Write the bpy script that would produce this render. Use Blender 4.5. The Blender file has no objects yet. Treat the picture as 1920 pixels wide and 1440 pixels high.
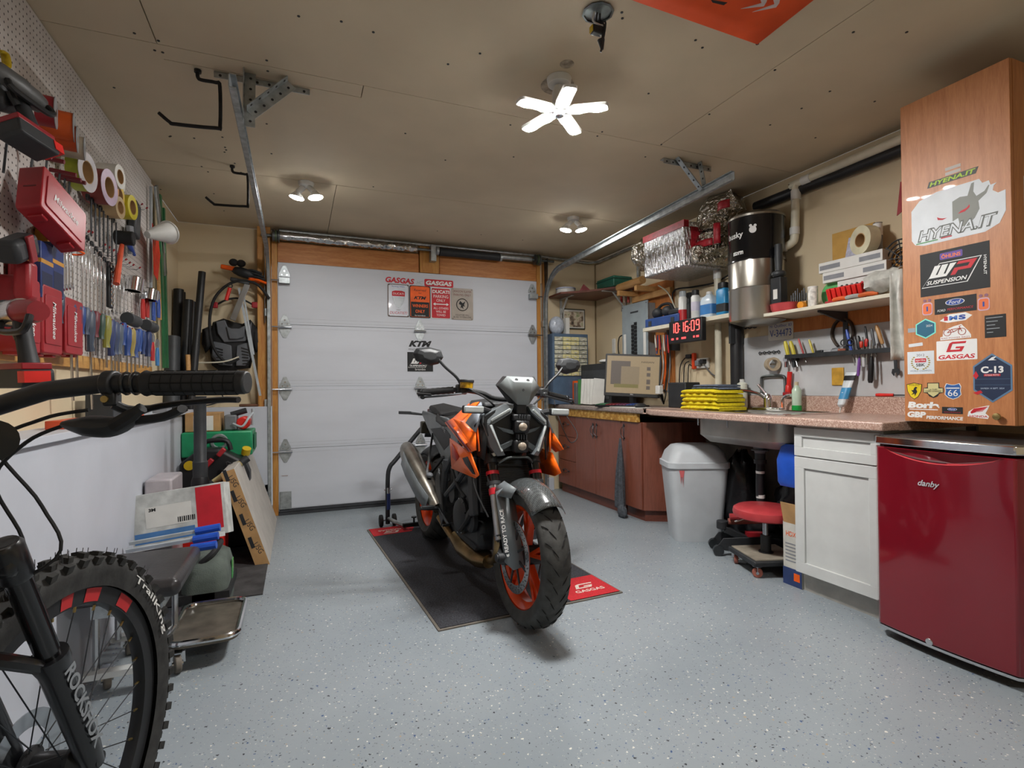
import bpy, math, random
from mathutils import Matrix, Vector
R = math.radians
random.seed(7)
SC = bpy.context.scene
COL = SC.collection
# ---------------------------------------------------------------- camera
F_PX, YAW, PIT, ROL, CAMH = 984.7, .3883, .0084, -.0095, 1.05
_fw = Vector((math.sin(YAW)*math.cos(PIT), math.cos(YAW)*math.cos(PIT), math.sin(PIT)))
_rt = Vector((math.cos(YAW), -math.sin(YAW), 0)); _up = _rt.cross(_fw)
_r2 = math.cos(ROL)*_rt + math.sin(ROL)*_up; _u2 = -math.sin(ROL)*_rt + math.cos(ROL)*_up
CAM = Vector((0, 0, CAMH))
cam_d = bpy.data.cameras.new('camera'); cam = bpy.data.objects.new('camera', cam_d); COL.objects.link(cam)
cam_d.sensor_width = 36; cam_d.lens = F_PX*36/1920; cam_d.clip_start = .02; cam_d.clip_end = 60
cam.matrix_world = Matrix(((_r2.x, _u2.x, -_fw.x, 0), (_r2.y, _u2.y, -_fw.y, 0), (_r2.z, _u2.z, -_fw.z, CAMH), (0, 0, 0, 1)))
SC.camera = cam
# ---------------------------------------------------------------- world, exposure
w = bpy.data.worlds.new('world'); SC.world = w; w.use_nodes = True
w.node_tree.nodes['Background'].inputs[0].default_value = (.5, .55, .6, 1)
w.node_tree.nodes['Background'].inputs[1].default_value = .3
SC.view_settings.view_transform = 'Standard'; SC.view_settings.look = 'None'
SC.view_settings.gamma = 1; SC.view_settings.use_curve_mapping = False
SC.view_settings.exposure = 1.0
cy_ = SC.cycles; cy_.max_bounces = 6; cy_.adaptive_threshold = .02; cy_.diffuse_bounces = 4; cy_.glossy_bounces = 3; cy_.transmission_bounces = 2; cy_.caustics_reflective = False; cy_.caustics_refractive = False
LAMP_MAIN, LAMP_TWIN, LAMP_NEAR = 330, 130, 150

def at(px, py, X=None, Y=None, Z=None, D=None):
    d = _fw + (px-960)/F_PX*_r2 + (720-py)/F_PX*_u2
    if X is not None: t = X/d.x
    elif Y is not None: t = Y/d.y
    elif Z is not None: t = (Z-CAMH)/d.z
    else: t = D
    return CAM + d*t

# ---------------------------------------------------------------- materials
def lin(h):
    if isinstance(h, str):
        h = h.lstrip('#'); c = [int(h[i:i+2], 16)/255 for i in (0, 2, 4)]
    else: c = h
    return tuple(x/12.92 if x <= .04045 else ((x+.055)/1.055)**2.4 for x in c)
MATS = {}
def nn(t, k, **kw):
    n = t.nodes.new(k)
    for a, b in kw.items():
        if a in n.bl_rna.properties: setattr(n, a, b)
        else: n.inputs[a.replace('_', ' ')].default_value = b
    return n
def base_mat(name):
    m = bpy.data.materials.new(name); m.use_nodes = True; t = m.node_tree
    b = t.nodes['Principled BSDF']; MATS[name] = m
    tc = nn(t, 'ShaderNodeTexCoord')
    return m, t, b, tc
def mixc(t, fac, a, b, mode='MIX'):
    n = t.nodes.new('ShaderNodeMix'); n.data_type = 'RGBA'; n.blend_type = mode
    for k, v in ((0, fac), (6, a), (7, b)):
        if hasattr(v, 'is_output'): t.links.new(v, n.inputs[k])
        elif k == 0: n.inputs[0].default_value = v
        else: n.inputs[k].default_value = (*v, 1) if len(v) == 3 else v
    return n.outputs[2]
def ramp(t, src, *st):
    r = t.nodes.new('ShaderNodeValToRGB'); e = r.color_ramp.elements
    while len(e) < len(st): e.new(.5)
    for i, (p, c) in enumerate(st):
        e[i].position = p; e[i].color = (c, c, c, 1) if not isinstance(c, tuple) else (*c[:3], 1)
    t.links.new(src, r.inputs[0]); return r.outputs[0]
def bump(t, b, src, s, d=.01):
    n = nn(t, 'ShaderNodeBump'); n.inputs['Strength'].default_value = s; n.inputs['Distance'].default_value = d
    t.links.new(src, n.inputs['Height']); t.links.new(n.outputs[0], b.inputs['Normal'])
def M(name, c='888888', rough=.5, metal=0, noise=.08, ns=14, bmp=0, bs=90, coat=0, spec=.5, emit=0, trans=0, alpha=1, stretch=None, ior=1.45, bd=.004):
    if name in MATS: return MATS[name]
    m, t, b, tc = base_mat(name); c = lin(c)
    src = tc.outputs['Object']
    if stretch:
        mp = nn(t, 'ShaderNodeMapping'); mp.inputs['Scale'].default_value = stretch
        t.links.new(src, mp.inputs[0]); src = mp.outputs[0]
    n = nn(t, 'ShaderNodeTexNoise', Scale=ns, Detail=4.0); t.links.new(src, n.inputs['Vector'])
    lo = tuple(max(0, x*(1-noise*1.6)) for x in c); hi = tuple(min(1, x*(1+noise*1.6)) for x in c)
    col = ramp(t, n.outputs[0], (.32, lo), (.68, hi))
    t.links.new(col, b.inputs['Base Color'])
    b.inputs['Roughness'].default_value = rough; b.inputs['Metallic'].default_value = metal
    b.inputs['Coat Weight'].default_value = coat; b.inputs['Coat Roughness'].default_value = .05
    b.inputs['Specular IOR Level'].default_value = spec; b.inputs['IOR'].default_value = ior
    if emit: t.links.new(col, b.inputs['Emission Color']); b.inputs['Emission Strength'].default_value = emit
    if trans: b.inputs['Transmission Weight'].default_value = trans
    if alpha < 1: b.inputs['Alpha'].default_value = alpha
    if bmp:
        n2 = nn(t, 'ShaderNodeTexNoise', Scale=bs, Detail=3.0); t.links.new(src, n2.inputs['Vector'])
        bump(t, b, n2.outputs[0], bmp, bd)
    return m
def wood(name, a, bcol, scale=3, rough=.45, axis='Z', coat=0, knots=False, bstr=.06):
    if name in MATS: return MATS[name]
    m, t, b, tc = base_mat(name)
    mp = nn(t, 'ShaderNodeMapping'); s = {'X': (.12, 1, 1), 'Y': (1, .12, 1), 'Z': (1, 1, .1)}[axis]
    mp.inputs['Scale'].default_value = tuple(scale*x for x in s); t.links.new(tc.outputs['Object'], mp.inputs[0])
    n = nn(t, 'ShaderNodeTexNoise', Scale=9.0, Detail=6.0, Distortion=.8); t.links.new(mp.outputs[0], n.inputs['Vector'])
    n3 = nn(t, 'ShaderNodeTexNoise', Scale=60.0, Detail=3.0); t.links.new(mp.outputs[0], n3.inputs['Vector'])
    g = mixc(t, .35, n.outputs[0], n3.outputs[0])
    col = ramp(t, g, (.33, lin(a)), (.66, lin(bcol)))
    if knots:
        v = nn(t, 'ShaderNodeTexVoronoi', Scale=1.7); mp2 = nn(t, 'ShaderNodeMapping')
        mp2.inputs['Scale'].default_value = tuple(2.2*(x if x == 1 else .6) for x in s); t.links.new(tc.outputs['Object'], mp2.inputs[0])
        t.links.new(mp2.outputs[0], v.inputs['Vector'])
        k = ramp(t, v.outputs['Distance'], (.05, 1.0), (.13, 0.0))
        col = mixc(t, k, col, tuple(x*.35 for x in lin(a)))
    t.links.new(col, b.inputs['Base Color']); b.inputs['Roughness'].default_value = rough; b.inputs['Coat Weight'].default_value = coat
    bump(t, b, g, bstr, .003)
    return m
# ---------------------------------------------------------------- mesh builder
ROOTS = []; LOCAL = set()
class MB:
    def __init__(s, m=None): s.v = []; s.f = []; s.m = m
    def add(s, vs, fs):
        k = len(s.v)
        s.v += [(s.m @ Vector(p)) if s.m else Vector(p) for p in vs]
        s.f += [tuple(k+i for i in f) for f in fs]; return s
    def box(s, x0, x1, y0, y1, z0, z1):
        v = [(x, y, z) for x in sorted((x0, x1)) for y in sorted((y0, y1)) for z in sorted((z0, z1))]
        return s.add(v, [(0, 1, 3, 2), (4, 6, 7, 5), (0, 4, 5, 1), (2, 3, 7, 6), (0, 2, 6, 4), (1, 5, 7, 3)])
    def cbox(s, c, sz, rot=None):
        v = []
        for a in (-.5, .5):
            for b in (-.5, .5):
                for d in (-.5, .5):
                    p = Vector((a*sz[0], b*sz[1], d*sz[2]))
                    if rot is not None: p = rot @ p
                    v.append(Vector(c)+p)
        return s.add(v, [(0, 1, 3, 2), (4, 6, 7, 5), (0, 4, 5, 1), (2, 3, 7, 6), (0, 2, 6, 4), (1, 5, 7, 3)])
    def bar(s, p, q, w, h, upv=(0, 0, 1)):
        p, q = Vector(p), Vector(q); d = (q-p).normalized(); u = d.cross(Vector(upv))
        if u.length < 1e-4: u = d.cross(Vector((1, 0, 0)))
        u.normalize(); v = u.cross(d)
        pts = [a + u*sx*w/2 + v*sy*h/2 for a in (p, q) for sx in (-1, 1) for sy in (-1, 1)]
        return s.add(pts, [(0, 1, 3, 2), (4, 6, 7, 5), (0, 4, 5, 1), (2, 3, 7, 6), (0, 2, 6, 4), (1, 5, 7, 3)])
    def cyl(s, p, q, r, r2=None, n=14, cap=True):
        return s.loft([s.ring(p, Vector(q)-Vector(p), r, n), s.ring(q, Vector(q)-Vector(p), r if r2 is None else r2, n)], cap)
    @staticmethod
    def ring(c, ax, r, n, ry=None):
        ax = Vector(ax).normalized(); c = Vector(c)
        u = ax.cross(Vector((0, 0, 1)))
        if u.length < 1e-3: u = ax.cross(Vector((0, 1, 0)))
        u.normalize(); v = ax.cross(u); ry = r if ry is None else ry
        return [c + u*r*math.cos(2*math.pi*i/n) + v*ry*math.sin(2*math.pi*i/n) for i in range(n)]
    def loft(s, rings, cap=True, closed=False):
        n = len(rings[0]); v = [p for r in rings for p in r]; f = []
        m = len(rings)
        for j in range(m if closed else m-1):
            a, b = j*n, ((j+1) % m)*n
            for i in range(n): f.append((a+i, a+(i+1) % n, b+(i+1) % n, b+i))
        if cap and not closed: f += [tuple(reversed(range(n))), tuple((m-1)*n+i for i in range(n))]
        return s.add(v, f)
    def tube(s, pts, r, n=8, cap=True, closed=False, flat=1):
        pts = [Vector(p) for p in pts]; rings = []; u = None; L = len(pts)
        for i, p in enumerate(pts):
            if closed: d = pts[(i+1) % L]-pts[i-1]
            else: d = pts[min(i+1, L-1)]-pts[max(i-1, 0)]
            if d.length < 1e-9: d = Vector((0, 0, 1))
            d.normalize()
            if u is None:
                u = d.cross(Vector((0, 0, 1)))
                if u.length < 1e-3: u = d.cross(Vector((0, 1, 0)))
            u = u - d*u.dot(d); u.normalize(); v = d.cross(u)
            rr = r[i] if isinstance(r, (list, tuple)) else r
            rings.append([p + u*rr*math.cos(2*math.pi*k/n) + v*rr*flat*math.sin(2*math.pi*k/n) for k in range(n)])
        return s.loft(rings, cap, closed)
    def lathe(s, prof, c=(0, 0, 0), ax=(0, 0, 1), n=24, cap=True):
        ax = Vector(ax).normalized(); c = Vector(c)
        return s.loft([s.ring(c+ax*z, ax, max(r, 1e-5), n) for r, z in prof], cap)
    def torus(s, c, Rr, r, ax=(0, 0, 1), n=28, m=8, flat=1):
        ax = Vector(ax).normalized(); rings = []
        for p in s.ring(c, ax, Rr, n):
            d = (p-Vector(c)).normalized()
            rings.append([p + d*r*math.cos(2*math.pi*k/m) + ax*r*flat*math.sin(2*math.pi*k/m) for k in range(m)])
        return s.loft(rings, False, True)
    def ell(s, c, rad, n=16, m=9, rot=None):
        rings = []
        for j in range(m+1):
            th = math.pi*min(max(j/m, .004), .996)
            rg = []
            for i in range(n):
                p = Vector((rad[0]*math.sin(th)*math.cos(2*math.pi*i/n), rad[1]*math.sin(th)*math.sin(2*math.pi*i/n), -rad[2]*math.cos(th)))
                if rot is not None: p = rot @ p
                rg.append(Vector(c)+p)
            rings.append(rg)
        return s.loft(rings)
    def prism(s, poly, fr, d, d0=0):
        # polygon (u, v) in frame fr, from d0 to d0+d along the frame normal
        n = len(poly); a = [fr @ Vector((x, y, d0)) for x, y in poly]; b = [fr @ Vector((x, y, d0+d)) for x, y in poly]
        return s.add(a+b, [tuple(reversed(range(n))), tuple(range(n, 2*n))] + [(i, (i+1) % n, n+(i+1) % n, n+i) for i in range(n)])
    def grid(s, fn, nu, nv):
        v = [fn(i/nu, j/nv) for j in range(nv+1) for i in range(nu+1)]
        return s.add(v, [(j*(nu+1)+i, j*(nu+1)+i+1, (j+1)*(nu+1)+i+1, (j+1)*(nu+1)+i) for j in range(nv) for i in range(nu)])
    def build(s, name, mat, par=None, smooth=35, bev=0, seg=2, label=None, kind=None, sub=0, solid=0):
        if isinstance(mat, str): mat = MATS[mat]
        vs = s.v; org = None
        if par is None and vs:
            xs = [p.x for p in vs]; ys = [p.y for p in vs]; zs = [p.z for p in vs]
            org = Vector(((min(xs)+max(xs))/2, (min(ys)+max(ys))/2, min(zs)))
            vs = [p-org for p in vs]
        elif par is not None:
            q = par; off = Vector((0, 0, 0)); loc_ = False
            while q is not None: off = off + q.location; loc_ = loc_ or q.name in LOCAL; q = q.parent
            if not loc_ and off.length > 0: vs = [p-off for p in vs]
        me = bpy.data.meshes.new(name); me.from_pydata([tuple(p) for p in vs], [], s.f); me.validate()
        import bmesh as _b
        bm = _b.new(); bm.from_mesh(me); _b.ops.recalc_face_normals(bm, faces=bm.faces[:]); bm.to_mesh(me); bm.free()
        if smooth: me.shade_smooth(); me.set_sharp_from_angle(angle=R(smooth))
        me.materials.append(mat)
        o = bpy.data.objects.new(name, me); COL.objects.link(o)
        if org is not None: o.location = org
        if par is not None: o.parent = par
        if bev:
            md = o.modifiers.new('bevel', 'BEVEL'); md.width = bev; md.segments = seg; md.limit_method = 'ANGLE'; md.angle_limit = R(30); md.harden_normals = False
        if solid:
            md = o.modifiers.new('solid', 'SOLIDIFY'); md.thickness = solid; md.offset = 0
        if sub:
            md = o.modifiers.new('sub', 'SUBSURF'); md.levels = sub; md.render_levels = sub
        if label: o['label'] = label
        if kind: o['kind'] = kind
        return o
def tag(o, label, cat, group=None, kind=None):
    o['label'] = label
    if cat: o['category'] = cat
    if group: o['group'] = group
    if kind: o['kind'] = kind
    return o
def T(name, label, cat, group=None, loc=None, rotz=0, kind=None):
    o = bpy.data.objects.new(name, None); COL.objects.link(o); o.empty_display_size = .05
    tag(o, label, cat, group, kind)
    if loc is not None: o.location = loc; o.rotation_euler = (0, 0, rotz)
    else: ROOTS.append(o)
    return o
def S(name, mb, mat, label, cat, group=None, **k):
    return tag(mb.build(name, mat, **k), label, cat, group)
def ST(name, mb, mat, label=None, **k):
    k.setdefault('smooth', 30); o = mb.build(name, mat, **k); o['kind'] = 'structure'
    if label: o['label'] = label
    return o
def kids(o): return [c for c in bpy.data.objects if c.parent == o]
def finish():
    ch = {}
    for o in bpy.data.objects:
        if o.parent: ch.setdefault(o.parent.name, []).append(o)
    for r in ROOTS:
        pts = []
        def walk(o):
            for c in ch.get(o.name, []):
                if c.type == 'MESH': pts.extend(v.co for v in c.data.vertices)
                walk(c)
        walk(r)
        if not pts: continue
        b = Vector(((min(p.x for p in pts)+max(p.x for p in pts))/2, (min(p.y for p in pts)+max(p.y for p in pts))/2, min(p.z for p in pts)))
        r.location = b
        for c in ch.get(r.name, []): c.location = -b
def dup(root, loc, rotz=0, label=None, group=None):
    r = root.copy(); COL.objects.link(r); r.location = loc; r.rotation_euler = (0, 0, rotz)
    if label: r['label'] = label
    if group: r['group'] = group
    for c in kids(root):
        k = c.copy(); COL.objects.link(k); k.parent = r
        for g in kids(c):
            q = g.copy(); COL.objects.link(q); q.parent = k
    return r
def Fr(o, u, v):
    u = Vector(u).normalized(); v = Vector(v); v = (v-u*v.dot(u)).normalized(); n = u.cross(v)
    return Matrix(((u.x, v.x, n.x, o[0]), (u.y, v.y, n.y, o[1]), (u.z, v.z, n.z, o[2]), (0, 0, 0, 1)))
def FD(o): return Fr(o, (1, 0, 0), (0, 0, 1))      # faces -Y (towards the camera end)
def FRW(o): return Fr(o, (0, -1, 0), (0, 0, 1))    # faces -X (on the right wall)
def FLW(o): return Fr(o, (0, 1, 0), (0, 0, 1))     # faces +X (on the left wall)
def text(s, w, h, fr, mat, par, name='lettering', bold=.0, shear=0, d=.0006, keep=False, x=0, y=0, rot=0):
    cu = bpy.data.curves.new('t', 'FONT'); cu.body = s; cu.align_x = 'CENTER'; cu.shear = shear; cu.offset = bold; cu.resolution_u = 3; cu.space_line = .9
    ob = bpy.data.objects.new('t', cu); me = bpy.data.meshes.new_from_object(ob)
    bpy.data.objects.remove(ob); bpy.data.curves.remove(cu)
    vs = [v.co.copy() for v in me.vertices]; fs = [tuple(p.vertices) for p in me.polygons]; bpy.data.meshes.remove(me)
    x0, x1 = min(v.x for v in vs), max(v.x for v in vs); y0, y1 = min(v.y for v in vs), max(v.y for v in vs)
    sx, sy = w/(x1-x0), h/max(y1-y0, 1e-6)
    if keep: sx = sy = min(sx, sy)
    ca, sa = math.cos(rot), math.sin(rot); mb = MB()
    pts = []
    for v in vs:
        a, b = (v.x-(x0+x1)/2)*sx, (v.y-(y0+y1)/2)*sy
        pts.append(fr @ Vector((x+a*ca-b*sa, y+a*sa+b*ca, d)))
    mb.add(pts, fs)
    return mb.build(name, mat, par, smooth=0)
def rect(w, h, r=0, k=3):
    if not r: return [(-w/2, -h/2), (w/2, -h/2), (w/2, h/2), (-w/2, h/2)]
    out = []
    for cx, cy, a0 in ((w/2-r, h/2-r, 0), (-w/2+r, h/2-r, 90), (-w/2+r, -h/2+r, 180), (w/2-r, -h/2+r, 270)):
        for i in range(k+1): a = R(a0+90*i/k); out.append((cx+r*math.cos(a), cy+r*math.sin(a)))
    return out
def sh(pts, x=0, y=0, sx=1, sy=None): sy = sx if sy is None else sy; return [(x+a*sx, y+b*sy) for a, b in pts]
def arc(c, r, a0, a1, n, u, v):
    return [Vector(c)+Vector(u)*r*math.cos(R(a0+(a1-a0)*i/n))+Vector(v)*r*math.sin(R(a0+(a1-a0)*i/n)) for i in range(n+1)]
def circ(r, n=16, ry=None): return [(r*math.cos(2*math.pi*i/n), (r if ry is None else ry)*math.sin(2*math.pi*i/n)) for i in range(n)]
def ROT(ax, deg): return Matrix.Rotation(R(deg), 3, ax)
def spline(pts, k=6):
    pts = [Vector(p) for p in pts]; out = []
    for i in range(len(pts)-1):
        p0 = pts[max(i-1, 0)]; p1 = pts[i]; p2 = pts[i+1]; p3 = pts[min(i+2, len(pts)-1)]
        for j in range(k):
            t = j/k
            out.append(.5*((2*p1)+(p2-p0)*t+(2*p0-5*p1+4*p2-p3)*t*t+(3*p1-p0-3*p2+p3)*t**3))
    return out+[pts[-1]]
# ================================================================ the room shell
XL, XR, YW, CZ, YB = -.88, 2.99, 4.90, 2.413, -2.4
def floor_mat():
    m, t, b, tc = base_mat('epoxy_floor')
    src = tc.outputs['Object']
    n = nn(t, 'ShaderNodeTexNoise', Scale=1.6, Detail=5.0); t.links.new(src, n.inputs['Vector'])
    col = ramp(t, n.outputs[0], (.3, lin('868f95')), (.7, lin('949ca1')))
    for sc, thr, r0 in ((42, .135, 0), (60, .14, 7.3), (105, .15, 3.1)):
        mp = nn(t, 'ShaderNodeMapping'); mp.inputs['Location'].default_value = (r0, r0*2, 0); mp.inputs['Scale'].default_value = (1, 1, .01); t.links.new(src, mp.inputs[0])
        dn = nn(t, 'ShaderNodeTexNoise', Scale=sc*3.0); t.links.new(mp.outputs[0], dn.inputs['Vector'])
        vm = nn(t, 'ShaderNodeVectorMath', operation='SCALE'); t.links.new(dn.outputs['Color'], vm.inputs[0]); vm.inputs['Scale'].default_value = .012
        va = nn(t, 'ShaderNodeVectorMath', operation='ADD'); t.links.new(mp.outputs[0], va.inputs[0]); t.links.new(vm.outputs[0], va.inputs[1])
        v = nn(t, 'ShaderNodeTexVoronoi', Scale=float(sc)); t.links.new(va.outputs[0], v.inputs['Vector'])
        sep = nn(t, 'ShaderNodeSeparateColor'); t.links.new(v.outputs['Color'], sep.inputs[0])
        near = ramp(t, v.outputs['Distance'], (thr, 1.0), (thr+.03, 0.0))
        pick = ramp(t, sep.outputs[0], (.36, 0.0), (.38, 1.0))
        mul = nn(t, 'ShaderNodeMath', operation='MULTIPLY'); t.links.new(near, mul.inputs[0]); t.links.new(pick, mul.inputs[1])
        fc = t.nodes.new('ShaderNodeValToRGB'); fc.color_ramp.interpolation = 'CONSTANT'; e = fc.color_ramp.elements
        for i, (p, h) in enumerate(((0, '1f242c'), (.3, '34507a'), (.5, 'd8d6cc'), (.8, '5d6570'), (.9, 'a9977c'))):
            if i > 1: e.new(p)
            e[i].position = p; e[i].color = (*lin(h), 1)
        t.links.new(sep.outputs[1], fc.inputs[0])
        col = mixc(t, mul.outputs[0], col, fc.outputs[0])
    t.links.new(col, b.inputs['Base Color']); b.inputs['Roughness'].default_value = .33; b.inputs['Specular IOR Level'].default_value = .35
    n4 = nn(t, 'ShaderNodeTexNoise', Scale=60.0, Detail=3.0); t.links.new(src, n4.inputs['Vector']); bump(t, b, n4.outputs[0], .08, .003)
    return m
floor_mat()
M('beige_wall', 'd3c2a2', .75, noise=.02, ns=3, bmp=.05, bs=40)
M('beige_ceiling', 'cbbca1', .8, noise=.035, ns=2.5, bmp=.04, bs=50)
M('seam_dark', '3c342a', .9); M('white_paint', 'c0c4cd', .55, noise=.025, ns=4, bmp=.04, bs=30)
M('white_wall_panel', 'b9bbbd', .5, noise=.07, ns=5, bmp=.05)
M('door_white', 'c8ccd4', .42, noise=.03, ns=5, bmp=.12, bs=55, stretch=(.25, 1, 1))
wood('pine_board', 'a8622a', 'c98a4c', 4, .5, 'X', knots=True); wood('pine_post', 'a8682c', 'c99448', 4, .5, 'Z', knots=True)
wood('pine_strip', 'b57f3c', 'd3a35c', 4, .5, 'Y', knots=True)
M('galvanised', 'aab0b2', .42, .85, noise=.15, ns=25, bmp=.05, bs=60); M('galv_dark', '6d7272', .45, 1, noise=.2, ns=20)
M('steel', 'b9bcc0', .25, 1, noise=.05); M('chrome', 'd9dadc', .12, 1, noise=.02); M('dark_steel', '4a4d50', .4, .9, noise=.15)
M('black_plastic', '1b1c1e', .45, noise=.15); M('black_rubber', '1d1d1e', .75, noise=.2, ns=30, bmp=.1); M('black_gloss', '121214', .18, coat=.4)
M('grey_plastic', '6c6f73', .5); M('dark_grey', '35383b', .5, noise=.12); M('charcoal', '26282b', .55, noise=.12)
M('white_plastic', 'd6d6d2', .4, noise=.03); M('red_plastic', '9a2129', .4, noise=.06); M('red_bright', 'd2261f', .4); M('orange_plastic', 'f05f14', .35)
M('paper_white', 'd9d8d2', .7, noise=.03); M('black_print', '17181a', .6); M('white_print', 'e4e4e2', .6, noise=.02); M('red_print', 'c01f2c', .55); M('orange_print', 'f0600f', .5); M('blue_print', '27489b', .5)
M('rubber_seal', '34363a', .6, noise=.15, ns=8)
# floor, walls, ceiling
ST('floor', MB().box(XL, XR, YB, YW+.4, -.1, 0), 'epoxy_floor', 'pale grey epoxy garage floor with coloured flakes')
ST('wall_left', MB().box(XL-.12, XL, YB, YW+.12, 0, CZ), 'beige_wall', 'beige plaster left wall')
ST('wall_right', MB().box(XR, XR+.12, YB, YW+.12, 0, CZ), 'beige_wall', 'beige plaster right wall')
ST('wall_back', MB().box(XL, XR, YB-.1, YB, 0, CZ), 'beige_wall', 'beige plaster back wall')
wf = MB().box(XL, -.28, YW, YW+.12, 0, CZ).box(2.36, XR, YW, YW+.12, 0, CZ).box(-.28, 2.36, YW, YW+.12, 2.134, CZ)
ST('wall_front', wf, 'beige_wall', 'beige plaster wall around the garage door')
S('corner_seam_strip', MB().box(XR-.012, XR, YW-.012, YW, .92, CZ-.04), M('seam_brown', '8b7a5e', .8), 'thin brown strip in the right front corner', 'trim')['kind'] = 'structure'  # narrow strip, browner than the walls, up the corner
cl = ST('ceiling', MB().box(XL, XR, YB, YW, CZ+.012, CZ+.1), 'seam_dark', 'beige drywall ceiling with open seams')
g = .002
for poly in ([(XL, YB), (-.5, YB), (-.5, 2.415), (XL, 2.415)], [(-.5, YB), (1.9, YB), (1.9, 2.415), (-.5, 2.415)], [(1.9, YB), (XR, YB), (XR, 2.415), (1.9, 2.415)],
             [(-.5, 2.415), (.283, 2.415), (.283, 2.518), (-.5, 2.518)],
             [(XL, 2.415), (-.5, 2.415), (-.5, 2.518), (.283, 2.518), (.283, 2.415), (XR, 2.415), (XR, 3.66), (XL, 3.66)],
             [(XL, 3.66), (.25, 3.66), (.25, YW), (XL, YW)], [(.25, 3.66), (XR, 3.66), (XR, YW), (.25, YW)]):
    cx = sum(p[0] for p in poly)/len(poly); cyy = sum(p[1] for p in poly)/len(poly)
    pp = [(x+(g if x < cx else -g), y+(g if y < cyy else -g)) for x, y in poly]
    MB().prism(pp, Matrix.Translation((0, 0, CZ)), .012).build('drywall_sheet', 'beige_ceiling', cl, smooth=0)
sm = MB()
for x, y in [(297, 76), (252, 62), (214, 164), (320, 255), (290, 94), (305, 98), (500, 113), (502, 133), (318, 256), (364, 259), (417, 257), (422, 276), (424, 281), (421, 285), (500, 232), (509, 288), (440, 306), (452, 323), (378, 312), (390, 322), (301, 355), (401, 363), (420, 395),
             (1166, 23), (1167, 34), (1304, 75), (1317, 89), (1453, 131), (1216, 175), (1330, 214), (1503, 203), (1556, 171), (1444, 234), (1529, 258), (900, 100), (957, 234), (963, 294), (1129, 247), (1120, 255), (1240, 271), (1210, 294), (700, 350), (820, 433), (902, 440), (980, 450), (835, 300), (760, 250), (640, 40), (700, 60), (560, 30), (840, 120), (1640, 190), (1600, 60), (1700, 60)]:
    p = at(x, y, Z=CZ); sm.cyl(p+Vector((0, 0, .003)), p-Vector((0, 0, .002)), .0055, n=6)
sm.build('screw_head', 'charcoal', cl, kind='stuff')
# patch marks on the ceiling round the removed fixture
for x, y, r in ((1063, 120, .03), (1045, 160, .075)):
    p = at(x, y, Z=CZ); MB().cyl(p+Vector((0, 0, .001)), p-Vector((0, 0, .0012)), r, n=20).build('plaster_patch', M('patch_grey', 'a29684', .8, noise=.25, ns=40), cl)
# foundation ledges, painted white
ST('wall_left_foundation', MB().box(XL, -.73, YB, YW, 0, .895), 'white_paint', 'white painted lower wall under the tool ledge')
ST('trim_1', MB().box(XL, -.705, YB, 4.75, .895, .92), 'white_paint', 'white ledge board on the left lower wall', bev=.003)
ST('wall_front_foundation', MB().box(-.73, -.225, 4.76, YW, 0, .92), 'white_paint', 'white painted foundation block beside the garage door', bev=.004)
ST('wall_front_foundation_right', MB().box(2.36, 2.44, 4.84, YW, 0, .13), 'white_paint', 'white foundation stub right of the garage door', bev=.004)
# wooden door frame
for i, (x0, x1) in enumerate(((-.30, -.20), (-.195, -.15), (2.26, 2.30), (2.345, 2.385))):
    z0 = .92 if i == 0 else 0
    yy = (4.80, YW+.02) if i in (0,) else (4.835, YW+.02)
    if i == 3: yy = (4.85, YW)
    ST('trim_%d' % (i+2), MB().box(x0, x1, *yy, z0, CZ if i < 1 else 2.33), 'pine_post', 'bare pine jamb board of the garage door', bev=.002)
ST('trim_6', MB().box(-.148, 1.055, 4.84, 4.9, 2.136, 2.31), 'pine_board', 'left pine header board over the garage door', bev=.002)
ST('trim_7', MB().box(1.062, 1.245, 4.825, 4.9, 2.136, CZ), 'pine_post', 'upright pine block in the header', bev=.002)
ST('trim_8', MB().box(1.252, 2.258, 4.84, 4.9, 2.136, 2.31), 'pine_board', 'right pine header board over the garage door', bev=.002)
# ---- sectional garage door
door = T('door_1', 'white sectional garage door with four insulated sections', 'garage door', kind='structure', loc=(1.055, 4.83, 0))
del door['category']
def dl(mb):   # to the door's local space
    return mb
for i in range(4):
    z0, z1 = .035+.525*i, .035+.525*(i+1)-.002
    if i == 3: z1 = 2.134
    mb = MB().box(-.145, 2.255, 4.83, 4.875, z0, z1)
    pn = dl(mb).build('door_section', 'door_white', door, bev=.003)
    for zz in ((z0+.028,) if i == 0 else (z0+.022, z0+.05)) + (() if i == 3 else (z1-.03,)):
        dl(MB().box(-.143, 2.253, 4.8292, 4.832, zz-.0015, zz+.0015)).build('crease_line', M('door_line', 'b4b8be', .5), pn, smooth=0)
dl(MB().box(-.145, 2.255, 4.822, 4.85, .028, .055).box(-.15, 2.26, 4.828, 4.87, 0, .028)).build('bottom_seal', 'rubber_seal', door, bev=.003)
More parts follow.
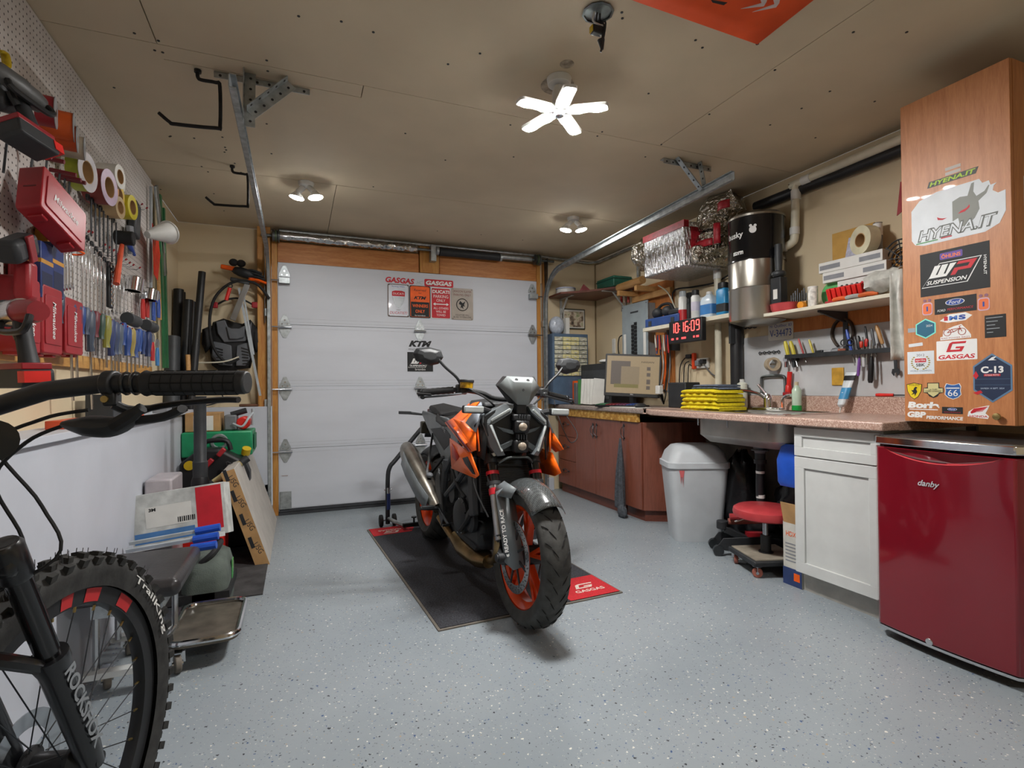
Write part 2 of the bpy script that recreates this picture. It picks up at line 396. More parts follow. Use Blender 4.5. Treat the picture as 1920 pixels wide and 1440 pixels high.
def hinge(x, z, top=False):
    w, h = .043, .105; y = 4.83
    hh = MB(); fr = FD((x, y-.001, z))
    hh.prism([(-w, .012), (w, .012), (w, .035), (.012, h), (-.012, h), (-w, .035)], fr, .004)
    if not top: hh.prism([(-w, -.012), (-w, -.03), (-.012, -.09), (.012, -.09), (w, -.03), (w, -.012)], fr, .004)
    o = dl(hh).build('hinge_plate', 'galvanised', door, bev=.0008, seg=1)
    if top: dl(MB().box(x-w, x+w, y-.05, y-.001, z-.05, z-.002)).build('roller_bracket', 'galvanised', o, bev=.002)
    else: dl(MB().cyl((x-.055, y-.014, z), (x+.055, y-.014, z), .011, n=10).box(x-w, x+w, y-.016, y-.001, z-.01, z+.01)).build('hinge_pin', 'steel', o)
    dl(MB().cyl((x, y-.006, z+.06), (x, y-.002, z+.06), .008, n=8).cyl((x-.02, y-.006, z+.028), (x-.02, y-.002, z+.028), .007, n=8).cyl((x+.02, y-.006, z+.028), (x+.02, y-.002, z+.028), .007, n=8)).build('bolt', 'steel', o)
for x in (-.095, 1.055, 2.205):
    for z in (.535, 1.06, 1.585): hinge(x, z)
for x in (-.095, 2.205): hinge(x, 2.0, True)
for sx in (-1, 1):
    for z in (.535, 1.06, 1.585, 1.975):
        xx = -.095 if sx < 0 else 2.205
        dl(MB().cyl((xx, 4.80, z), (xx+sx*.1, 4.80, z), .006, n=8)).build('roller_stem', 'steel', door)
dl(MB().box(-.14, -.05, 4.822, 4.829, .045, .2)).build('corner_bracket', 'galvanised', door, bev=.001)
dl(MB().box(2.16, 2.25, 4.822, 4.829, .045, .2)).build('corner_bracket', 'galvanised', door, bev=.001)
# ---- tracks
def track(x, sx, yend, zh, label, splay=0):
    t = T('door_track', label, 'door track')
    prof = lambda w: None
    rr = .34; yv = 4.775; pts = [Vector((x, yv, .0)), Vector((x, yv, zh-rr))]
    path = [(x, yv, z) for z in (.02, .6, 1.2, zh-rr)]
    path += [tuple(p) for p in arc((x, yv-rr, zh-rr), rr, 0, 90, 10, (0, 1, 0), (0, 0, 1))][1:]
    path += [(x+splay*k, yv-rr-(yv-rr-yend)*k, zh+.02*k) for k in (.33, .66, 1)]
    # C-shaped section swept along the path: x across, n towards the inside of the bend
    sec = [(-.026, .0), (-.026, .022), (-.020, .026), (.020, .026), (.026, .022), (.026, 0), (.0225, 0), (.0225, .02), (.018, .0225), (-.018, .0225), (-.0225, .02), (-.0225, 0)]
    rings = []
    P_ = [Vector(p) for p in path]
    for i, p in enumerate(P_):
        d = (P_[min(i+1, len(P_)-1)]-P_[max(i-1, 0)]).normalized(); nrm = d.cross(Vector((1, 0, 0)))  # points outside
        rings.append([p + nrm*-a*sx*0 + Vector((sx, 0, 0))*(b-.013) + nrm*a for a, b in sec])
    MB().loft(rings).build('rail', 'galvanised', t, smooth=25)
    return t
tl = track(-.215, -1, 2.16, 2.17, 'galvanised garage door track rising on the left of the door')
tr = track(2.325, 1, 2.22, 2.2, 'galvanised garage door track rising on the right of the door', -.08)
for z in (.25, .95, 1.7):
    MB().box(-.25, -.215, 4.775, 4.80 if z > .92 else 4.76, z-.03, z+.03).build('wall_bracket', 'galvanised', tl, bev=.001)
    MB().box(2.30, 2.345, 4.775, 4.85, z-.03, z+.03).build('wall_bracket', 'galvanised', tr, bev=.001)
MB().prism([(0, 0), (.09, 0), (.05, -.75), (.02, -.75)], FLW((-.245, 4.74, 2.36)), .004).build('flag_bracket', 'galv_dark', tl, bev=.001)
MB().prism([(0, 0), (.09, 0), (.05, -.75), (.02, -.75)], FLW((2.34, 4.74, 2.36)), .004).build('flag_bracket', 'galv_dark', tr, bev=.001)
def perforated(p, q, w, th, nrm, name, t):
    p, q, nrm = Vector(p), Vector(q), Vector(nrm); d = (q-p); L = d.length; d.normalize(); u = d.cross(nrm).normalized(); nrm = u.cross(d)
    mb = MB(); a = u*w; 
    mb.add([p, q, q+a, p+a, p+nrm*th, q+nrm*th, q+a+nrm*th, p+a+nrm*th], [(0, 1, 2, 3), (4, 7, 6, 5), (0, 4, 5, 1), (1, 5, 6, 2), (2, 6, 7, 3), (3, 7, 4, 0)])
    mb.add([p, q, q+nrm*w, p+nrm*w, p-u*th, q-u*th, q+nrm*w-u*th, p+nrm*w-u*th], [(0, 1, 2, 3), (4, 7, 6, 5), (0, 4, 5, 1), (1, 5, 6, 2), (2, 6, 7, 3), (3, 7, 4, 0)])
    o = mb.build(name, 'galvanised', t, smooth=0)
    hb = MB(); k = int(L/.045)
    for i in range(k):
        c = p+d*(L*(i+.5)/k)+u*w*.55
        hb.cyl(c-nrm*.0006, c+nrm*(th+.0006), .006, n=8)
        c = p+d*(L*(i+.5)/k)+nrm*w*.55
        hb.cyl(c+u*.0008, c-u*(th+.0008), .006, n=8)
    hb.build('slot_hole', 'charcoal', o, smooth=0, kind='stuff')
hl = T('track_hanger', 'perforated steel angle hanger holding the left door track', 'track hanger', 'door track hangers')
perforated((-.20, 2.45, 2.16), (-.20, 2.50, CZ), .042, .003, (0, -1, .2), 'upright_angle', hl)
perforated((-.19, 2.46, 2.23), (-.03, 2.50, CZ), .042, .003, (0, -1, 0), 'brace_angle', hl)
perforated((-.32, 2.53, CZ-.004), (0.06, 2.53, CZ-.004), .025, .003, (0, 0, -1), 'ceiling_strip', hl)
hr = T('track_hanger', 'perforated steel angle hanger holding the right door track', 'track hanger', 'door track hangers')
perforated((2.27, 2.48, 2.23), (2.27, 2.52, CZ), .032, .003, (0, -1, 0), 'upright_angle', hr)
perforated((2.25, 2.49, 2.23), (2.10, 2.52, CZ), .032, .003, (0, -1, 0), 'brace_angle', hr)
perforated((2.02, 2.53, CZ-.004), (2.38, 2.53, CZ-.004), .03, .003, (0, 0, -1), 'ceiling_strip', hr)
# ---- torsion shaft
ts = T('torsion_shaft', 'garage door torsion shaft with foil wrap, dark spring and cable drums', 'torsion shaft')
zs, ysf = 2.335, 4.765
MB().cyl((-.27, ysf, zs), (2.42, ysf, zs), .013, n=12).build('shaft', 'galv_dark', ts)
def wrinkle(p, q, r, n=16, k=40, amp=.25, seed=3):
    rnd = random.Random(seed); mb = MB(); p, q = Vector(p), Vector(q); rings = []
    for i in range(k+1):
        rg = MB.ring(p.lerp(q, i/k), q-p, r, n); c = p.lerp(q, i/k)
        rings.append([c+(v-c)*(1+amp*(rnd.random()-.5)) for v in rg])
    return mb.loft(rings)
m_foil = M('foil', 'c3c4c4', .2, 1, noise=.1, ns=30, bmp=.5, bs=60)
wrinkle((-.135, ysf, zs+.005), (.55, ysf, zs), .034, amp=.3).build('foil_wrap', 'foil', ts, smooth=50)
wrinkle((.55, ysf, zs), (1.02, ysf, zs), .03, amp=.45, seed=9).build('foil_wrap', 'foil', ts, smooth=50)
sp = MB().cyl((1.23, ysf, zs-.008), (1.83, ysf, zs-.008), .037, n=18); sp.build('spring', 'charcoal', ts)
MB().cyl((1.83, ysf, zs-.008), (1.85, ysf, zs-.008), .04, n=18).build('winding_cone', 'galvanised', ts)
MB().cyl((1.85, ysf, zs), (2.17, ysf, zs), .024, n=14).build('shaft_sleeve', 'galvanised', ts)
MB().box(1.15, 1.20, 4.75, 4.825, zs-.10, zs+.05).cyl((1.20, ysf, zs), (1.225, ysf, zs), .04, n=14).build('centre_bracket', 'galvanised', ts, bev=.002)
for x in (-.19, 2.20):
    MB().lathe([(.03, 0), (.052, .008), (.045, .02), (.045, .045), (.056, .052), (.056, .06)], (x, ysf, zs), (1, 0, 0), 20).build('cable_drum', 'galv_dark', ts)
    MB().cyl((x+.028, ysf, zs), (x+.038, ysf, zs), .05, n=18).build('cable_coil', M('green_grey', '5c6a4c', .6, .5), ts)
# ---- conduit along the ceiling
cd = MB().tube([(-.14, 4.80, CZ-.02), (1.0, 4.80, CZ-.022), (2.2, 4.80, CZ-.025), (2.75, 4.86, CZ-.03)] + [(2.86, 4.86, CZ-.035), (2.93, 4.83, CZ-.035), (2.965, 4.76, CZ-.035)] + [(2.965, 4.3, CZ-.03), (2.965, 4.2, CZ-.035), (2.965, 4.13, CZ-.07), (2.965, 4.10, CZ-.14), (2.965, 4.10, 2.0)], .0135, 10)
S('electrical_conduit', cd, 'galvanised', 'grey steel conduit running along ceiling edge above garage door', 'conduit')
# ================================================================ ceiling lamps
def emis(name, c, s, base=.8):
    if name in MATS: return MATS[name]
    m, t, b, tc = base_mat(name)
    n = nn(t, 'ShaderNodeTexNoise', Scale=60.0); t.links.new(tc.outputs['Object'], n.inputs['Vector'])
    col = ramp(t, n.outputs[0], (.3, tuple(x*.94 for x in c)), (.7, c))
    b.inputs['Base Color'].default_value = (base, base, base, 1); t.links.new(col, b.inputs['Emission Color']); b.inputs['Emission Strength'].default_value = s
    return m
emis('led_main', (1, .985, .96), LAMP_MAIN); emis('led_twin', (1, .985, .96), LAMP_TWIN); emis('led_near', (1, .985, .96), LAMP_NEAR)
def blade_lamp(hub, zc, angs, label, tilt=18, lm='led_main'):
    t = T('blade_lamp', label, 'ceiling lamp')
    hub = Vector(hub)
    MB().cyl((hub.x, hub.y, zc), (hub.x, hub.y, zc-.03), .055, .05, n=24).build('ceiling_rose', 'white_plastic', t, bev=.003)
    MB().lathe([(.02, .0), (.024, .02), (.03, .03), (.032, .09), (.024, .12)], (hub.x, hub.y, hub.z+.005), (0, 0, 1), 20).build('lamp_body', 'white_plastic', t)
    MB().lathe([(.008, -.012), (.02, -.006), (.026, .01)], hub, (0, 0, 1), 18).build('hub_cap', 'steel', t)
    for a in angs:
        d = Vector((math.cos(R(a)), math.sin(R(a)), math.sin(R(-tilt)))).normalized(); s = Vector((-math.sin(R(a)), math.cos(R(a)), 0)); n = d.cross(s)
        if n.z < 0: n = -n
        fr = Matrix(((d.x, s.x, n.x, hub.x), (d.y, s.y, n.y, hub.y), (d.z, s.z, n.z, hub.z+.012), (0, 0, 0, 1)))
        b = MB().prism(sh(rect(.180, .06, .018), .122, 0), fr, .014, .002); bl = b.build('blade', 'white_plastic', t, bev=.002)
        for k in (.078, .165):
            MB().prism(sh(circ(.036, 18, .025), k, 0), fr, .003, -.0012).build('led_cluster', lm, bl, smooth=0)
        MB().prism(sh(rect(.03, .02), .025, 0), fr, .012, .002).build('hinge_arm', 'white_plastic', bl)
    return t
blade_lamp(at(1049, 216, Z=2.25), CZ, (-37, -105, -172, -247, -320), 'five-bladed LED ceiling lamp glowing above the motorcycle', 3)
def twin_lamp(c, label, ang):
    t = T('twin_bulb_lamp', label, 'ceiling lamp', 'twin bulb ceiling lamps'); c = Vector(c)
    MB().cyl((c.x, c.y, CZ), (c.x, c.y, CZ-.025), .05, .045, n=20).build('ceiling_rose', 'white_plastic', t, bev=.003)
    u = Vector((math.cos(R(ang)), math.sin(R(ang)), 0))
    for s in (-1, 1):
        p = Vector((c.x, c.y, CZ-.03)) + u*s*.015; q = Vector((c.x, c.y, CZ-.065)) + u*s*.055
        MB().cyl(p, q, .016, .02, n=14).build('socket', 'white_plastic', t)
        d = (q-p).normalized(); d = (d+Vector((0, 0, -3))).normalized()
        b_ = q+d*.03
        bo = MB().lathe([(.02, -.03), (.04, -.005), (.046, .002), (.046, .006)], b_, d, 18).build('bulb_base', 'white_plastic', t)
        MB().lathe([(.046, .006), (.044, .009), (.03, .014), (.012, .016)], b_, d, 18).build('bulb_dome', 'led_twin', bo)
    return t
twin_lamp(at(574, 342, Z=CZ), 'twin bulb ceiling lamp shining near the left door track', YAW*-57.3)
twin_lamp(at(1075, 408, Z=CZ), 'twin bulb ceiling lamp shining near the right door track', YAW*-57.3)
blade_lamp((1.1, -.75, 2.25), CZ, (0, 72, 144, 216, 288), 'added unseen five-bladed LED lamp over the near end of the garage', lm='led_near')  # unseen lamp, added behind the camera to light the near floor and cabinets
# ================================================================ the mat
M('mat_carpet', '34353a', .95, noise=.35, ns=120, bmp=.6, bs=400); M('mat_red', 'b8232b', .9, noise=.12, ns=150, bmp=.5, bs=400); M('mat_edge', '6a645c', .8)
M('mat_logo', 'cfc3b8', .9, noise=.1, ns=150)
mc = [at(702, 993, Z=0), at(822, 1185, Z=0), at(1168, 1112, Z=0)]
u_ = (mc[2]-mc[1]); v_ = (mc[0]-mc[1]); mw, ml = u_.length, v_.length
mfr = Fr(mc[1], u_, v_)
mat_t = T('floor_mat', 'black carpet mat with two red branded corners under motorcycle', 'floor mat')
MB().prism([(0, 0), (mw, 0), (mw, ml), (0, ml)], mfr, .006).build('rubber_border', 'mat_edge', mat_t, bev=.001)
e = .012
MB().prism([(e, e), (mw-e, e), (mw-e, ml-e), (e, ml-e)], mfr, .003, .006).build('carpet', 'mat_carpet', mat_t)
def mat_corner(pts, fr2, nm):
    o = MB().prism(pts, mfr, .0012, .009).build('red_corner', 'mat_red', mat_t, smooth=0)
    g_logo(fr2, .10, .055, 'mat_logo', o, d=.0014); text('GASGAS', .17, .03, fr2, 'mat_logo', o, y=-.06, bold=.02, d=.0016)
def g_logo(fr, w, h, mat, par, d=.0006, x=0, y=0):
    t = .2
    P = [(-.5, -.5), (.45, -.5), (.5, -.1), (.5, .0), (.0, .0), (.0, -.17), (.3, -.17), (.28, -.3), (-.3, -.3), (-.3, .3), (.3, .3), (.5, .3), (.5, .5), (-.35, .5), (-.5, .35)]
    P = [(a+b*.25, b) for a, b in P]
    return MB().prism([(x+a*w, y+b*h) for a, b in P], fr, .0006, d).build('emblem', mat, par, smooth=0)
c1 = mfr @ Vector((mw-.14, .12, 0)); mat_corner([(mw-.30, e), (mw-e, e), (mw-e, .27), (mw-.26, .27), (mw-.31, .13)], Fr(c1+Vector((0, 0, .0)), u_, v_) @ Matrix.Translation((0, .03, .009)), 'a')
c2 = mfr @ Vector((.15, ml-.13, 0)); mat_corner([(e, ml-e), (e, ml-.22), (.29, ml-.20), (.33, ml-.1), (.27, ml-e)], Fr(c2, -u_, -v_) @ Matrix.Translation((0, .03, .009)), 'b')

# ================================================================ the motorcycle: x = rider's left, y = backwards from the front axle, z up
M('moto_orange', 'ff6a12', .35, noise=.03, coat=.25); M('moto_rim', 'e8490d', .3, noise=.04, coat=.4); M('moto_grey', '6a7073', .4, noise=.06, coat=.15); M('moto_dark', '2a2c2e', .5, noise=.12)
M('tyre', '3b3b39', .72, noise=.2, ns=25, bmp=.15, bs=120); M('tyre_groove', '0c0c0c', .9); M('bronze', '8a7350', .32, .9, noise=.25, ns=9); M('silver_fork', 'a9acae', .3, .9, noise=.05)
M('muffler', '9a958c', .33, .95, noise=.15, ns=12); M('lens_clear', 'aab0b0', .1, noise=.05, coat=.6); M('amber_fluid', 'b0851a', .2, noise=.3, ns=60); M('lamp_lens', '9b8f80', .12, noise=.2, ns=50, coat=.7)
def carbon():
    m, t, b, tc = base_mat('carbon')
    ck = nn(t, 'ShaderNodeTexChecker', Scale=160.0); t.links.new(tc.outputs['Object'], ck.inputs[0])
    ck.inputs[1].default_value = (*lin('3b3e3f'), 1); ck.inputs[2].default_value = (*lin('55595a'), 1)
    t.links.new(ck.outputs[0], b.inputs['Base Color']); b.inputs['Roughness'].default_value = .25; b.inputs['Coat Weight'].default_value = .8
carbon()
MO = T('motorcycle', 'orange and grey naked motorcycle with carbon front fender parked on mat', 'motorcycle', loc=(.93, 2.14, .009)); LOCAL.add(MO.name)
MO.rotation_euler = (0, R(3), R(1.6))
ghost = []
def wheel(y, z, Rt, wt, Rr, name, rear=False):
    c = Vector((0, y, z)); ax = (1, 0, 0)
    h = wt/2
    prof = []
    # tyre section: half round crown
    for k in range(13):
        a = R(-100+200*k/12); prof.append((Rt-h*.62+h*.62*math.cos(a*.9), h*math.sin(a*.9)))
    prof = [(Rr, -h*.78)] + prof + [(Rr, h*.78)]
    ty = MB().lathe(prof, c, ax, 64, cap=False).build(name+'_tyre', 'tyre', MO)
    gr = MB(); rnd = random.Random(5)
    for i in range(26):
        for sd in (-1, 1):
            a0 = 2*math.pi*(i+(.5 if sd > 0 else 0))/26
            for k, (xa, xb, da) in enumerate(((.12, .5, .12), (.5, .86, .08))):
                a = a0+k*.14; b_ = a+da
                def sp(xf, ang):
                    x = sd*xf*h; rr = Rt-h*.62+h*.62*math.sqrt(max(0, 1-(xf*.97)**2))+.0008
                    return Vector((x, y-rr*math.cos(ang), z+rr*math.sin(ang)))
                gr.tube([sp(xa+(xb-xa)*q/4, a+(b_-a)*q/4) for q in range(5)], [.0008, .0026, .003, .0026, .0008], 5, flat=.6)
    gr.build('tread_groove', 'tyre_groove', ty, kind='stuff')
    rw = h*.72
    rm = MB().lathe([(Rr+.004, -rw), (Rr+.004, -rw+.008), (Rr-.012, -rw+.012), (Rr-.022, -rw*.4), (Rr-.022, rw*.4), (Rr-.012, rw-.012), (Rr+.004, rw-.008), (Rr+.004, rw), (Rr-.004, rw), (Rr-.018, rw-.012), (Rr-.03, rw*.4), (Rr-.03, -rw*.4), (Rr-.018, -rw+.012), (Rr-.004, -rw)], c, ax, 56, cap=False)
    rm.loft([rm.ring(c+Vector((0, 0, 0)), ax, .001, 3)]*2, False) if False else None
    rim = rm.build(name+'_rim', 'moto_rim', MO)
    for i in range(5):
        for da in (-.13, .13):
            a = 2*math.pi*i/5+.3; b_ = a+da
            p = c+Vector((0, math.cos(a)*.045, math.sin(a)*.045)); q = c+Vector((0, math.cos(b_)*(Rr-.024), math.sin(b_)*(Rr-.024)))
            MB().bar(p, q, .02, .034, (1, 0, 0)).build('spoke', 'moto_rim', rim, bev=.005)
    MB().cyl(c-Vector((.055, 0, 0)), c+Vector((.055, 0, 0)), .042, n=20).build('hub', 'moto_dark', rim, bev=.004)
    for sd in ((-1, 1) if not rear else (-1,)):
        rd = .155 if not rear else .12
        x0 = sd*.068
        dk = MB().lathe([(rd-.036, -.0025), (rd, -.0025), (rd, .0025), (rd-.036, .0025), (rd-.036, -.0025)], c+Vector((x0, 0, 0)), ax, 48, cap=False).build('brake_disc', 'steel', MO)
        hb = MB()
        for i in range(30):
            a = 2*math.pi*i/30
            for rr, da in ((rd-.027, 0), (rd-.018, .08), (rd-.009, .04)):
                p = c+Vector((x0, math.cos(a+da)*rr, math.sin(a+da)*rr)); hb.cyl(p-Vector((.0031, 0, 0)), p+Vector((.0031, 0, 0)), .0032, n=6)
        hb.build('disc_hole', 'black_plastic', dk, kind='stuff', smooth=0)
        car = MB()
        for i in range(8):
            a = 2*math.pi*i/8; b_ = a+.22
            car.bar(c+Vector((x0, math.cos(a)*.03, math.sin(a)*.03)), c+Vector((x0, math.cos(b_)*(rd-.03), math.sin(b_)*(rd-.03))), .010, .006, (1, 0, 0))
        car.lathe([(.02, -.006), (.036, -.006), (.036, .006), (.02, .006)], c+Vector((x0, 0, 0)), ax, 20).build('disc_carrier', 'moto_dark', dk)
wheel(0, .300, .300, .128, .222, 'front'); wheel(1.48, .315, .315, .19, .222, 'rear', True)
SL = .456
def leg(x, z): return Vector((x, .03+(z-.30)*SL, z))
for sx in (-1, 1):
    x = sx*.112
    MB().cyl(leg(x, .60), leg(x, .93), .029, n=20).build('fork_tube', 'black_gloss', MO)
    MB().cyl(leg(x, .36), leg(x, .62), .0235, n=20).build('fork_leg', 'silver_fork', MO)
    MB().cyl(leg(x, .585), leg(x, .60), .033, n=20).build('fork_seal', 'moto_dark', MO); MB().cyl(leg(x, .68), leg(x, .72), .034, .032, n=20).build('fork_seal', 'moto_dark', MO)
    MB().cyl(leg(x, .545), leg(x, .572), .0275, n=16).build('travel_ring', 'red_print', MO); MB().cyl(leg(x, .63), leg(x, .645), .031, n=16).build('travel_ring', 'red_print', MO)
    MB().loft([MB.ring((x, .004, .27), (0, 0, 1), .02, 10), MB.ring((x, .012, .31), (0, 0, 1), .032, 10), MB.ring(leg(x, .38), (0, .4, 1), .028, 10)]).cyl((x-.035, 0, .30), (x+.035, 0, .30), .021, n=16).build('axle_clamp', 'moto_dark', MO)
    MB().cyl((x+sx*.03, 0, .30), (x+sx*.042, 0, .30), .017, n=14).build('axle_end', 'charcoal', MO)
    # radial caliper behind each leg
    MB().cbox((sx*.08, .115, .385), (.05, .05, .10), ROT('X', 30)).build('brake_caliper', 'dark_steel', MO, bev=.008)
    # fork guard with lettering
    fx = sx*.135
    gp = MB(); o0 = Vector((fx, -.038, .30)); 
    gfr = Fr(Vector((sx*.118, -.028, .30)), (sx*-.55*sx, -.2, 0) if False else (.83, -.55*sx*-1, 0) if False else (1, 0, 0), (0, SL, 1))
    def gv(a, b, dep): return Vector((sx*a, dep+(b-.30)*SL, b))
    vs = [gv(.122, .285, -.015), gv(.098, .262, -.045), gv(.05, .275, -.055), gv(.05, .53, -.055), gv(.10, .585, -.045), gv(.125, .565, -.015)]
    gp.add(vs, [(0, 1, 4, 5), (1, 2, 3, 4)])
    gd = gp.build('fork_guard', 'moto_grey', MO, solid=.004)
    if sx < 0:
        a_, b_, c_ = vs[0], vs[1], vs[4]
        fr = Fr((vs[0]+vs[1]+vs[4]+vs[5])/4, (vs[5]+vs[4])-(vs[0]+vs[1]), (vs[0]+vs[5])-(vs[1]+vs[4]))
        text('« READY TO RACE', .205, .019, fr, 'white_print', gd, d=.0035, bold=.03, x=-.025)
# fender
fd = MB()
def fend(a, s):
    an = R(62+76*a) ; an = R(50+88*a)
    rr = .326+.012*math.cos(math.pi*(s-.5)); x = (s-.5)*.155; rr -= .045*abs(2*(s-.5))**2.4
    return Vector((x, -rr*math.cos(an)*1.0, .30+rr*math.sin(an)))
fd.grid(fend, 18, 12); fd.build('front_fender', 'carbon', MO, solid=.003)
for sx in (-1, 1):
    MB().add([(sx*.08, -.02, .60), (sx*.085, .10, .615), (sx*.12, .14, .575), (sx*.12, .09, .55), (sx*.095, .0, .555)], [(0, 1, 2, 3, 4)]).build('fender_stay', 'moto_grey', MO, solid=.004)
# steering head, bars
MB().cbox((0, .245, .80), (.29, .085, .035), ROT('X', -24)).cbox((0, .31, .945), (.27, .075, .03), ROT('X', -24)).build('triple_clamp', 'moto_dark', MO, bev=.01)
MB().cyl((0, .26, .76), (0, .335, .93), .035, n=16).build('steering_head', 'moto_dark', MO)
bar = [(-.405, .43, 1.005), (-.25, .37, 1.025), (-.13, .335, 1.015), (-.06, .325, .99), (.06, .325, .99), (.13, .335, 1.015), (.25, .37, 1.025), (.405, .43, 1.005)]
MB().tube(spline(bar, 4), .0125, 10).build('handlebar', 'black_plastic', MO)
for sx in (-1, 1):
    P_ = lambda t: Vector((sx*(.40-.14*t), .428-.055*t, 1.006+.018*t))
    gb = MB(); gb.tube([P_(k/12) for k in range(13)], [.0165 if k % 2 else .0178 for k in range(13)], 12).build('grip', 'black_rubber', MO)
    MB().cyl(P_(-.02), P_(-.16), .019, n=14).build('bar_end', 'dark_steel', MO, bev=.003)
    MB().cbox(P_(1.25), (.05, .05, .05)).cbox(P_(1.25)+Vector((0, -.03, -.01)), (.03, .02, .03)).build('switch_pod', 'moto_dark', MO, bev=.008)
    lv = [P_(1.35)+Vector((0, -.045, -.015)), P_(1.0)+Vector((0, -.065, -.02)), P_(.4)+Vector((0, -.075, -.022)), P_(-.1)+Vector((0, -.065, -.022))]
    MB().tube(spline(lv, 4), .0075, 8, flat=.7).ell(lv[-1], (.013, .011, .010), 10, 6).build('lever', 'dark_steel', MO)
    MB().tube(spline([P_(-.12)+Vector((0, -.01, -.0)), P_(-.14)+Vector((sx*.01, -.045, -.006)), P_(.1)+Vector((0, -.10, -.012))], 4), .006, 8).build('lever_guard', 'black_plastic', MO)
    # mirror
    b0 = Vector((sx*.225, .35, 1.04)); b1 = Vector((sx*.255, .345, 1.085)); b2 = Vector((sx*.345, .37, 1.17))
    MB().tube(spline([b0, b1, (b1+b2)/2+Vector((sx*.01, 0, .004)), b2], 4), .0085, 8, flat=.8).build('mirror_stem', 'moto_dark', MO)
    mfr_ = Fr(b2+Vector((sx*.045, .012, .012)), (1, 0, .0), (0, 0, 1))
    out = [(-.075, .0), (-.06, .034), (.0, .045), (.062, .036), (.078, .008), (.06, -.026), (-.01, -.046), (-.052, -.034)]
    if sx < 0: out = [(-a, b) for a, b in out][::-1]
    rb = [[mfr_ @ Vector((a*s_, b*s_, d)) for a, b in out] for s_, d in ((.45, .028), (.8, .018), (1, 0), (.97, -.018))]
    MB().loft(rb).build('mirror_housing', 'moto_dark', MO, smooth=20, bev=.003)
    MB().prism(sh(out, 0, 0, .92), mfr_, -.002, -.0185).build('mirror_glass', 'chrome', MO, smooth=0)
    # indicators
    i0 = Vector((sx*.12, .20, .925)); i1 = Vector((sx*.175, .185, .935))
    MB().tube([i0, i1], [.012, .016], 8).build('indicator_arm', 'black_plastic', MO)
    il = MB().cbox(i1+Vector((sx*.05, -.012, .0)), (.105, .03, .036)).build('indicator_body', 'black_plastic', MO, bev=.008)
    MB().cbox(i1+Vector((sx*.051, -.026, .001)), (.096, .012, .03)).build('indicator_lens', 'lens_clear', il, bev=.006)
    r0 = Vector((sx*.05, 1.74, .85)); r1 = Vector((sx*.17, 1.76, .86))
    MB().tube([r0, r1], [.008, .012], 8).cbox(r1+Vector((sx*.02, 0, 0)), (.09, .03, .022)).build('rear_indicator', 'charcoal', MO, bev=.005)
# brake fluid reservoir on the rider's right
MB().cyl((-.215, .31, 1.035), (-.215, .31, 1.062), .031, .033, n=18).build('fluid_reservoir', 'amber_fluid', MO)
MB().cyl((-.215, .31, 1.062), (-.215, .31, 1.076), .036, n=18).build('reservoir_cap', 'charcoal', MO, bev=.003)
MB().tube(spline([(-.2, .33, 1.03), (-.12, .25, .98), (-.06, .27, .90), (-.1, .24, .72)], 5), .005, 6).tube(spline([(.2, .33, 1.0), (.12, .24, .97), (.05, .27, .88)], 5), .005, 6).tube(spline([(-.17, .3, .80), (-.2, .2, .60), (-.15, .12, .45)], 5), .004, 6).build('brake_hose', 'black_rubber', MO)
MB().tube(spline([(.3, .37, 1.0), (.28, .27, .9), (.34, .25, .78), (.4, .28, .82), (.36, .36, .93)], 6), .0025, 5).build('loose_cable', 'black_rubber', MO)
# dash visor
vz = lambda x, y, z: Vector((x, y, z))
vv = [vz(-.068, .16, 1.095), vz(.068, .16, 1.095), vz(.108, .165, 1.05), vz(.028, .115, .965), vz(-.028, .115, .965), vz(-.108, .165, 1.05), vz(-.045, .122, 1.07), vz(.045, .122, 1.07)]
MB().add(vv, [(0, 1, 7, 6), (6, 7, 3, 4), (0, 6, 4, 5), (1, 2, 3, 7)]).build('dash_visor', M('visor_grey', '868c8c', .4, noise=.05), MO, smooth=10, solid=.006, bev=.002)
MB().loft([[v+Vector((0, .012, -.002)) for v in (vv[5], vv[0], vv[1], vv[2], vv[3], vv[4])], [Vector((v.x*.9, .23, v.z+.005)) for v in (vv[5], vv[0], vv[1], vv[2], vv[3], vv[4])]]).build('dash_housing', 'black_plastic', MO, bev=.004)
for x in (-.03, .03): MB().cyl((x, .131, 1.082), (x, .137, 1.078), .008, n=10).build('visor_screw', 'black_plastic', MO)
MB().cyl((0, .115, 1.035), (0, .121, 1.033), .006, n=10).build('visor_screw', 'black_plastic', MO)
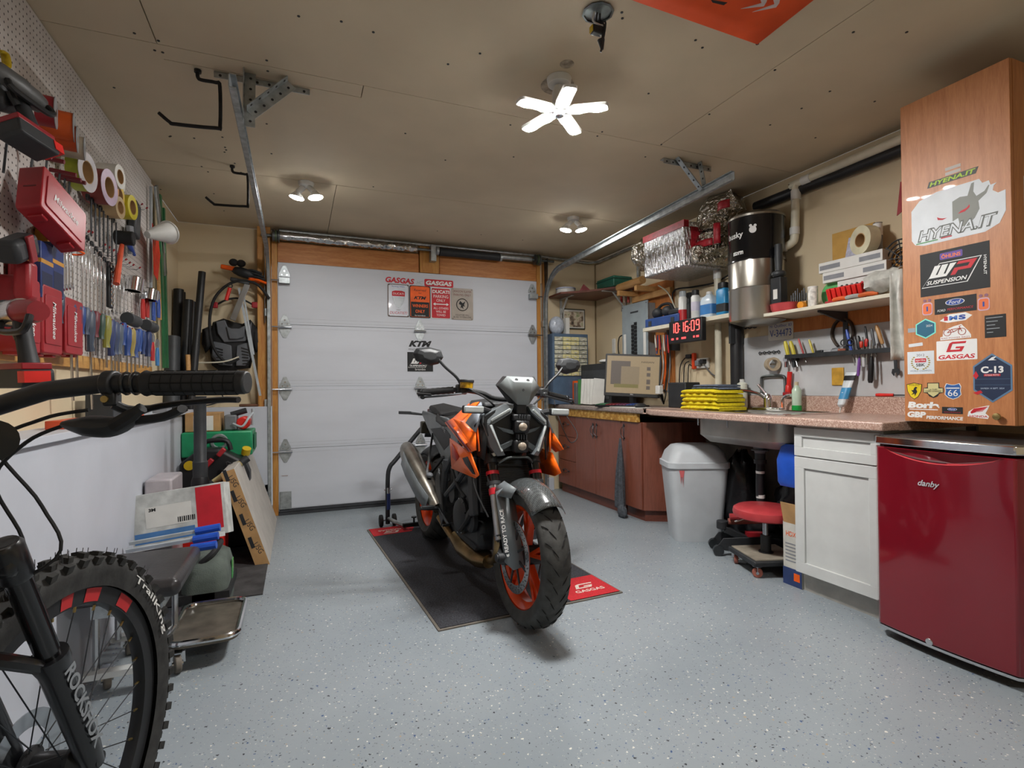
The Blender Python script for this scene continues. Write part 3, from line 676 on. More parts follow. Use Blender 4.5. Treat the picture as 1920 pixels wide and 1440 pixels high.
# headlight
hy = .13
hm = T.__class__ and MB()
out2 = [(-.165, .905), (-.075, .965), (-.04, .955), (-.035, .925), (.035, .925), (.04, .955), (.075, .965), (.165, .905), (.168, .87), (.135, .765), (.105, .725), (.06, .745), (-.06, .745), (-.105, .725), (-.135, .765), (-.168, .87)]
hl_back = [[Vector((a*k, hy+dy+.35*abs(a)**1.2*.5, .85+(b-.85)*k)) for a, b in out2] for k, dy in ((1.0, .02), (1.02, .06), (.8, .13))]
MB().loft(hl_back).build('headlight_housing', 'black_plastic', MO, smooth=20)
for sx in (-1, 1):
    # angular grey bezels, upper and lower arm
    A = lambda a, b, d=0: Vector((sx*a, hy+d+.2*abs(a)**1.2, b))
    up = [A(.036, .958, .0), A(.078, .968, .01), A(.172, .905, .03), A(.172, .872, .03), A(.135, .868, .0), A(.055, .925, -.015)]
    MB().loft([up, [v+Vector((0, .05, 0)) for v in up]]).build('headlight_bezel', 'moto_grey', MO, smooth=15, bev=.003)
    lo = [A(.172, .872, .03), A(.138, .765, .01), A(.105, .722, .0), A(.072, .728, -.01), A(.098, .765, -.02), A(.135, .868, .0)]
    MB().loft([lo, [v+Vector((0, .05, 0)) for v in lo]]).build('headlight_bezel', 'moto_grey', MO, smooth=15, bev=.003)
    MB().bar(A(.058, .943, -.011), A(.142, .886, .004), .008, .012, (0, 0, 1)).build('running_light', 'lens_clear', MO, bev=.003)
    MB().bar(A(.144, .866, .004), A(.092, .745, -.016), .008, .012, (1, 0, 0)).build('running_light', 'lens_clear', MO, bev=.003)
    wing = [A(.03, .842, -.0), A(.12, .862, .02), A(.115, .845, .03), A(.03, .825, .01)]
    MB().loft([wing, [v+Vector((0, .03, 0)) for v in wing]]).build('inner_vane', 'moto_grey', MO, smooth=10)
    wing = [A(.03, .80, .0), A(.10, .765, .015), A(.085, .745, .02), A(.035, .775, .01)]
    MB().loft([wing, [v+Vector((0, .03, 0)) for v in wing]]).build('inner_vane', 'moto_grey', MO, smooth=10)
    # side radiator fin + orange reflector strip
    MB().add([(sx*.165, .20, .90), (sx*.20, .22, .86), (sx*.185, .20, .72), (sx*.16, .17, .70), (sx*.15, .17, .80)], [(0, 1, 2, 3, 4)]).build('side_fin', 'black_plastic', MO, solid=.006)
    MB().add([(sx*.19, .196, .86), (sx*.197, .20, .86), (sx*.188, .178, .74), (sx*.182, .175, .745)], [(0, 1, 2, 3)]).build('fin_stripe', 'moto_orange', MO, solid=.009)
for z, r in ((.862, .022), (.772, .022)):
    MB().cbox((0, hy+.0, z), (.075, .05, .062)).build('lamp_bezel', 'black_plastic', MO, bev=.012)
    MB().ell((0, hy-.026, z), (r, .012, r*.9), 18, 8).build('projector_lens', 'lamp_lens', MO)
for i in range(4): MB().cbox((-.02+.0133*i, hy-.012, .815), (.005, .03, .022)).cbox((-.02+.0133*i, hy-.01, .912), (.005, .03, .016)).build('cooling_rib', 'dark_grey', MO)
MB().cbox((0, hy+.02, .945), (.05, .05, .05)).cbox((0, hy, .905), (.09, .03, .03)).build('headlight_bracket', 'charcoal', MO, bev=.006)
MB().tube(spline([(-.085, .17, .69), (-.05, .145, .715), (0, .14, .718), (.05, .145, .715), (.085, .17, .69)], 5), .006, 8).build('headlight_bracket', 'galv_dark', MO)
MB().cyl((-.118, .18, .76), (-.118, .165, .76), .009, n=10).cyl((-.118, .17, .73), (-.118, .155, .73), .009, n=10).build('bolt', 'steel', MO)
# tank, shrouds
tk = [[Vector((x*w, y, z)) for x, z in ((-1, .74), (-1, .86), (-.75, zt-.02), (0, zt), (.75, zt-.02), (1, .86), (1, .74))] for y, w, zt in ((.30, .10, .95), (.36, .15, .985), (.5, .16, .995), (.66, .12, .96), (.78, .07, .90))]
MB().loft(tk).build('fuel_tank', 'moto_dark', MO, smooth=60)
for sx in (-1, 1):
    V = [Vector((sx*a, b, c)) for a, b, c in ((.115, .55, .955), (.125, .34, .97), (.165, .21, .935), (.205, .185, .83), (.225, .115, .755), (.232, .20, .735), (.232, .585, .85), (.195, .565, .875), (.205, .325, .865))]
    MB().add(V, [(0, 1, 8, 7), (7, 8, 3, 4), (7, 4, 5, 6)]).build('tank_shroud', 'moto_orange', MO, smooth=10, solid=.007, bev=.002)
    MB().add([V[1], V[2], V[3], V[8]], [(0, 1, 2, 3)]).build('shroud_insert', M('insert_grey', '9aa2ac', .4), MO, solid=.008, bev=.001)
    n_ = Vector((sx*.006, -.001, 0))
    MB().add([V[7].lerp(V[6], .5)+n_, V[7].lerp(V[6], .8)+n_, V[4].lerp(V[5], .8)+n_, V[4].lerp(V[5], .5)+n_], [(0, 1, 2, 3)]).build('shroud_stripe', M('stripe_maroon', '6d2f36', .4), MO, solid=.002)
    Lw = [Vector((sx*a, b, c)) for a, b, c in ((.205, .57, .77), (.215, .21, .73), (.21, .105, .645), (.205, .155, .622), (.19, .565, .612), (.185, .60, .665), (.225, .33, .70))]
    MB().add(Lw, [(0, 1, 6), (1, 2, 3, 6), (6, 3, 4, 5), (0, 6, 5)]).build('lower_shroud', 'moto_orange', MO, smooth=10, solid=.007, bev=.002)
    m_ = Vector((sx*.006, 0, 0))
    MB().add([Lw[6].lerp(Lw[1], .35)+m_+Vector((0, 0, -.012)), Lw[6].lerp(Lw[1], .8)+m_+Vector((0, 0, -.012)), Lw[3].lerp(Lw[2], .2)+m_+Vector((0, 0, .014)), Lw[3].lerp(Lw[4], .2)+m_+Vector((0, 0, .014))], [(0, 1, 2, 3)]).build('shroud_vent', 'charcoal', MO, solid=.003)
    MB().add([Lw[0].lerp(Lw[6], .3)+m_, Lw[6]+m_, Lw[6].lerp(Lw[4], .35)+m_, Lw[5].lerp(Lw[6], .25)+m_], [(0, 1, 2, 3)]).build('shroud_stripe', M('stripe_red', 'b5342a', .4), MO, solid=.003)
# radiator, engine
MB().cbox((0, .27, .57), (.30, .05, .26), ROT('X', -14)).build('radiator', 'black_plastic', MO, bev=.006)
for sx in (-1, 1): MB().cbox((sx*.165, .30, .56), (.03, .07, .28), ROT('X', -14)).build('radiator_tank', 'charcoal', MO, bev=.008)
rf = MB()
for i in range(24): rf.cbox((0, .243+(.45+.0105*i-.57)*.25, .45+.0105*i), (.28, .004, .002))
rf.build('radiator_fin', 'dark_grey', MO, kind='stuff')
MB().cbox((0, .60, .50), (.24, .34, .24), ROT('X', 8)).cbox((0, .45, .62), (.22, .2, .22), ROT('X', -20)).build('engine_block', 'dark_steel', MO, bev=.02)
MB().cbox((0, .55, .30), (.21, .42, .14)).build('crankcase', 'charcoal', MO, bev=.03)
for sx in (-1, 1):
    MB().lathe([(.095, 0), (.095, .02), (.08, .035), (.04, .045)], (sx*.115, .56, .36), (sx, 0, 0), 26).lathe([(.06, 0), (.06, .02), (.045, .032)], (sx*.115, .40, .37), (sx, 0, 0), 22).lathe([(.055, 0), (.05, .025)], (sx*.115, .71, .45), (sx, 0, 0), 20).build('engine_cover', 'charcoal', MO)
    bl = MB()
    for i in range(9):
        a = 2*math.pi*i/9; bl.cyl((sx*.13, .56+.088*math.cos(a), .36+.088*math.sin(a)), (sx*.142, .56+.088*math.cos(a), .36+.088*math.sin(a)), .007, n=6)
    bl.build('cover_bolt', 'steel', MO, kind='stuff')
    # frame tubes
    MB().tube([(sx*.10, .30, .86), (sx*.15, .62, .72), (sx*.13, .86, .56)], .016, 8).tube([(sx*.11, .32, .78), (sx*.15, .55, .56), (sx*.13, .84, .42)], .016, 8).tube([(sx*.15, .62, .72), (sx*.15, .55, .56)], .014, 8).tube([(sx*.13, .86, .62), (sx*.135, .9, .32)], .022, 8).build('frame', 'dark_grey', MO)
    MB().tube(spline([(sx*.15, .45, .48), (sx*.16, .55, .52), (sx*.15, .7, .60)], 4), .009, 6).tube(spline([(sx*.14, .33, .45), (sx*.16, .4, .36), (sx*.15, .5, .30)], 4), .012, 6).build('coolant_hose', 'black_rubber', MO)
    # heel plate and pegs
    MB().prism([(.80, .30), (.84, .24), (.96, .36), (1.0, .50), (.95, .56), (.88, .44)], Fr((sx*.155, 0, 0), (0, 1, 0), (0, 0, 1)), .012).build('heel_plate', 'dark_grey', MO, bev=.004)
    MB().cyl((sx*.16, .88, .335), (sx*.27, .885, .34), .012, n=10).cbox((sx*.225, .883, .343), (.075, .03, .02)).build('footpeg', 'charcoal', MO, bev=.004)
    MB().tube([(sx*.16, .90, .34), (sx*.165, .72, .30), (sx*.165, .66, .29)], .007, 8).cyl((sx*.16, .66, .29), (sx*.2, .66, .29), .008, n=8).build('foot_lever', 'dark_steel', MO)
    # swingarm
    MB().loft([[Vector((sx*.115+a, y, z+b)) for a, b in ((-.018, -h), (.018, -h), (.018, h), (-.018, h))] for y, z, h in ((.92, .40, .05), (1.12, .40, .06), (1.32, .355, .04), (1.52, .315, .032))]).build('swingarm', 'dark_grey', MO, bev=.008)
    # tail side panels
    tp = [(1.60, .885), (1.62, .86), (1.42, .76), (1.10, .62), (.96, .47), (.90, .49), (.93, .62), (.78, .70), (.72, .80), (1.0, .86)]
    hole = [(1.36, .77), (1.02, .66), (.93, .70), (.90, .76), (1.05, .80)]
    MB().prism(tp, Fr((sx*.10, 0, 0), (0, 1, 0), (0, 0, 1)), .014).build('tail_panel', 'moto_grey', MO, bev=.004)
    MB().prism(hole, Fr((sx*(.116 if sx > 0 else .1015), 0, 0), (0, 1, 0), (0, 0, 1)), .001).build('tail_opening', 'black_plastic', MO)
text('990 DUKE', .24, .03, Fr((-.1015, 1.12, .815), (0, -1, -.32), (0, -.32, 1)), M('badge', 'a8adb2', .4), MO, bold=.02)
MB().cyl((0, .86, .42), (0, 1.0, .62), .03, n=14).build('rear_shock', 'dark_steel', MO)
MB().tube([(0, .96, .44), (0, 1.06, .66)], .03, 10).build('shock_spring', 'charcoal', MO)
# seats and tail
def seat(rows, name):
    MB().loft([[Vector((x*w, y, zb)) if i in (0, 4) else Vector((x*w, y, zt-(.02 if i in (1, 3) else 0))) for i, x in enumerate((-1, -.92, 0, .92, 1))] for y, w, zb, zt in rows]).build(name, 'black_rubber', MO, smooth=60, bev=.006)
seat([(.76, .06, .83, .86), (.85, .09, .81, .85), (1.0, .13, .81, .845), (1.12, .135, .83, .865), (1.18, .12, .85, .90)], 'rider_seat')
seat([(1.14, .10, .87, .90), (1.24, .115, .88, .935), (1.42, .10, .90, .945), (1.58, .06, .91, .93)], 'pillion_seat')
MB().loft([[Vector((x*w, y, z)) for x, z in ((-1, zb), (1, zb), (.8, zt), (-.8, zt))] for y, w, zb, zt in ((.9, .09, .70, .82), (1.2, .09, .78, .87), (1.6, .06, .86, .90), (1.68, .04, .875, .895))]).build('tail_body', 'charcoal', MO, bev=.006)
MB().cbox((0, 1.685, .88), (.08, .03, .03)).build('tail_light', M('tail_red', '5c1216', .2, coat=.5), MO, bev=.006)
MB().loft([[Vector((x*.03, y, z)) for x, z in ((-1, z0-.02), (1, z0-.02), (1, z0), (-1, z0))] for y, z0 in ((1.5, .85), (1.68, .80), (1.78, .70))]).build('plate_holder', 'black_plastic', MO)
MB().cbox((-.02, 1.75, .755), (.1, .05, .09)).build('plate_light', M('olive_dark', '3a382d', .4), MO, bev=.008)
MB().grid(lambda a, s: Vector(((s-.5)*.2, 1.48-(.335+.01*math.cos(math.pi*(s-.5)))*math.cos(R(62+70*a)), .315+(.335-.06*abs(2*s-1)**2.5)*math.sin(R(62+70*a)))), 12, 8).build('rear_hugger', 'charcoal', MO, solid=.003)
# exhaust
MB().tube(spline([(-.03, .30, .42), (-.06, .20, .34), (-.05, .24, .22), (-.03, .4, .17), (-.06, .6, .155), (-.09, .78, .18), (-.14, .92, .28)], 5), .024, 12).build('exhaust_header', 'bronze', MO)
MB().loft([MB.ring((-.04, .36, .17), (0, 1, 0), .035, 14), MB.ring((-.03, .46, .155), (0, 1, 0), .075, 14, .05), MB.ring((-.04, .66, .155), (0, 1, 0), .08, 14, .055), MB.ring((-.08, .78, .19), (0, 1, .3), .04, 14)]).build('exhaust_collector', 'bronze', MO, smooth=60)
m0, m1 = Vector((-.16, .90, .33)), Vector((-.205, 1.60, .615)); md = (m1-m0)
mu = MB().loft([MB.ring(m0+md*t, md, r, 12, r*1.15) for t, r in ((0, .03), (.12, .045), (.3, .062), (.8, .066), (.93, .058), (1, .045))]); mu.build('muffler', 'muffler', MO, smooth=40)
MB().loft([[m0+md*t+Vector((-.067*k, 0, 0))+Vector((0, -.06, .10))*b for b in (-.5, .45)] for t, k in ((.08, .75), (.3, .97), (.62, 1.03), (.82, .9))], False).build('muffler_shield', 'moto_grey', MO, solid=.004)
MB().cyl(m1-md*.01, m1+md*.025, .03, n=14).build('muffler_outlet', 'charcoal', MO)
MB().bar((-.15, 1.18, .48), (-.11, 1.0, .62), .02, .014, (1, 0, 0)).bar((-.17, 1.15, .50), (-.10, 1.3, .74), .018, .012, (1, 0, 0)).build('muffler_bracket', 'black_plastic', MO)
MB().ell((-.17, 1.08, .50), (.022, .03, .018), 12, 7).build('rear_brake_reservoir', 'grey_plastic', MO)
MB().tube([(.14, .78, .30), (.22, .86, .02)], .012, 8).cbox((.225, .866, .006), (.05, .05, .012)).build('side_stand', 'charcoal', MO)
MB().loft([[Vector((x, y, z)) for x, z in ((-.09, zb), (.09, zb), (.10, zb+.05), (-.10, zb+.05))] for y, zb in ((.34, .27), (.44, .20), (.86, .21))]).build('belly_guard', 'charcoal', MO, bev=.01)
# ---------------- rear paddock stand standing behind the bike
ps = T('paddock_stand', 'black and blue paddock stand with small wheels behind the motorcycle', 'paddock stand')
Y0 = 4.12
A = [at(727, 982, Y=Y0), at(727, 900, Y=Y0), at(731, 876, Y=Y0), at(742, 862, Y=Y0), at(788, 806, Y=Y0), at(797, 800, Y=Y0)]
B = [at(797, 800, Y=Y0), at(812, 800, Y=Y0-.03), at(822, 808, Y=Y0-.06), at(828, 870, Y=Y0-.1), at(840, 960, Y=Y0-.12)]
MB().tube(spline(A, 4), .017, 10).build('handle_tube', 'charcoal', ps); MB().tube(spline(B, 4), .017, 10).build('handle_tube', 'charcoal', ps)
a_, b_ = at(727.5, 955, Y=Y0), at(727.5, 925, Y=Y0); MB().cyl(a_, b_, .0185, n=12).build('blue_sleeve', M('stand_blue', '2c3f7c', .45), ps)
c_ = at(727.5, 914, Y=Y0); MB().cyl(b_, c_, .0185, n=12).cyl(b_+Vector((-.03, 0, .03)), b_+Vector((.03, 0, .03)), .006, n=8).build('joint_collar', 'steel', ps)
for dx in (-.05, .05):
    w0 = Vector((A[0].x+dx, Y0, .045)); MB().cyl(w0-Vector((.014, 0, 0)), w0+Vector((.014, 0, 0)), .045, n=20).build('wheel', 'black_rubber', ps, bev=.006)
MB().cyl((A[0].x-.06, Y0, .045), (A[0].x+.06, Y0, .045), .008, n=8).build('wheel_axle', 'steel', ps)
f0 = Vector((A[0].x+.0, Y0, .06)); f1 = Vector((A[0].x+.10, 3.93, .035))
MB().tube(spline([f0, (f0+f1)/2+Vector((.01, 0, -.01)), f1], 4), .015, 10).build('foot_tube', 'galvanised', ps)
MB().cbox(f1+Vector((.06, -.02, .01)), (.17, .03, .03)).cbox(f1+Vector((.15, -.02, .03)), (.07, .05, .035)).build('lift_pad', 'black_plastic', ps, bev=.005)
MB().cyl(f1+Vector((.06, -.02, .02)), f1+Vector((.06, -.02, .06)), .007, n=8).cyl(f1+Vector((.06, -.02, .06)), f1+Vector((.06, -.02, .068)), .02, n=12).build('clamp_knob', 'black_plastic', ps)
# ================================================================ right side: cabinets, counters, fridge
wood('cherry', '74402f', '8a4f3e', 5, .35, 'Z', coat=.15); wood('cherry_dark', '5f3226', '743f30', 5, .4, 'Y', coat=.1); wood('oak_veneer', 'a8683c', 'c48452', 6, .45, 'Z', coat=.1, bstr=.02)
def speckle(name, a, b_, c_, rough=.35, sc=260):
    m, t, b, tc = base_mat(name)
    v = nn(t, 'ShaderNodeTexVoronoi', Scale=float(sc)); t.links.new(tc.outputs['Object'], v.inputs['Vector'])
    sp = nn(t, 'ShaderNodeSeparateColor'); t.links.new(v.outputs['Color'], sp.inputs[0])
    col = ramp(t, sp.outputs[0], (.0, lin(a)), (.55, lin(b_)), (.95, lin(c_)))
    t.links.new(col, b.inputs['Base Color']); b.inputs['Roughness'].default_value = rough
speckle('pink_laminate', '9d7a6c', 'b49485', 'd2bcae'); speckle('grey_laminate', '6f615c', '91827b', 'b3a69d')
speckle('osb', 'a9762f', 'c4923f', 'dcb565', .7, 45)
M('white_lacquer', 'c6c8c6', .35, noise=.02); M('bin_white', 'b9bec2', .45, noise=.05, ns=5, bmp=.05); M('fridge_red', '741320', .12, noise=.04, ns=4, coat=.7)
M('pvc', 'd2cdb9', .35, noise=.04); M('abs_black', '202124', .4, noise=.1); M('brass', '9d8a5a', .35, .9); M('brushed', 'b5b1a8', .28, 1, noise=.1, ns=6, stretch=(1, 1, .02))
XC = 2.47
def yat(px, X=XC, py=850): return at(px, py, X=X).y
def cherry_body(y0, y1, label, extra=None, poly=None):
    t = T('base_cabinet', label, 'cabinet', 'cherry base cabinets')
    if poly: MB().prism(poly, Matrix.Translation((0, 0, .09)), .685).build('body', 'cherry', t, bev=.002)
    else: MB().box(XC+.018, 2.985, y0, y1, .09, .775).build('body', 'cherry_dark', t)
    if not poly: MB().box(XC+.04, XC+.055, y0, y1, 0, .09).build('toe_kick', 'cherry_dark', t)
    return t
def pull(p, par, vert=True):
    d = Vector((0, 0, 1)) if vert else Vector((0, 1, 0)); n = Vector((-1, 0, 0)); L = .05
    b = MB(); side = Vector((0, 1, 0)) if vert else Vector((0, 0, 1))
    for s in (-1, 1): b.tube(spline([p+d*L+n*.012, p+d*L*.5+n*.022+side*s*.018, p+n*.024+side*s*.021, p-d*L*.5+n*.022+side*s*.018, p-d*L+n*.012], 3), .0028, 6)
    for k in (-1, 1): b.cyl(p+d*L*k, p+d*L*k+n*.014, .006, n=8); b.ell(p+d*(L+.012)*k+n*.01, (.006, .006, .006), 8, 5)
    b.build('handle', 'dark_steel', par)
y_ = [4.80, yat(1079), yat(1117), yat(1165), 3.405]
c1 = cherry_body(y_[1]+.001, y_[0], 'narrow cherry drawer cabinet at far end under computer desk')
for z0, z1 in ((.095, .33), (.335, .565), (.57, .772)):
    d_ = MB().box(XC, XC+.018, y_[1]+.003, y_[0]-.003, z0, z1).build('drawer', 'cherry', c1, bev=.002)
    pull(Vector((XC, (y_[0]+y_[1])/2, (z0+z1)/2+.02)), d_, False)
c2 = cherry_body(y_[3]+.001, y_[1]-.001, 'cherry double door cabinet in middle under computer desk')
for a, b_, hp in ((y_[2]+.002, y_[1]-.003, 1), (y_[3]+.003, y_[2]-.002, -1)):
    d_ = MB().box(XC, XC+.018, a, b_, .095, .772).build('door', 'cherry', c2, bev=.002)
    pull(Vector((XC, (y_[2]+.03*hp), .665)), d_)
c3 = cherry_body(0, 0, 'cherry end cabinet with a towel on its door handle', poly=[(XC+.018, y_[3]-.001), (XC+.018, 3.40), (2.74, 3.25), (2.985, 3.25), (2.985, y_[3]-.001)])
MB().prism([(XC+.05, y_[3]-.001), (XC+.05, 3.425), (2.75, 3.285), (2.98, 3.285), (2.98, y_[3]-.001)], Matrix.Translation((0, 0, 0)), .09).build('toe_kick', 'cherry_dark', c3)
d_ = MB().box(XC, XC+.017, 3.40, y_[3]-.004, .095, .772).build('door', 'cherry', c3, bev=.002)
hp_ = at(1171, 803, X=XC); pull(Vector((XC, hp_.y, .685)), d_)
# towel on the handle
tw = MB()
def towel(u, v):
    w = .012+.075*min(1, v*1.15)**.8; y = hp_.y+.012-(u-.5)*2*w*.75-.02*v
    return Vector((XC-.035-.018*math.sin(u*13+v*2)*min(1, v*2)-.012*v, y, .635-.60*v*(1-.06*math.cos(u*9))))
tw.grid(towel, 26, 24); M('towel', '4c5056', .95, noise=.2, ns=60, bmp=.5, bs=300)
tt = T('hand_towel', 'dark grey towel hanging from cherry cabinet handle', 'towel'); tw.build('cloth', 'towel', tt, solid=.006, smooth=60)
MB().ell((XC-.05, hp_.y-.03, .05), (.03, .055, .055), 14, 9).build('rolled_end', 'towel', tt)
# OSB rail and desk counter
S('chipboard_rail', MB().box(2.45, 2.475, 3.42, 4.82, .776, .844), 'osb', 'raw yellow chipboard rail between cherry doors and desk counter', 'board')
S('desk_counter', MB().prism([(2.425, 3.30), (2.985, 3.30), (2.985, 4.84), (2.425, 4.84)], Matrix.Translation((0, 0, .845)), .04), 'grey_laminate', 'brownish speckled laminate desk counter under monitor', 'countertop', bev=.012, seg=3)

sc_ = T('sink_counter', 'pink speckled laminate counter with backsplash around sink', 'countertop')
sx0, sx1, sy0, sy1 = 2.41, 2.84, 2.06, 2.76
MB().prism([(2.30, 1.47), (sx0, 1.47), (sx0, 3.29), (2.43, 3.29), (2.30, 3.06)], Matrix.Translation((0, 0, .851)), .039).build('top_front', 'pink_laminate', sc_, bev=.010, seg=3)
MB().box(sx0, 2.965, sy1, 3.29, .852, .89).box(sx0, 2.965, 1.47, sy0, .852, .89).box(sx1, 2.965, sy0, sy1, .852, .89).build('top_back', 'pink_laminate', sc_)
MB().box(2.965, 2.985, 1.47, 2.86, .852, .985).build('backsplash', 'pink_laminate', sc_, bev=.004)
# sink
sk = T('sink', 'stainless steel single bowl sink set into pink counter', 'sink')
MB().prism(sh(rect(sy1-sy0+.04, sx1-sx0+.04, .05), 0, 0), Fr(((sx0+sx1)/2, (sy0+sy1)/2, .888), (0, 1, 0), (-1, 0, 0)), .005) if False else None
rim = MB(); o_ = rect(sx1-sx0+.05, sy1-sy0+.05, .05, 5); i_ = rect(sx1-sx0-.01, sy1-sy0-.01, .05, 5); cx_, cy_ = (sx0+sx1)/2, (sy0+sy1)/2
rings = [[Vector((cx_+a, cy_+b, z)) for a, b in pl] for pl, z in ((o_, .8905), (o_, .896), (i_, .898), (i_, .892))]
rim.loft(rings, False).build('rim', 'chrome', sk)
i2 = rect(sx1-sx0-.03, sy1-sy0-.03, .07, 5); i3 = rect(sx1-sx0-.12, sy1-sy0-.12, .06, 5)
M('sink_steel', 'b5b3ac', .42, .6, noise=.12, ns=6)
MB().loft([[Vector((cx_+a, cy_+b, z)) for a, b in pl] for pl, z in ((i_, .89), (i2, .86), (i2, .74), (i3, .695))], False).add([(cx_+a, cy_+b, .695) for a, b in i3], [tuple(range(len(i3)))]).build('bowl', 'sink_steel', sk, solid=.002)
MB().cyl((cx_, cy_, .695), (cx_, cy_, .64), .045, .03, n=18).cyl((cx_, cy_, .66), (cx_, cy_, .655), .05, n=18).build('strainer', 'grey_plastic', sk)
for yk in (2.15, 2.45, 2.7): MB().box(sx0-.005, sx0+.0, yk-.004, yk+.004, .80, .852).build('clip', 'steel', sk)
dr = T('drain_pipe', 'black plastic drain pipe with trap below sink', 'pipe')
MB().cyl((cx_, cy_, .64), (cx_, cy_, .60), .03, n=14).cyl((cx_, cy_, .60), (cx_, cy_, .575), .036, n=14).build('coupling', 'dark_grey', dr)
MB().tube(spline([(cx_, cy_, .575), (cx_, cy_, .35), (cx_+.05, cy_-.02, .28), (cx_+.12, cy_-.04, .32), (cx_+.2, cy_-.04, .40), (2.96, cy_-.04, .40)], 5), .024, 12).build('trap', 'abs_black', dr)
MB().cyl((cx_, cy_, .53), (cx_, cy_, .515), .026, n=14).build('label_band', 'white_plastic', dr); MB().cyl((cx_, cy_, .385), (cx_, cy_, .365), .026, n=14).build('label_band', 'white_plastic', dr)
# faucet
fa = T('faucet', 'chrome single lever kitchen faucet behind the sink', 'faucet'); fb = at(1440, 762, X=2.88); fb.z = .897
MB().box(2.85, 2.91, fb.y-.11, fb.y+.11, .8965, .91).build('deck_plate', 'chrome', fa, bev=.006)
MB().lathe([(.026, 0), (.026, .05), (.022, .075), (.012, .09)], (2.88, fb.y, .908), (0, 0, 1), 18).build('body', 'chrome', fa)
MB().tube(spline([(2.88, fb.y, .95), (2.85, fb.y+.04, .995), (2.79, fb.y+.11, 1.02), (2.73, fb.y+.165, 1.015), (2.72, fb.y+.175, .985)], 5), .011, 10).build('spout', 'chrome', fa)
MB().tube(spline([(2.88, fb.y, .985), (2.87, fb.y+.03, 1.02), (2.86, fb.y+.06, 1.06)], 4), [.014]+[.009]*8, 8).build('lever', 'chrome', fa)
sp_ = at(1475, 740, X=2.90); MB().tube(spline([(2.90, sp_.y+.03, .897), (2.90, sp_.y+.03, .96), (2.90, sp_.y+.0, .985), (2.88, sp_.y-.05, .99)], 4), .010, 10).build('side_spray', 'chrome', fa)
# loop of pipe on the wall above
MB_ = MB(); a0 = at(1428, 735, X=2.955); b0 = at(1472, 735, X=2.955)
MB_.tube(spline([(2.955, a0.y, .985), (2.955, a0.y, 1.08), (2.955, a0.y-.02, 1.115), (2.955, b0.y+.02, 1.115), (2.955, b0.y, 1.08), (2.955, b0.y, .985)], 5), .009, 8)
S('bent_pipe', MB_, 'galv_dark', 'dull metal pipe loop bent like an arch behind the faucet', 'pipe')
# ---- white cabinet
wc = T('white_cabinet', 'white shaker cabinet with drawer and door beside red fridge', 'cabinet'); wy0, wy1, wx = 1.512, 1.945, 2.35
MB().box(wx+.02, 2.985, wy0, wy1, .10, .849).build('body', 'white_lacquer', wc)
MB().box(wx+.06, wx+.075, wy0, wy1, 0, .10).build('toe_kick', M('kick_grey', 'b0ada6', .5), wc)
def shaker(z0, z1, nm, bw=.055):
    f = MB().box(wx, wx+.02, wy0+.002, wy1-.002, z0, z0+bw).box(wx, wx+.02, wy0+.002, wy1-.002, z1-bw, z1).box(wx, wx+.02, wy0+.002, wy0+bw, z0+bw, z1-bw).box(wx, wx+.02, wy1-bw, wy1-.002, z0+bw, z1-bw)
    o = f.build(nm, 'white_lacquer', wc, bev=.0015); MB().box(wx+.010, wx+.02, wy0+bw, wy1-bw, z0+bw, z1-bw).build('recessed_panel', 'white_lacquer', o)
shaker(.695, .838, 'drawer', .045); shaker(.105, .690, 'door')
# ---- fridge
fg = T('mini_fridge', 'glossy red retro mini fridge with chrome trim', 'fridge'); fy0, fy1, fx = .975, 1.50, 2.262
def fpoly(x0, bulge, y0, y1, rr=.035, xb=2.80):
    pts = [(xb, y0), (xb, y1)]; n = 16
    for i in range(n+1):
        t_ = i/n; y = y1-(y1-y0)*t_; e_ = min(t_, 1-t_)*(y1-y0); rd = 0 if e_ > rr else rr-math.sqrt(max(0, rr*rr-(rr-e_)**2))
        pts.append((x0-bulge*(1-(2*t_-1)**2)+rd, y))
    return pts
MB().prism(fpoly(fx+.075, 0, fy0+.004, fy1-.004, .001), Matrix.Translation((0, 0, .04)), .755).build('body', M('fridge_side', '6d1019', .3, coat=.3), fg, bev=.003)
MB().prism(fpoly(fx, .022, fy0, fy1, xb=fx+.065), Matrix.Translation((0, 0, .052)), .742).build('door', 'fridge_red', fg, smooth=40, bev=.006)
MB().prism(fpoly(fx-.006, .022, fy0-.003, fy1+.003), Matrix.Translation((0, 0, .805)), .032).build('top_trim', 'chrome', fg, smooth=40, bev=.004)
MB().prism(fpoly(fx+.012, .022, fy0+.012, fy1-.012), Matrix.Translation((0, 0, .837)), .003).build('top_plate', M('fridge_top', '8d8f92', .22, .9), fg, smooth=40)
MB().prism(fpoly(fx+.002, .022, fy0+.002, fy1-.002, xb=fx+.06), Matrix.Translation((0, 0, .040)), .010).build('bottom_trim', 'chrome', fg, smooth=40)
MB().prism(fpoly(fx+.09, .0, fy0+.01, fy1-.01), Matrix.Translation((0, 0, .008)), .03).build('plinth', 'black_plastic', fg)
for yy in (fy0+.05, fy1-.05): MB().cyl((fx+.12, yy, 0), (fx+.12, yy, .012), .02, n=12).cyl((2.74, yy, 0), (2.74, yy, .012), .02, n=12).build('foot', 'black_plastic', fg)
yc = (fy0+fy1)/2
def lens(k, d0): return [(x_, y) for x_, y in [(-.20+.4*i/14, 0) for i in range(15)] + [(.20-.4*i/14, -.046*k*math.sin(math.pi*i/14)**.7) for i in range(1, 14)]]
def on_door(u): return fx-.022*(1-(2*(u)/(fy1-fy0))**2)
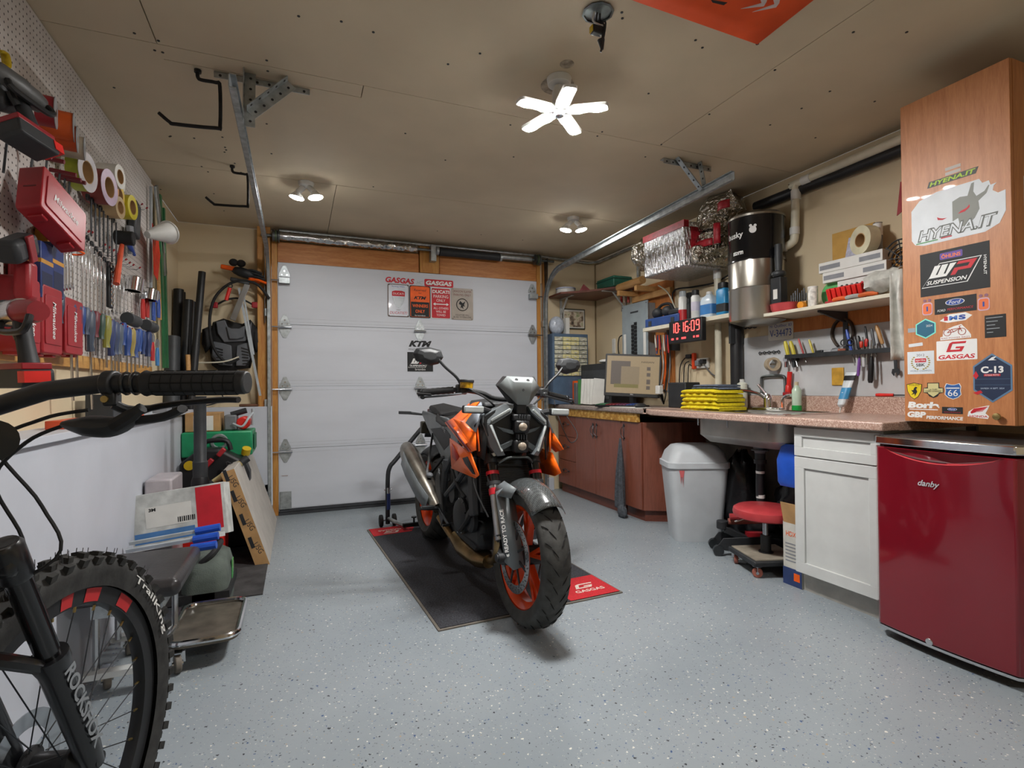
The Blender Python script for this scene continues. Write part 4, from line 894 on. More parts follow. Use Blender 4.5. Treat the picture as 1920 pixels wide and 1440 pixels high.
for k, mt_, dd, nm in ((1.0, M('highlight_red', 'd8484f', .15, coat=.6), -.0012, 'lip_highlight'), (.80, M('shade_red', '4a070d', .3), -.0024, 'scoop_shade')):  # flat handle recess: lip highlight and scoop shade painted as reds
    pl = lens(k, 0); n_ = len(pl); vs = [(on_door(a)+dd, yc-a, .792+b) for a, b in pl] + [(on_door(a)+.006, yc-a, .792+b) for a, b in pl]
    MB().add(vs, [tuple(range(n_))]+[(i, (i+1) % n_, n_+(i+1) % n_, n_+i) for i in range(n_)]).build(nm, mt_, fg, smooth=0)
pb = at(1740, 909, X=2.235); text('danby', .075, .03, Fr((on_door(yc-pb.y)-.001, pb.y, pb.z), (0, -1, 0), (0, 0, 1)), M('badge_silver', 'c9ccd0', .35, .3), fg, shear=.35, bold=.015, d=.002)
pb = at(1741, 1204, X=2.235); MB().cyl((on_door(yc-pb.y)+.004, pb.y, pb.z), (on_door(yc-pb.y)-.004, pb.y, pb.z), .013, n=18).build('lock', 'chrome', fg, bev=.002)
# ---- tall cabinet with stickers
tc_ = T('wall_cabinet', 'tall oak veneer wall cabinet covered in motor stickers above fridge', 'cabinet'); tx = 2.45
ty0, ty1, tz0, tz1 = 1.09, 1.472, .893, 2.262
MB().box(tx+.019, 2.985, ty0, ty1, tz0, tz1).build('body', 'oak_veneer', tc_, bev=.001)
dr_ = MB().box(tx, tx+.017, ty0+.001, ty1-.001, tz0, tz1-.001).build('door', 'oak_veneer', tc_, bev=.0015)
def sq(x0, y0, x1, y1):   # pixel box on the door -> frame at its centre, width, height
    xm, ym = (x0+x1)/2, (y0+y1)/2; a = at(x0, ym, X=tx).y; b = at(x1, ym, X=tx).y
    c = at(xm, ym, X=tx); return FRW((tx, c.y, c.z)), abs(a-b), at(xm, y0, X=tx).z-at(xm, y1, X=tx).z
def z3(a, b, c, d): return sq(1680+a/4, 440+b/4, 1680+c/4, 440+d/4)
def z2(a, b, c, d): return sq(1660+a*.264, 100+b*.264, 1660+c*.264, 100+d*.264)
def stick(poly, fr, mat, label, d=.0008, par=None, name='sticker'):
    o = MB().prism(poly, fr, d).build(name, mat, par or tc_, smooth=0)
    if label: o['label'] = label
    return o
def cp(n, c, **k): return M('p_'+n, c, .5, noise=.03, **k)
D1, D2 = .001, .0016
fr, w_, h_ = z2(290, 850, 655, 920); h_ *= .62
s_ = stick([(-w_/2, -h_/2), (w_*.45, -h_/2), (w_/2, h_/2), (-w_*.46, h_/2)], fr, cp('dk', '3a3c34'), 'lime lettered strip sticker'); text('HYENA.IT', w_*.9, h_*.72, fr, cp('lime', 'a4c41c'), s_, d=D1, bold=.03, shear=.2)
fr, w_, h_ = z2(425, 790, 535, 865); s_ = stick(rect(w_, h_*.28), fr @ Matrix.Translation((0, h_*.25, 0)), cp('silv', 'b9b2aa'), 'tiny silver print'); stick(rect(w_, h_*.28), fr @ Matrix.Translation((0, -h_*.2, 0)), cp('silv', ''), None)
fr, w_, h_ = z2(165, 930, 830, 1330); h_ *= .93
pl = [(-w_*.5, -h_*.35), (-w_*.46, -h_*.45), (-w_*.36, -h_*.5), (w_*.3, -h_*.5), (w_*.44, -h_*.4), (w_*.5, -h_*.2), (w_*.5, h_*.17), (w_*.43, h_*.15), (w_*.38, h_*.22), (w_*.39, h_*.3), (w_*.42, h_*.34), (w_*.36, h_*.33), (w_*.345, h_*.42), (w_*.28, h_*.41), (w_*.25, h_*.5), (-w_*.2, h_*.5), (-w_*.4, h_*.42), (-w_*.5, h_*.25)]
s_ = stick(pl, fr, cp('offw', 'd3d8dc'), 'large white sticker with bitten corner, grey beast head and red eyes')
hd = [(-.03, .22), (.05, .27), (.13, .25), (.17, .46), (.2, .47), (.19, .3), (.22, .2), (.3, .25), (.34, .34), (.35, .33), (.32, .2), (.24, .1), (.25, -.05), (.2, -.2), (.12, -.3), (.05, -.3), (.03, -.12), (-.03, -.16)]
stick([(a*w_, b*h_) for a, b in hd], fr, cp('beast', '7d7f78'), None, D1, s_, 'beast_head')
stick([(a*w_, b*h_) for a, b in ((.03, -.04), (.06, .0), (.12, .03), (.15, .08), (.15, .03), (.1, -.03))], fr, 'red_print', None, D2, s_, 'red_eye')
stick([(a*w_, b*h_) for a, b in ((-.2, .0), (-.19, -.06), (-.14, -.08), (-.09, -.06), (-.14, -.05), (-.17, -.03))], fr, 'red_print', None, D2, s_, 'red_eye')
text('HYENA.IT', w_*.86, h_*.24, fr, cp('beast2', '5e615c'), s_, d=D2, bold=.05, shear=.25, y=-h_*.30); text('HYENA.IT', w_*.82, h_*.19, fr, cp('offw', ''), s_, d=D2+.0006, bold=.0, shear=.25, y=-h_*.30)
stick(rect(w_*.25, h_*.02), fr @ Matrix.Translation((-w_*.32, -h_*.44, 0)), cp('green', '3c8b45'), None, D2, s_, 'underline'); stick(rect(w_*.12, h_*.02), fr @ Matrix.Translation((-w_*.1, -h_*.43, 0)), 'red_print', None, D2, s_, 'underline')
def wp_sticker(fr, w_, h_, par, top=True):
    s_ = stick(rect(w_, h_), fr, 'black_print', 'black suspension sticker with white and red letters', par=par)
    L = lambda pts: [(a*w_, b*h_) for a, b in pts]
    o_ = [(-.48, -.3), (.2, -.3), (.4, .22), (-.2, .22)]; 
    stick(L(o_), fr, 'white_print', None, D1, s_, 'frame_print'); stick(L([(a*.965-.005, b*.94-.003) for a, b in o_]), fr, 'black_print', None, D1+.0004, s_, 'frame_fill')
    stick(L([(-.36, -.1), (-.1, -.1), (.05, .17), (-.04, .17), (-.11, -.04), (-.14, -.04), (-.07, .17), (-.16, .17), (-.23, -.04), (-.26, -.04), (-.18, .17), (-.27, .17)]), fr, 'white_print', None, D2+.0004, s_, 'letter_w')
    stick(L([(-.04, -.1), (.03, -.1), (.07, -.01), (.25, -.01), (.34, .18), (.08, .18), (.05, .12), (.24, .12), (.21, .05), (.02, .05)]), fr, 'red_print', None, D2+.0004, s_, 'letter_p')
    text('SUSPENSION', w_*.6, h_*.09, fr, 'white_print', s_, d=D2+.0006, x=-w_*.10, y=-h_*.2, bold=.02, shear=.3)
    if top:
        q = stick(rect(w_*.33, h_*.15, w_*.02), fr @ Matrix.Translation((-w_*.03, h_*.36, 0)), cp('purple', '5b3c94'), None, D1, s_, 'badge'); text('ÖHLINS', w_*.28, h_*.1, fr, cp('oorange', 'e0703c'), q, d=D2, x=-w_*.03, y=h_*.36, bold=.03)
    return s_
fr, w_, h_ = z3(170, 100, 690, 435); s_ = wp_sticker(fr, w_, h_, tc_); text('HYENA.IT', h_*.42, w_*.04, fr, 'white_print', s_, d=D1, x=w_*.44, y=0, rot=R(-90), bold=.02)
fr, w_, h_ = z3(285, 465, 600, 585); s_ = stick(rect(w_, h_), fr, 'black_print', 'black strip sticker with blue oval badge'); 
def oval(fr, w_, h_, s_, x, y, k):
    stick(sh(circ(.5, 20), x, y, w_*k, h_*k), fr, 'white_print', None, D1, s_, 'oval_rim'); stick(sh(circ(.46, 20), x, y, w_*k, h_*k*.97), fr, 'blue_print', None, D1+.0004, s_, 'oval'); text('Ford', w_*k*.62, h_*k*.55, fr, 'white_print', s_, d=D2+.0006, x=x, y=y, shear=.3)
oval(fr, w_*.46, h_*.4, s_, 0, h_*.18, 1); text('FORD', w_*.2, h_*.14, fr, 'white_print', s_, d=D1, x=-w_*.33, y=-h_*.27, shear=.2); text('PERFORMANCE', w_*.62, h_*.14, fr, 'red_print', s_, d=D1, x=w_*.12, y=-h_*.25, shear=.2)
for b in ((195, 480, 275, 605), (610, 440, 705, 570)):
    fr, w_, h_ = z3(*b); s_ = stick(rect(w_*.95, h_*.75, w_*.25), fr @ Matrix.Translation((0, -h_*.12, 0)), cp('lilac', 'c9a6b8'), 'orange octagon number sticker')
    stick(rect(w_*.8, h_*.62, w_*.22), fr @ Matrix.Translation((0, -h_*.12, 0)), cp('oorange', ''), None, D1, s_, 'number_field'); stick(rect(w_*.14, h_*.28), fr @ Matrix.Translation((0, -h_*.12, 0)), 'blue_print', None, D2, s_, 'number_one')
    for dx in (-.22, .22): stick(sh(circ(w_*.16, 8), dx*w_, h_*.38), fr, cp('mauve', '8a5a6c'), None, D1, s_, 'crown_dot')
fr, w_, h_ = z3(325, 590, 570, 655); s_ = stick([(-w_*.5, -h_*.2), (-w_*.25, -h_*.5), (w_*.3, -h_*.4), (w_*.5, h_*.1), (w_*.3, h_*.5), (-w_*.2, h_*.45)], fr, 'white_print', 'white jagged sticker with red and blue letters'); text('I', w_*.12, h_*.5, fr, 'red_print', s_, d=D1, x=-w_*.3, bold=.05); text('M', w_*.25, h_*.5, fr, cp('sky', '3f6fc0'), s_, d=D1, x=-w_*.07, bold=.05); text('S', w_*.22, h_*.55, fr, 'blue_print', s_, d=D1, x=w_*.2, bold=.06)
def hexp(w_, h_): return [(w_*.5*math.sin(R(60*i)), h_*.5*math.cos(R(60*i))) for i in range(6)]
fr, w_, h_ = z3(145, 630, 300, 780); s_ = stick(hexp(w_*1.12, h_), fr, cp('mint', '7fe0cf'), 'teal hexagon event sticker'); stick(hexp(w_*.98, h_*.87), fr, cp('teal', '22607a'), None, D1, s_, 'field'); text('CLASSIQUE', w_*.8, h_*.16, fr, cp('aqua', '6fe0ea'), s_, d=D2, y=-h_*.02, shear=.2, bold=.03); text('2024', w_*.3, h_*.1, fr, 'white_print', s_, d=D2, x=w_*.18, y=h_*.13)
fr, w_, h_ = z3(330, 675, 560, 785); s_ = stick([(-w_*.5, -h_*.5), (w_*.5, -h_*.45), (w_*.5, -h_*.25), (w_*.42, 0), (w_*.2, h_*.5), (-w_*.05, h_*.4), (-w_*.4, h_*.15), (-w_*.42, -h_*.25), (-w_*.5, -h_*.28)], fr, 'white_print', 'white bicycle outline sticker')
bk = MB()
for x in (-.26, .22): bk.torus(fr @ Vector((x*w_, 0, .0012)), h_*.22, .0012, fr.to_3x3().col[2], 20, 5)
for p, q in (((-.26, 0), (-.05, .02)), ((-.05, .02), (.16, .24)), ((.16, .24), (-.12, .2)), ((-.12, .2), (-.26, 0)), ((-.12, .2), (-.05, .02)), ((.22, 0), (.13, .38)), ((.13, .38), (.2, .4))): bk.bar(fr @ Vector((p[0]*w_, p[1]*h_, .0012)), fr @ Vector((q[0]*w_, q[1]*h_, .0012)), .0022, .0012, fr.to_3x3().col[2])
bk.build('bicycle_print', cp('brick', 'a8452f'), s_, smooth=0); text('RAD POWER BIKES', w_*.92, h_*.1, fr, cp('brick', ''), s_, d=D1, y=-h_*.38)
fr, w_, h_ = z3(665, 600, 825, 770); s_ = stick(rect(w_, h_), fr, 'black_print', 'black text label')
for i in range(5): stick(rect(w_*(.8, .55, .4, .62, .3)[i], h_*.03), fr @ Matrix.Translation((-w_*(.04, .15, .2, .1, .25)[i], h_*(.38-.16*i), 0)), cp('lt', '9aa0a5'), None, D1, s_, 'text_line')
fr, w_, h_ = z3(300, 790, 605, 940); s_ = stick(rect(w_, h_, .003), fr, 'white_print', 'white sticker with red angular letter emblem'); g_logo(fr, w_*.4, h_*.5, 'red_print', s_, D1, 0, h_*.17); text('GASGAS', w_*.9, h_*.22, fr, 'red_print', s_, d=D1, y=-h_*.33, bold=.03, shear=.15)
fr, w_, h_ = z3(85, 875, 285, 1045); s_ = stick(rect(w_, h_), fr, cp('offw', ''), 'white champion sticker with gold laurel'); text('2012', w_*.3, h_*.1, fr, 'black_print', s_, d=D1, y=h_*.33)
q = stick(rect(w_*.42, h_*.17, .002), fr @ Matrix.Translation((0, h_*.1, 0)), 'red_print', None, D1, s_, 'badge'); text('aprilia', w_*.36, h_*.12, fr, 'white_print', q, d=D2, y=h_*.1); text('SBK', w_*.34, h_*.14, fr, 'black_print', s_, d=D1, y=-h_*.1, bold=.02); text('WORLD CHAMPION', w_*.8, h_*.07, fr, cp('teal', ''), s_, d=D1, y=-h_*.36)
lv = MB()
for sd in (-1, 1):
    for i in range(8): a = R(-70+16*i); lv.prism(sh(circ(1, 6), sd*w_*.33*math.cos(a), h_*.33*math.sin(a)+.002, w_*.045, h_*.03), fr, .0005, D1)
lv.build('laurel_leaves', cp('gold', '9a8a3c'), s_, smooth=0, kind='stuff')
fr, w_, h_ = z3(575, 890, 870, 1260); s_ = stick(hexp(w_*1.15, h_), fr, cp('steelb', '5a7a98'), 'large navy hexagon entry sticker'); stick(hexp(w_*1.05, h_*.92), fr, cp('navy', '1d2b47'), None, D1, s_, 'field'); text('CLASSIQUE', w_*.45, h_*.05, fr, 'white_print', s_, d=D2, y=h_*.29, shear=.2, bold=.02); text('C-13', w_*.58, h_*.14, fr, 'white_print', s_, d=D2, y=h_*.17, bold=.04); q = stick(rect(w_*.42, h_*.045), fr @ Matrix.Translation((0, h_*.06, 0)), 'red_print', None, D2, s_, 'red_bar'); text('MYGUE MOTO', w_*.36, h_*.03, fr, 'white_print', q, d=D2+.0007, y=h_*.06)
stick([(a*w_, b*h_) for a, b in ((-.1, .36), (.0, .42), (.12, .44), (.04, .38), (.12, .36))], fr, 'white_print', None, D2, s_, 'wing')
for y in (-.02, -.14): stick(rect(w_*.9, h_*.004), fr @ Matrix.Translation((0, h_*y, 0)), cp('steelb', ''), None, D2, s_, 'rule_line')
text('SAMEDI 14 SEPT. 2024', w_*.6, h_*.03, fr, cp('ltb', 'b8c8dc'), s_, d=D2, y=-h_*.21); stick([(a*w_, b*h_) for a, b in ((-.5, -.3), (-.3, -.25), (-.25, -.3), (-.4, -.34))], fr, 'red_print', None, D2, s_, 'splash'); stick([(a*w_, b*h_) for a, b in ((-.5, .05), (-.42, .15), (-.35, .05), (-.42, -.02))], fr, 'red_print', None, D2, s_, 'splash')
fr, w_, h_ = z3(80, 1110, 195, 1235); sp3 = [(-.5, .4), (0, .5), (.5, .4), (.46, 0), (.25, -.35), (0, -.5), (-.25, -.35), (-.46, 0)]
s_ = stick([(a*w_, b*h_) for a, b in sp3], fr, 'black_print', 'yellow shield sticker with black moose'); stick([(a*w_*.92, b*h_*.93) for a, b in sp3], fr, cp('yell', 'dcc21a'), None, D1, s_, 'field'); text('VOLVO', w_*.7, h_*.1, fr, 'black_print', s_, d=D2, y=h_*.36)
stick([(a*w_, b*h_) for a, b in ((-.2, -.25), (-.05, -.1), (-.2, .05), (-.05, .05), (.0, .18), (.1, .26), (.22, .2), (.12, .12), (.2, -.05), (.1, -.2), (.05, -.32), (.02, -.15))], fr, 'black_print', None, D2, s_, 'moose')
fr, w_, h_ = z3(205, 1110, 355, 1225); s_ = stick([(a*w_, b*h_) for a, b in ((-.3, .5), (.3, .5), (.3, .2), (.5, .15), (.5, -.15), (.3, -.2), (.2, -.4), (0, -.5), (-.2, -.4), (-.3, -.2), (-.5, -.15), (-.5, .15), (-.3, .2))], fr, 'black_print', 'cream and black club badge sticker'); stick([(a*w_, b*h_) for a, b in ((-.26, .45), (.26, .45), (.26, -.2), (0, -.43), (-.26, -.2))], fr, cp('cream', 'c9c08a'), None, D1, s_, 'field'); q = stick(rect(w_*.94, h_*.26), fr, cp('cream', ''), None, D2, s_, 'ribbon'); text('LA TUFF\nHARD CHARGE', w_*.8, h_*.2, fr, 'black_print', q, d=D2+.0007)
fr, w_, h_ = z3(365, 1115, 490, 1235); sp4 = [(-.4, .5), (-.1, .42), (.1, .42), (.4, .5), (.5, .3), (.46, .05), (.5, -.2), (.3, -.4), (0, -.5), (-.3, -.4), (-.5, -.2), (-.46, .05), (-.5, .3)]
s_ = stick([(a*w_, b*h_) for a, b in sp4], fr, 'white_print', 'blue highway shield sticker'); stick([(a*w_*.92, b*h_*.93) for a, b in sp4], fr, cp('shieldb', '2f5c9c'), None, D1, s_, 'field'); text('66', w_*.6, h_*.4, fr, 'white_print', s_, d=D2, y=-h_*.1); stick(rect(w_*.8, h_*.06), fr @ Matrix.Translation((0, h_*.2, 0)), 'white_print', None, D2, s_, 'bar')
fr, w_, h_ = z3(80, 1248, 330, 1308); text('Borla', w_*.95, h_*.8, fr, 'white_print', tc_, name='sticker', d=.0008, bold=.06, shear=.12); stick(rect(w_*.85, h_*.1), fr @ Matrix.Translation((0, -h_*.55, 0)), 'white_print', None)
fr, w_, h_ = z3(85, 1325, 225, 1372); text('GBP', w_, h_*.95, fr, 'white_print', tc_, name='sticker', d=.0008, bold=.06, shear=.1); fr, w_, h_ = z3(225, 1358, 500, 1392); text('PERFORMANCE', w_, h_*.75, fr, 'white_print', tc_, name='sticker', d=.0008, bold=.04, shear=.1)
fr, w_, h_ = z3(345, 1293, 500, 1343); s_ = stick(rect(w_, h_), fr, 'black_print', 'small black strip with blue oval'); oval(fr, w_*.46, h_*.42, s_, 0, h_*.15, 1); text('PERFORMANCE', w_*.8, h_*.12, fr, 'red_print', s_, d=D1, y=-h_*.28)
fr, w_, h_ = z3(535, 1278, 705, 1380); s_ = stick([(a*w_, b*h_) for a, b in ((-.5, -.35), (-.45, 0), (-.2, .25), (.48, .5), (.4, .2), (.3, -.1), (.45, -.3), (.4, -.5), (0, -.45))], fr, 'white_print', 'white and red wing sticker'); text('HONDA', w_*.8, h_*.16, fr, 'red_print', s_, d=D1, y=-h_*.33, bold=.02)
for i in range(4): stick([(a*w_, b*h_) for a, b in ((-.36, -.12+.03*i), (-.2+.0*i, .0+.08*i), (.4-.06*(3-i), .1+.1*i), (.38-.07*(3-i), .04+.1*i), (-.1, -.02+.06*i), (-.3, -.14+.03*i))], fr, 'red_print', None, D1+.0002*i, s_, 'feather')
fr, w_, h_ = z3(90, 702, 145, 733); stick(rect(w_, h_), fr, cp('lt', ''), 'tiny grey tag'); fr, w_, h_ = z3(95, 812, 200, 842); stick(rect(w_, h_*.8, .002), fr @ Matrix.Rotation(R(4), 4, 'Z'), cp('offw', ''), 'blank white label strip')
fr, w_, h_ = z3(735, 1338, 810, 1390); MB().lathe([(.004, .0), (.006, .008), (.012, .012), (.0135, .016), (.012, .02), (.004, .022)], fr.translation, (-1, 0, 0), 18).build('knob', 'brass', dr_)
# white label on the shaded side of the cabinet
MB().box(2.53, 2.60, ty0-.001, ty0, 1.72, 1.83).build('side_label', 'paper_white', tc_)
# ================================================================ right wall: services, shelf, desk things
ST('wall_right_foundation', MB().box(2.972, XR, 1.47, 3.3, 0, .85), M('concrete_shaded', '6f6a62', .85, noise=.2, ns=6, bmp=.2), 'bare grey concrete below the sink counter, darkened for shade')  # concrete grey darkened to carry the shade under the counter
def B(name, label, cat, X, px0, px1, pyt, zb, dep, mat, bev=.004, group=None, build=True):
    # box whose -X face lies on plane X, from px0 to px1, top at pyt, standing at zb
    y1 = at(px0, pyt, X=X).y; y0 = at(px1, pyt, X=X).y; zt = at((px0+px1)/2, pyt, X=X).z
    mb = MB().box(X, X+dep, y0, y1, zb, zt)
    if not build: return mb, y0, y1, zt
    return S(name, mb, mat, label, cat, group, bev=bev)
def bottle(name, label, cat, px, pyt, X, zb, r, mats, shape='can', group=None, sq_=False):
    y = at(px, pyt, X=X).y; h = at(px, pyt, X=X).z-zb; t = T(name, label, cat, group); c = (X, y, zb)
    P = {'can': [(.94, 0), (1, .02), (1, .76), (.8, .82)], 'jug': [(.95, 0), (1, .03), (1, .62), (.75, .8), (.4, .86), (.36, .9)], 'pump': [(.95, 0), (1, .04), (1, .8), (.6, .86), (.4, .88)]}[shape]
    if sq_:
        MB().loft([[Vector((X+a*k, y+b*k, zb+z*h)) for a, b in rect(2*r*.7, 2*r, r*.3)] for k, z in P]).build('body', mats[0], t, smooth=50)
    else: MB().lathe([(r*k, z*h) for k, z in P], c, (0, 0, 1), 20).build('body', mats[0], t)
    k = P[-1][1]; cr = r*P[-1][0]
    MB().lathe([(cr, k*h), (cr*1.02, k*h+.004), (cr, h*.985), (cr*.85, h)], c, (0, 0, 1), 16).build('cap', mats[1], t)
    if len(mats) > 2:
        a, b = (.18, .55) if len(mats) < 4 else mats[3]
        if sq_: MB().loft([[Vector((X+q*1.02, y+s*1.02, zb+z*h)) for q, s in rect(2*r*.7, 2*r, r*.3)] for z in (a, b)], False).build('label_band', mats[2], t, smooth=50)
        else: MB().lathe([(r*1.012, a*h), (r*1.012, b*h)], c, (0, 0, 1), 20, cap=False).build('label_band', mats[2], t)
    return t
# ---- electrical panel on a plywood board
wood('plywood', 'a5622c', 'c17d41', 3, .6, 'Z', knots=True)
S('backing_board', MB().box(2.972, XR-.002, at(1262, 600, X=2.97).y, at(1186, 600, X=2.97).y, 1.02, 1.98), 'plywood', 'orange stained plywood board behind electrical panel', 'board')
ep = T('breaker_box', 'grey electrical breaker panel with two rows of black breakers', 'breaker panel')
ey1, ey0 = at(1166, 610, X=2.87).y, at(1214, 610, X=2.87).y; ez0, ez1 = 1.13, at(1190, 568, X=2.87).z; M('panel_grey', '8d979b', .45, noise=.04)
MB().box(2.885, 2.971, ey0+.02, ey1-.02, ez0, ez1-.02).build('enclosure', 'panel_grey', ep); cv = MB().box(2.872, 2.884, ey0, ey1, ez0-.02, ez1).build('cover', 'panel_grey', ep, bev=.003)
ym = (ey0+ey1)/2
for cidx, yy in enumerate((ym+.022, ym-.022)):
    for k in range(13):
        z = ez0+.06+.034*k+(.02 if cidx else 0)
        b_ = MB().box(2.862, 2.8725, yy-.018, yy+.018, z, z+.028).build('breaker', 'black_plastic', ep, bev=.002); MB().box(2.856, 2.862, yy-.008, yy+.008, z+.009, z+.019).build('toggle', 'charcoal', b_)
for yy in (ey1-.045, ey0+.045): MB().box(2.8705, 2.8725, yy-.018, yy+.018, ez0+.05, ez0+.42).build('circuit_list', 'paper_white', ep)
MB().box(2.870, 2.8725, ym-.06, ym+.06, ez1-.09, ez1-.075).build('latch', 'dark_grey', ep)
for yy in (ey0+.015, ey1-.015): MB().cyl((2.868, yy, ez1-.02), (2.873, yy, ez1-.02), .006, n=10).build('cover_screw', 'steel', ep)
S('panel_conduit', MB().tube(spline([(2.955, ey1+.05, 1.75), (2.955, ey1+.05, 1.4), (2.955, ey1+.045, .90)], 4), .016, 8), 'galv_dark', 'brownish conduit standing left of electrical panel', 'conduit')
S('black_wire_loop', MB().tube(spline([(2.95, ey1+.08, 1.56), (2.94, ey1+.15, 1.54), (2.94, ey1+.17, 1.42), (2.94, ey1+.12, 1.30), (2.95, ey1+.07, 1.28)], 6), .006, 6), 'black_rubber', 'black cable loop left of electrical panel', 'cable')
# wooden pegs and rolled brown tube above the panel
wood('beech', 'b98a52', 'd0a36b', 6, .5, 'Y')
a, b = at(1160, 540, X=2.80), at(1205, 524, X=2.80)
rl = MB().cyl((2.80, a.y, a.z), (2.80, b.y, a.z+.005), .035, n=18); S('wood_roll', rl, 'beech', 'pale rolled paper tube lying on wooden pegs above panel', 'paper tube')
pg = T('peg_rack', 'wooden peg rack on orange board above panel', 'rack')
for yy in (a.y-.06, b.y+.04): MB().box(2.75, 2.972, yy-.018, yy+.018, a.z-.085, a.z-.04).build('peg', 'beech', pg, bev=.003)
MB().box(2.93, 2.972, b.y-.2, a.y-.02, a.z-.14, a.z-.085).build('back_rail', 'beech', pg, bev=.003)
for i, (px, c) in enumerate(((1165, 'b02a22'), (1171, 'c8b8a8'), (1178, 'a8342a'))):
    p = at(px, 548, X=2.93); t_ = T('hanging_tool', ('red handled tool hanging leftmost beside the panel top', 'pale handled tool hanging between two red ones', 'red handled tool hanging nearest the panel top')[i], 'tool', 'tools hanging above panel')
    MB().cyl((2.93, p.y, p.z), (2.93, p.y, p.z-.1), .010, .013, n=10).build('handle', M('tool_%d' % i, c, .4), t_); MB().cyl((2.93, p.y, p.z-.1), (2.93, p.y, p.z-.19), .004, n=8).build('shank', 'steel', t_)
# ---- duct and foil
M('foil_panel', 'd2d3d6', .24, 1, noise=.12, ns=40, bmp=.8, bs=70, stretch=(1, 1, .3), bd=.03); M('foil_crinkle', 'c9c4b8', .22, 1, noise=.1, ns=20, bmp=.9, bs=22, bd=.08); M('red_tape', '9e1e2a', .45, noise=.15, ns=40, bmp=.3)
fz0 = at(1283, 498, X=2.56).z; fy_0, fy_1 = at(1283, 470, X=2.56).y, at(1207, 480, X=2.56).y
du = T('foil_duct_box', 'bubble foil wrapped duct box taped red below the ceiling', 'duct')
MB().box(2.56, 2.985, fy_0, fy_1, fz0, 2.24).build('wrapped_box', 'foil_panel', du, bev=.012, seg=3)
wrinkle((2.72, fy_1-.02, fz0+.20), (2.74, fy_1+.22, fz0+.26), .13, 18, 8, .25, 4).build('foil_collar', 'foil_crinkle', du, smooth=60)
tp_ = MB()
tp_.box(2.556, 2.60, fy_0-.004, fy_1+.004, 2.195, 2.244); tp_.build('red_tape', 'red_tape', du)
MB().box(2.62, 2.98, fy_0-.006, fy_0+.003, 2.0, 2.07).build('red_tape', 'red_tape', du); MB().box(2.62, 2.70, fy_0-.006, fy_0+.003, 2.07, 2.2).build('red_tape', 'red_tape', du)
MB().box(2.60, 2.985, fy_0-.09, fy_0-.001, fz0+.01, fz0+.14).build('foil_end', 'foil_crinkle', du, bev=.03, seg=3)
el = T('foil_elbow', 'crumpled foil duct elbow with red tape beside the ceiling', 'duct')
ctr = spline([at(1345, 480, X=2.78), at(1335, 445, X=2.78), at(1345, 400, X=2.80), at(1385, 370, X=2.86)], 5)
rnd = random.Random(11); rgs = []
for i, p in enumerate(ctr):
    d = ctr[min(i+1, len(ctr)-1)]-ctr[max(i-1, 0)]; r_ = .115 if i < 12 else .10
    rgs.append([p+(v-p)*(1+.24*(rnd.random()-.5)) for v in MB.ring(p, d, r_, 18)])
for rg in rgs:
    for v in rg: v.x = min(v.x, 2.984); v.z = min(v.z, CZ-.004)
MB().loft(rgs).build('foil_skin', 'foil_crinkle', el, smooth=50)
for px, py, w_, h_ in ((1354, 385, .11, .055), (1342, 438, .06, .14), (1316, 458, .18, .05)):
    c = at(px, py, X=2.66); MB().grid(lambda a, b: Vector((c.x-.012+.10*(a-.5)**2, c.y-(a-.5)*w_, c.z+(b-.5)*h_)), 6, 3).build('red_tape', 'red_tape', el, solid=.002)
# ---- pipes
def pipe(name, pts, r, mat, label, n=14, fit=None):
    t = T(name, label, 'pipe'); MB().tube(pts, r, n).build('pipe_run', mat, t)
    for p, q in (fit or []): MB().cyl(p, q, r*1.17, n=n).build('fitting', 'white_plastic' if mat == 'pvc' else mat, t)
    return t
xv = 2.93; v1 = at(1492, 345, X=xv); v2 = at(1490, 440, X=xv); v0 = Vector((xv-.02, 1.2, v1.z+.005))
pipe('vacuum_pipe', spline([v0, Vector((xv, v1.y-.06, v1.z)), Vector((xv, v1.y-.012, v1.z-.006)), Vector((xv, v1.y, v1.z-.05)), Vector((xv, v2.y, v2.z)), Vector((xv-.01, v2.y+.015, v2.z-.05)), Vector((xv-.04, v2.y+.06, v2.z-.075))], 5), .025, 'pvc', 'cream vacuum pipe running along the ceiling edge and dropping to canister', fit=[((xv, v1.y-.11, v1.z), (xv, v1.y-.05, v1.z)), ((xv, v1.y, v1.z-.04), (xv, v1.y, v1.z-.10)), ((xv, v2.y, v2.z+.045), (xv, v2.y, v2.z)), ((xv-.025, v2.y+.04, v2.z-.068), (xv-.055, v2.y+.085, v2.z-.08))])
pipe('vent_pipe', [(2.955, 1.2, 2.285), (2.955, 2.72, 2.295)], .034, 'abs_black', 'thick black pipe running along wall behind cream pipe')
xd = 2.90; d1 = at(1345, 508, X=xd); d0 = at(1372, 466, X=xd-.04); d3 = at(1344, 738, X=xd)
pipe('drop_pipe', spline([d0, Vector((xd-.02, d1.y-.02, d1.z+.04)), d1, Vector((xd, d1.y, d1.z-.1)), Vector((xd, d1.y, 1.3)), Vector((xd, d1.y, .99)), Vector((xd, d1.y-.02, .945)), Vector((xd, d1.y-.08, .935)), Vector((xd+.02, d1.y-.13, .945))], 4), .025, 'pvc', 'cream drain pipe dropping from foil duct to counter', fit=[((xd, d1.y, d1.z+.01), (xd, d1.y, d1.z-.06)), ((xd, d1.y, 1.0), (xd, d1.y, .965)), ((xd, d1.y-.07, .935), (xd, d1.y-.11, .94))])
pb_ = at(1382, 690, X=2.93); pipe('soil_pipe', [(2.925, pb_.y, .885), (2.925, pb_.y, 1.46)], .042, 'abs_black', 'black plastic waste pipe standing behind sink corner', fit=[((2.925, pb_.y, .95), (2.925, pb_.y, .89))])
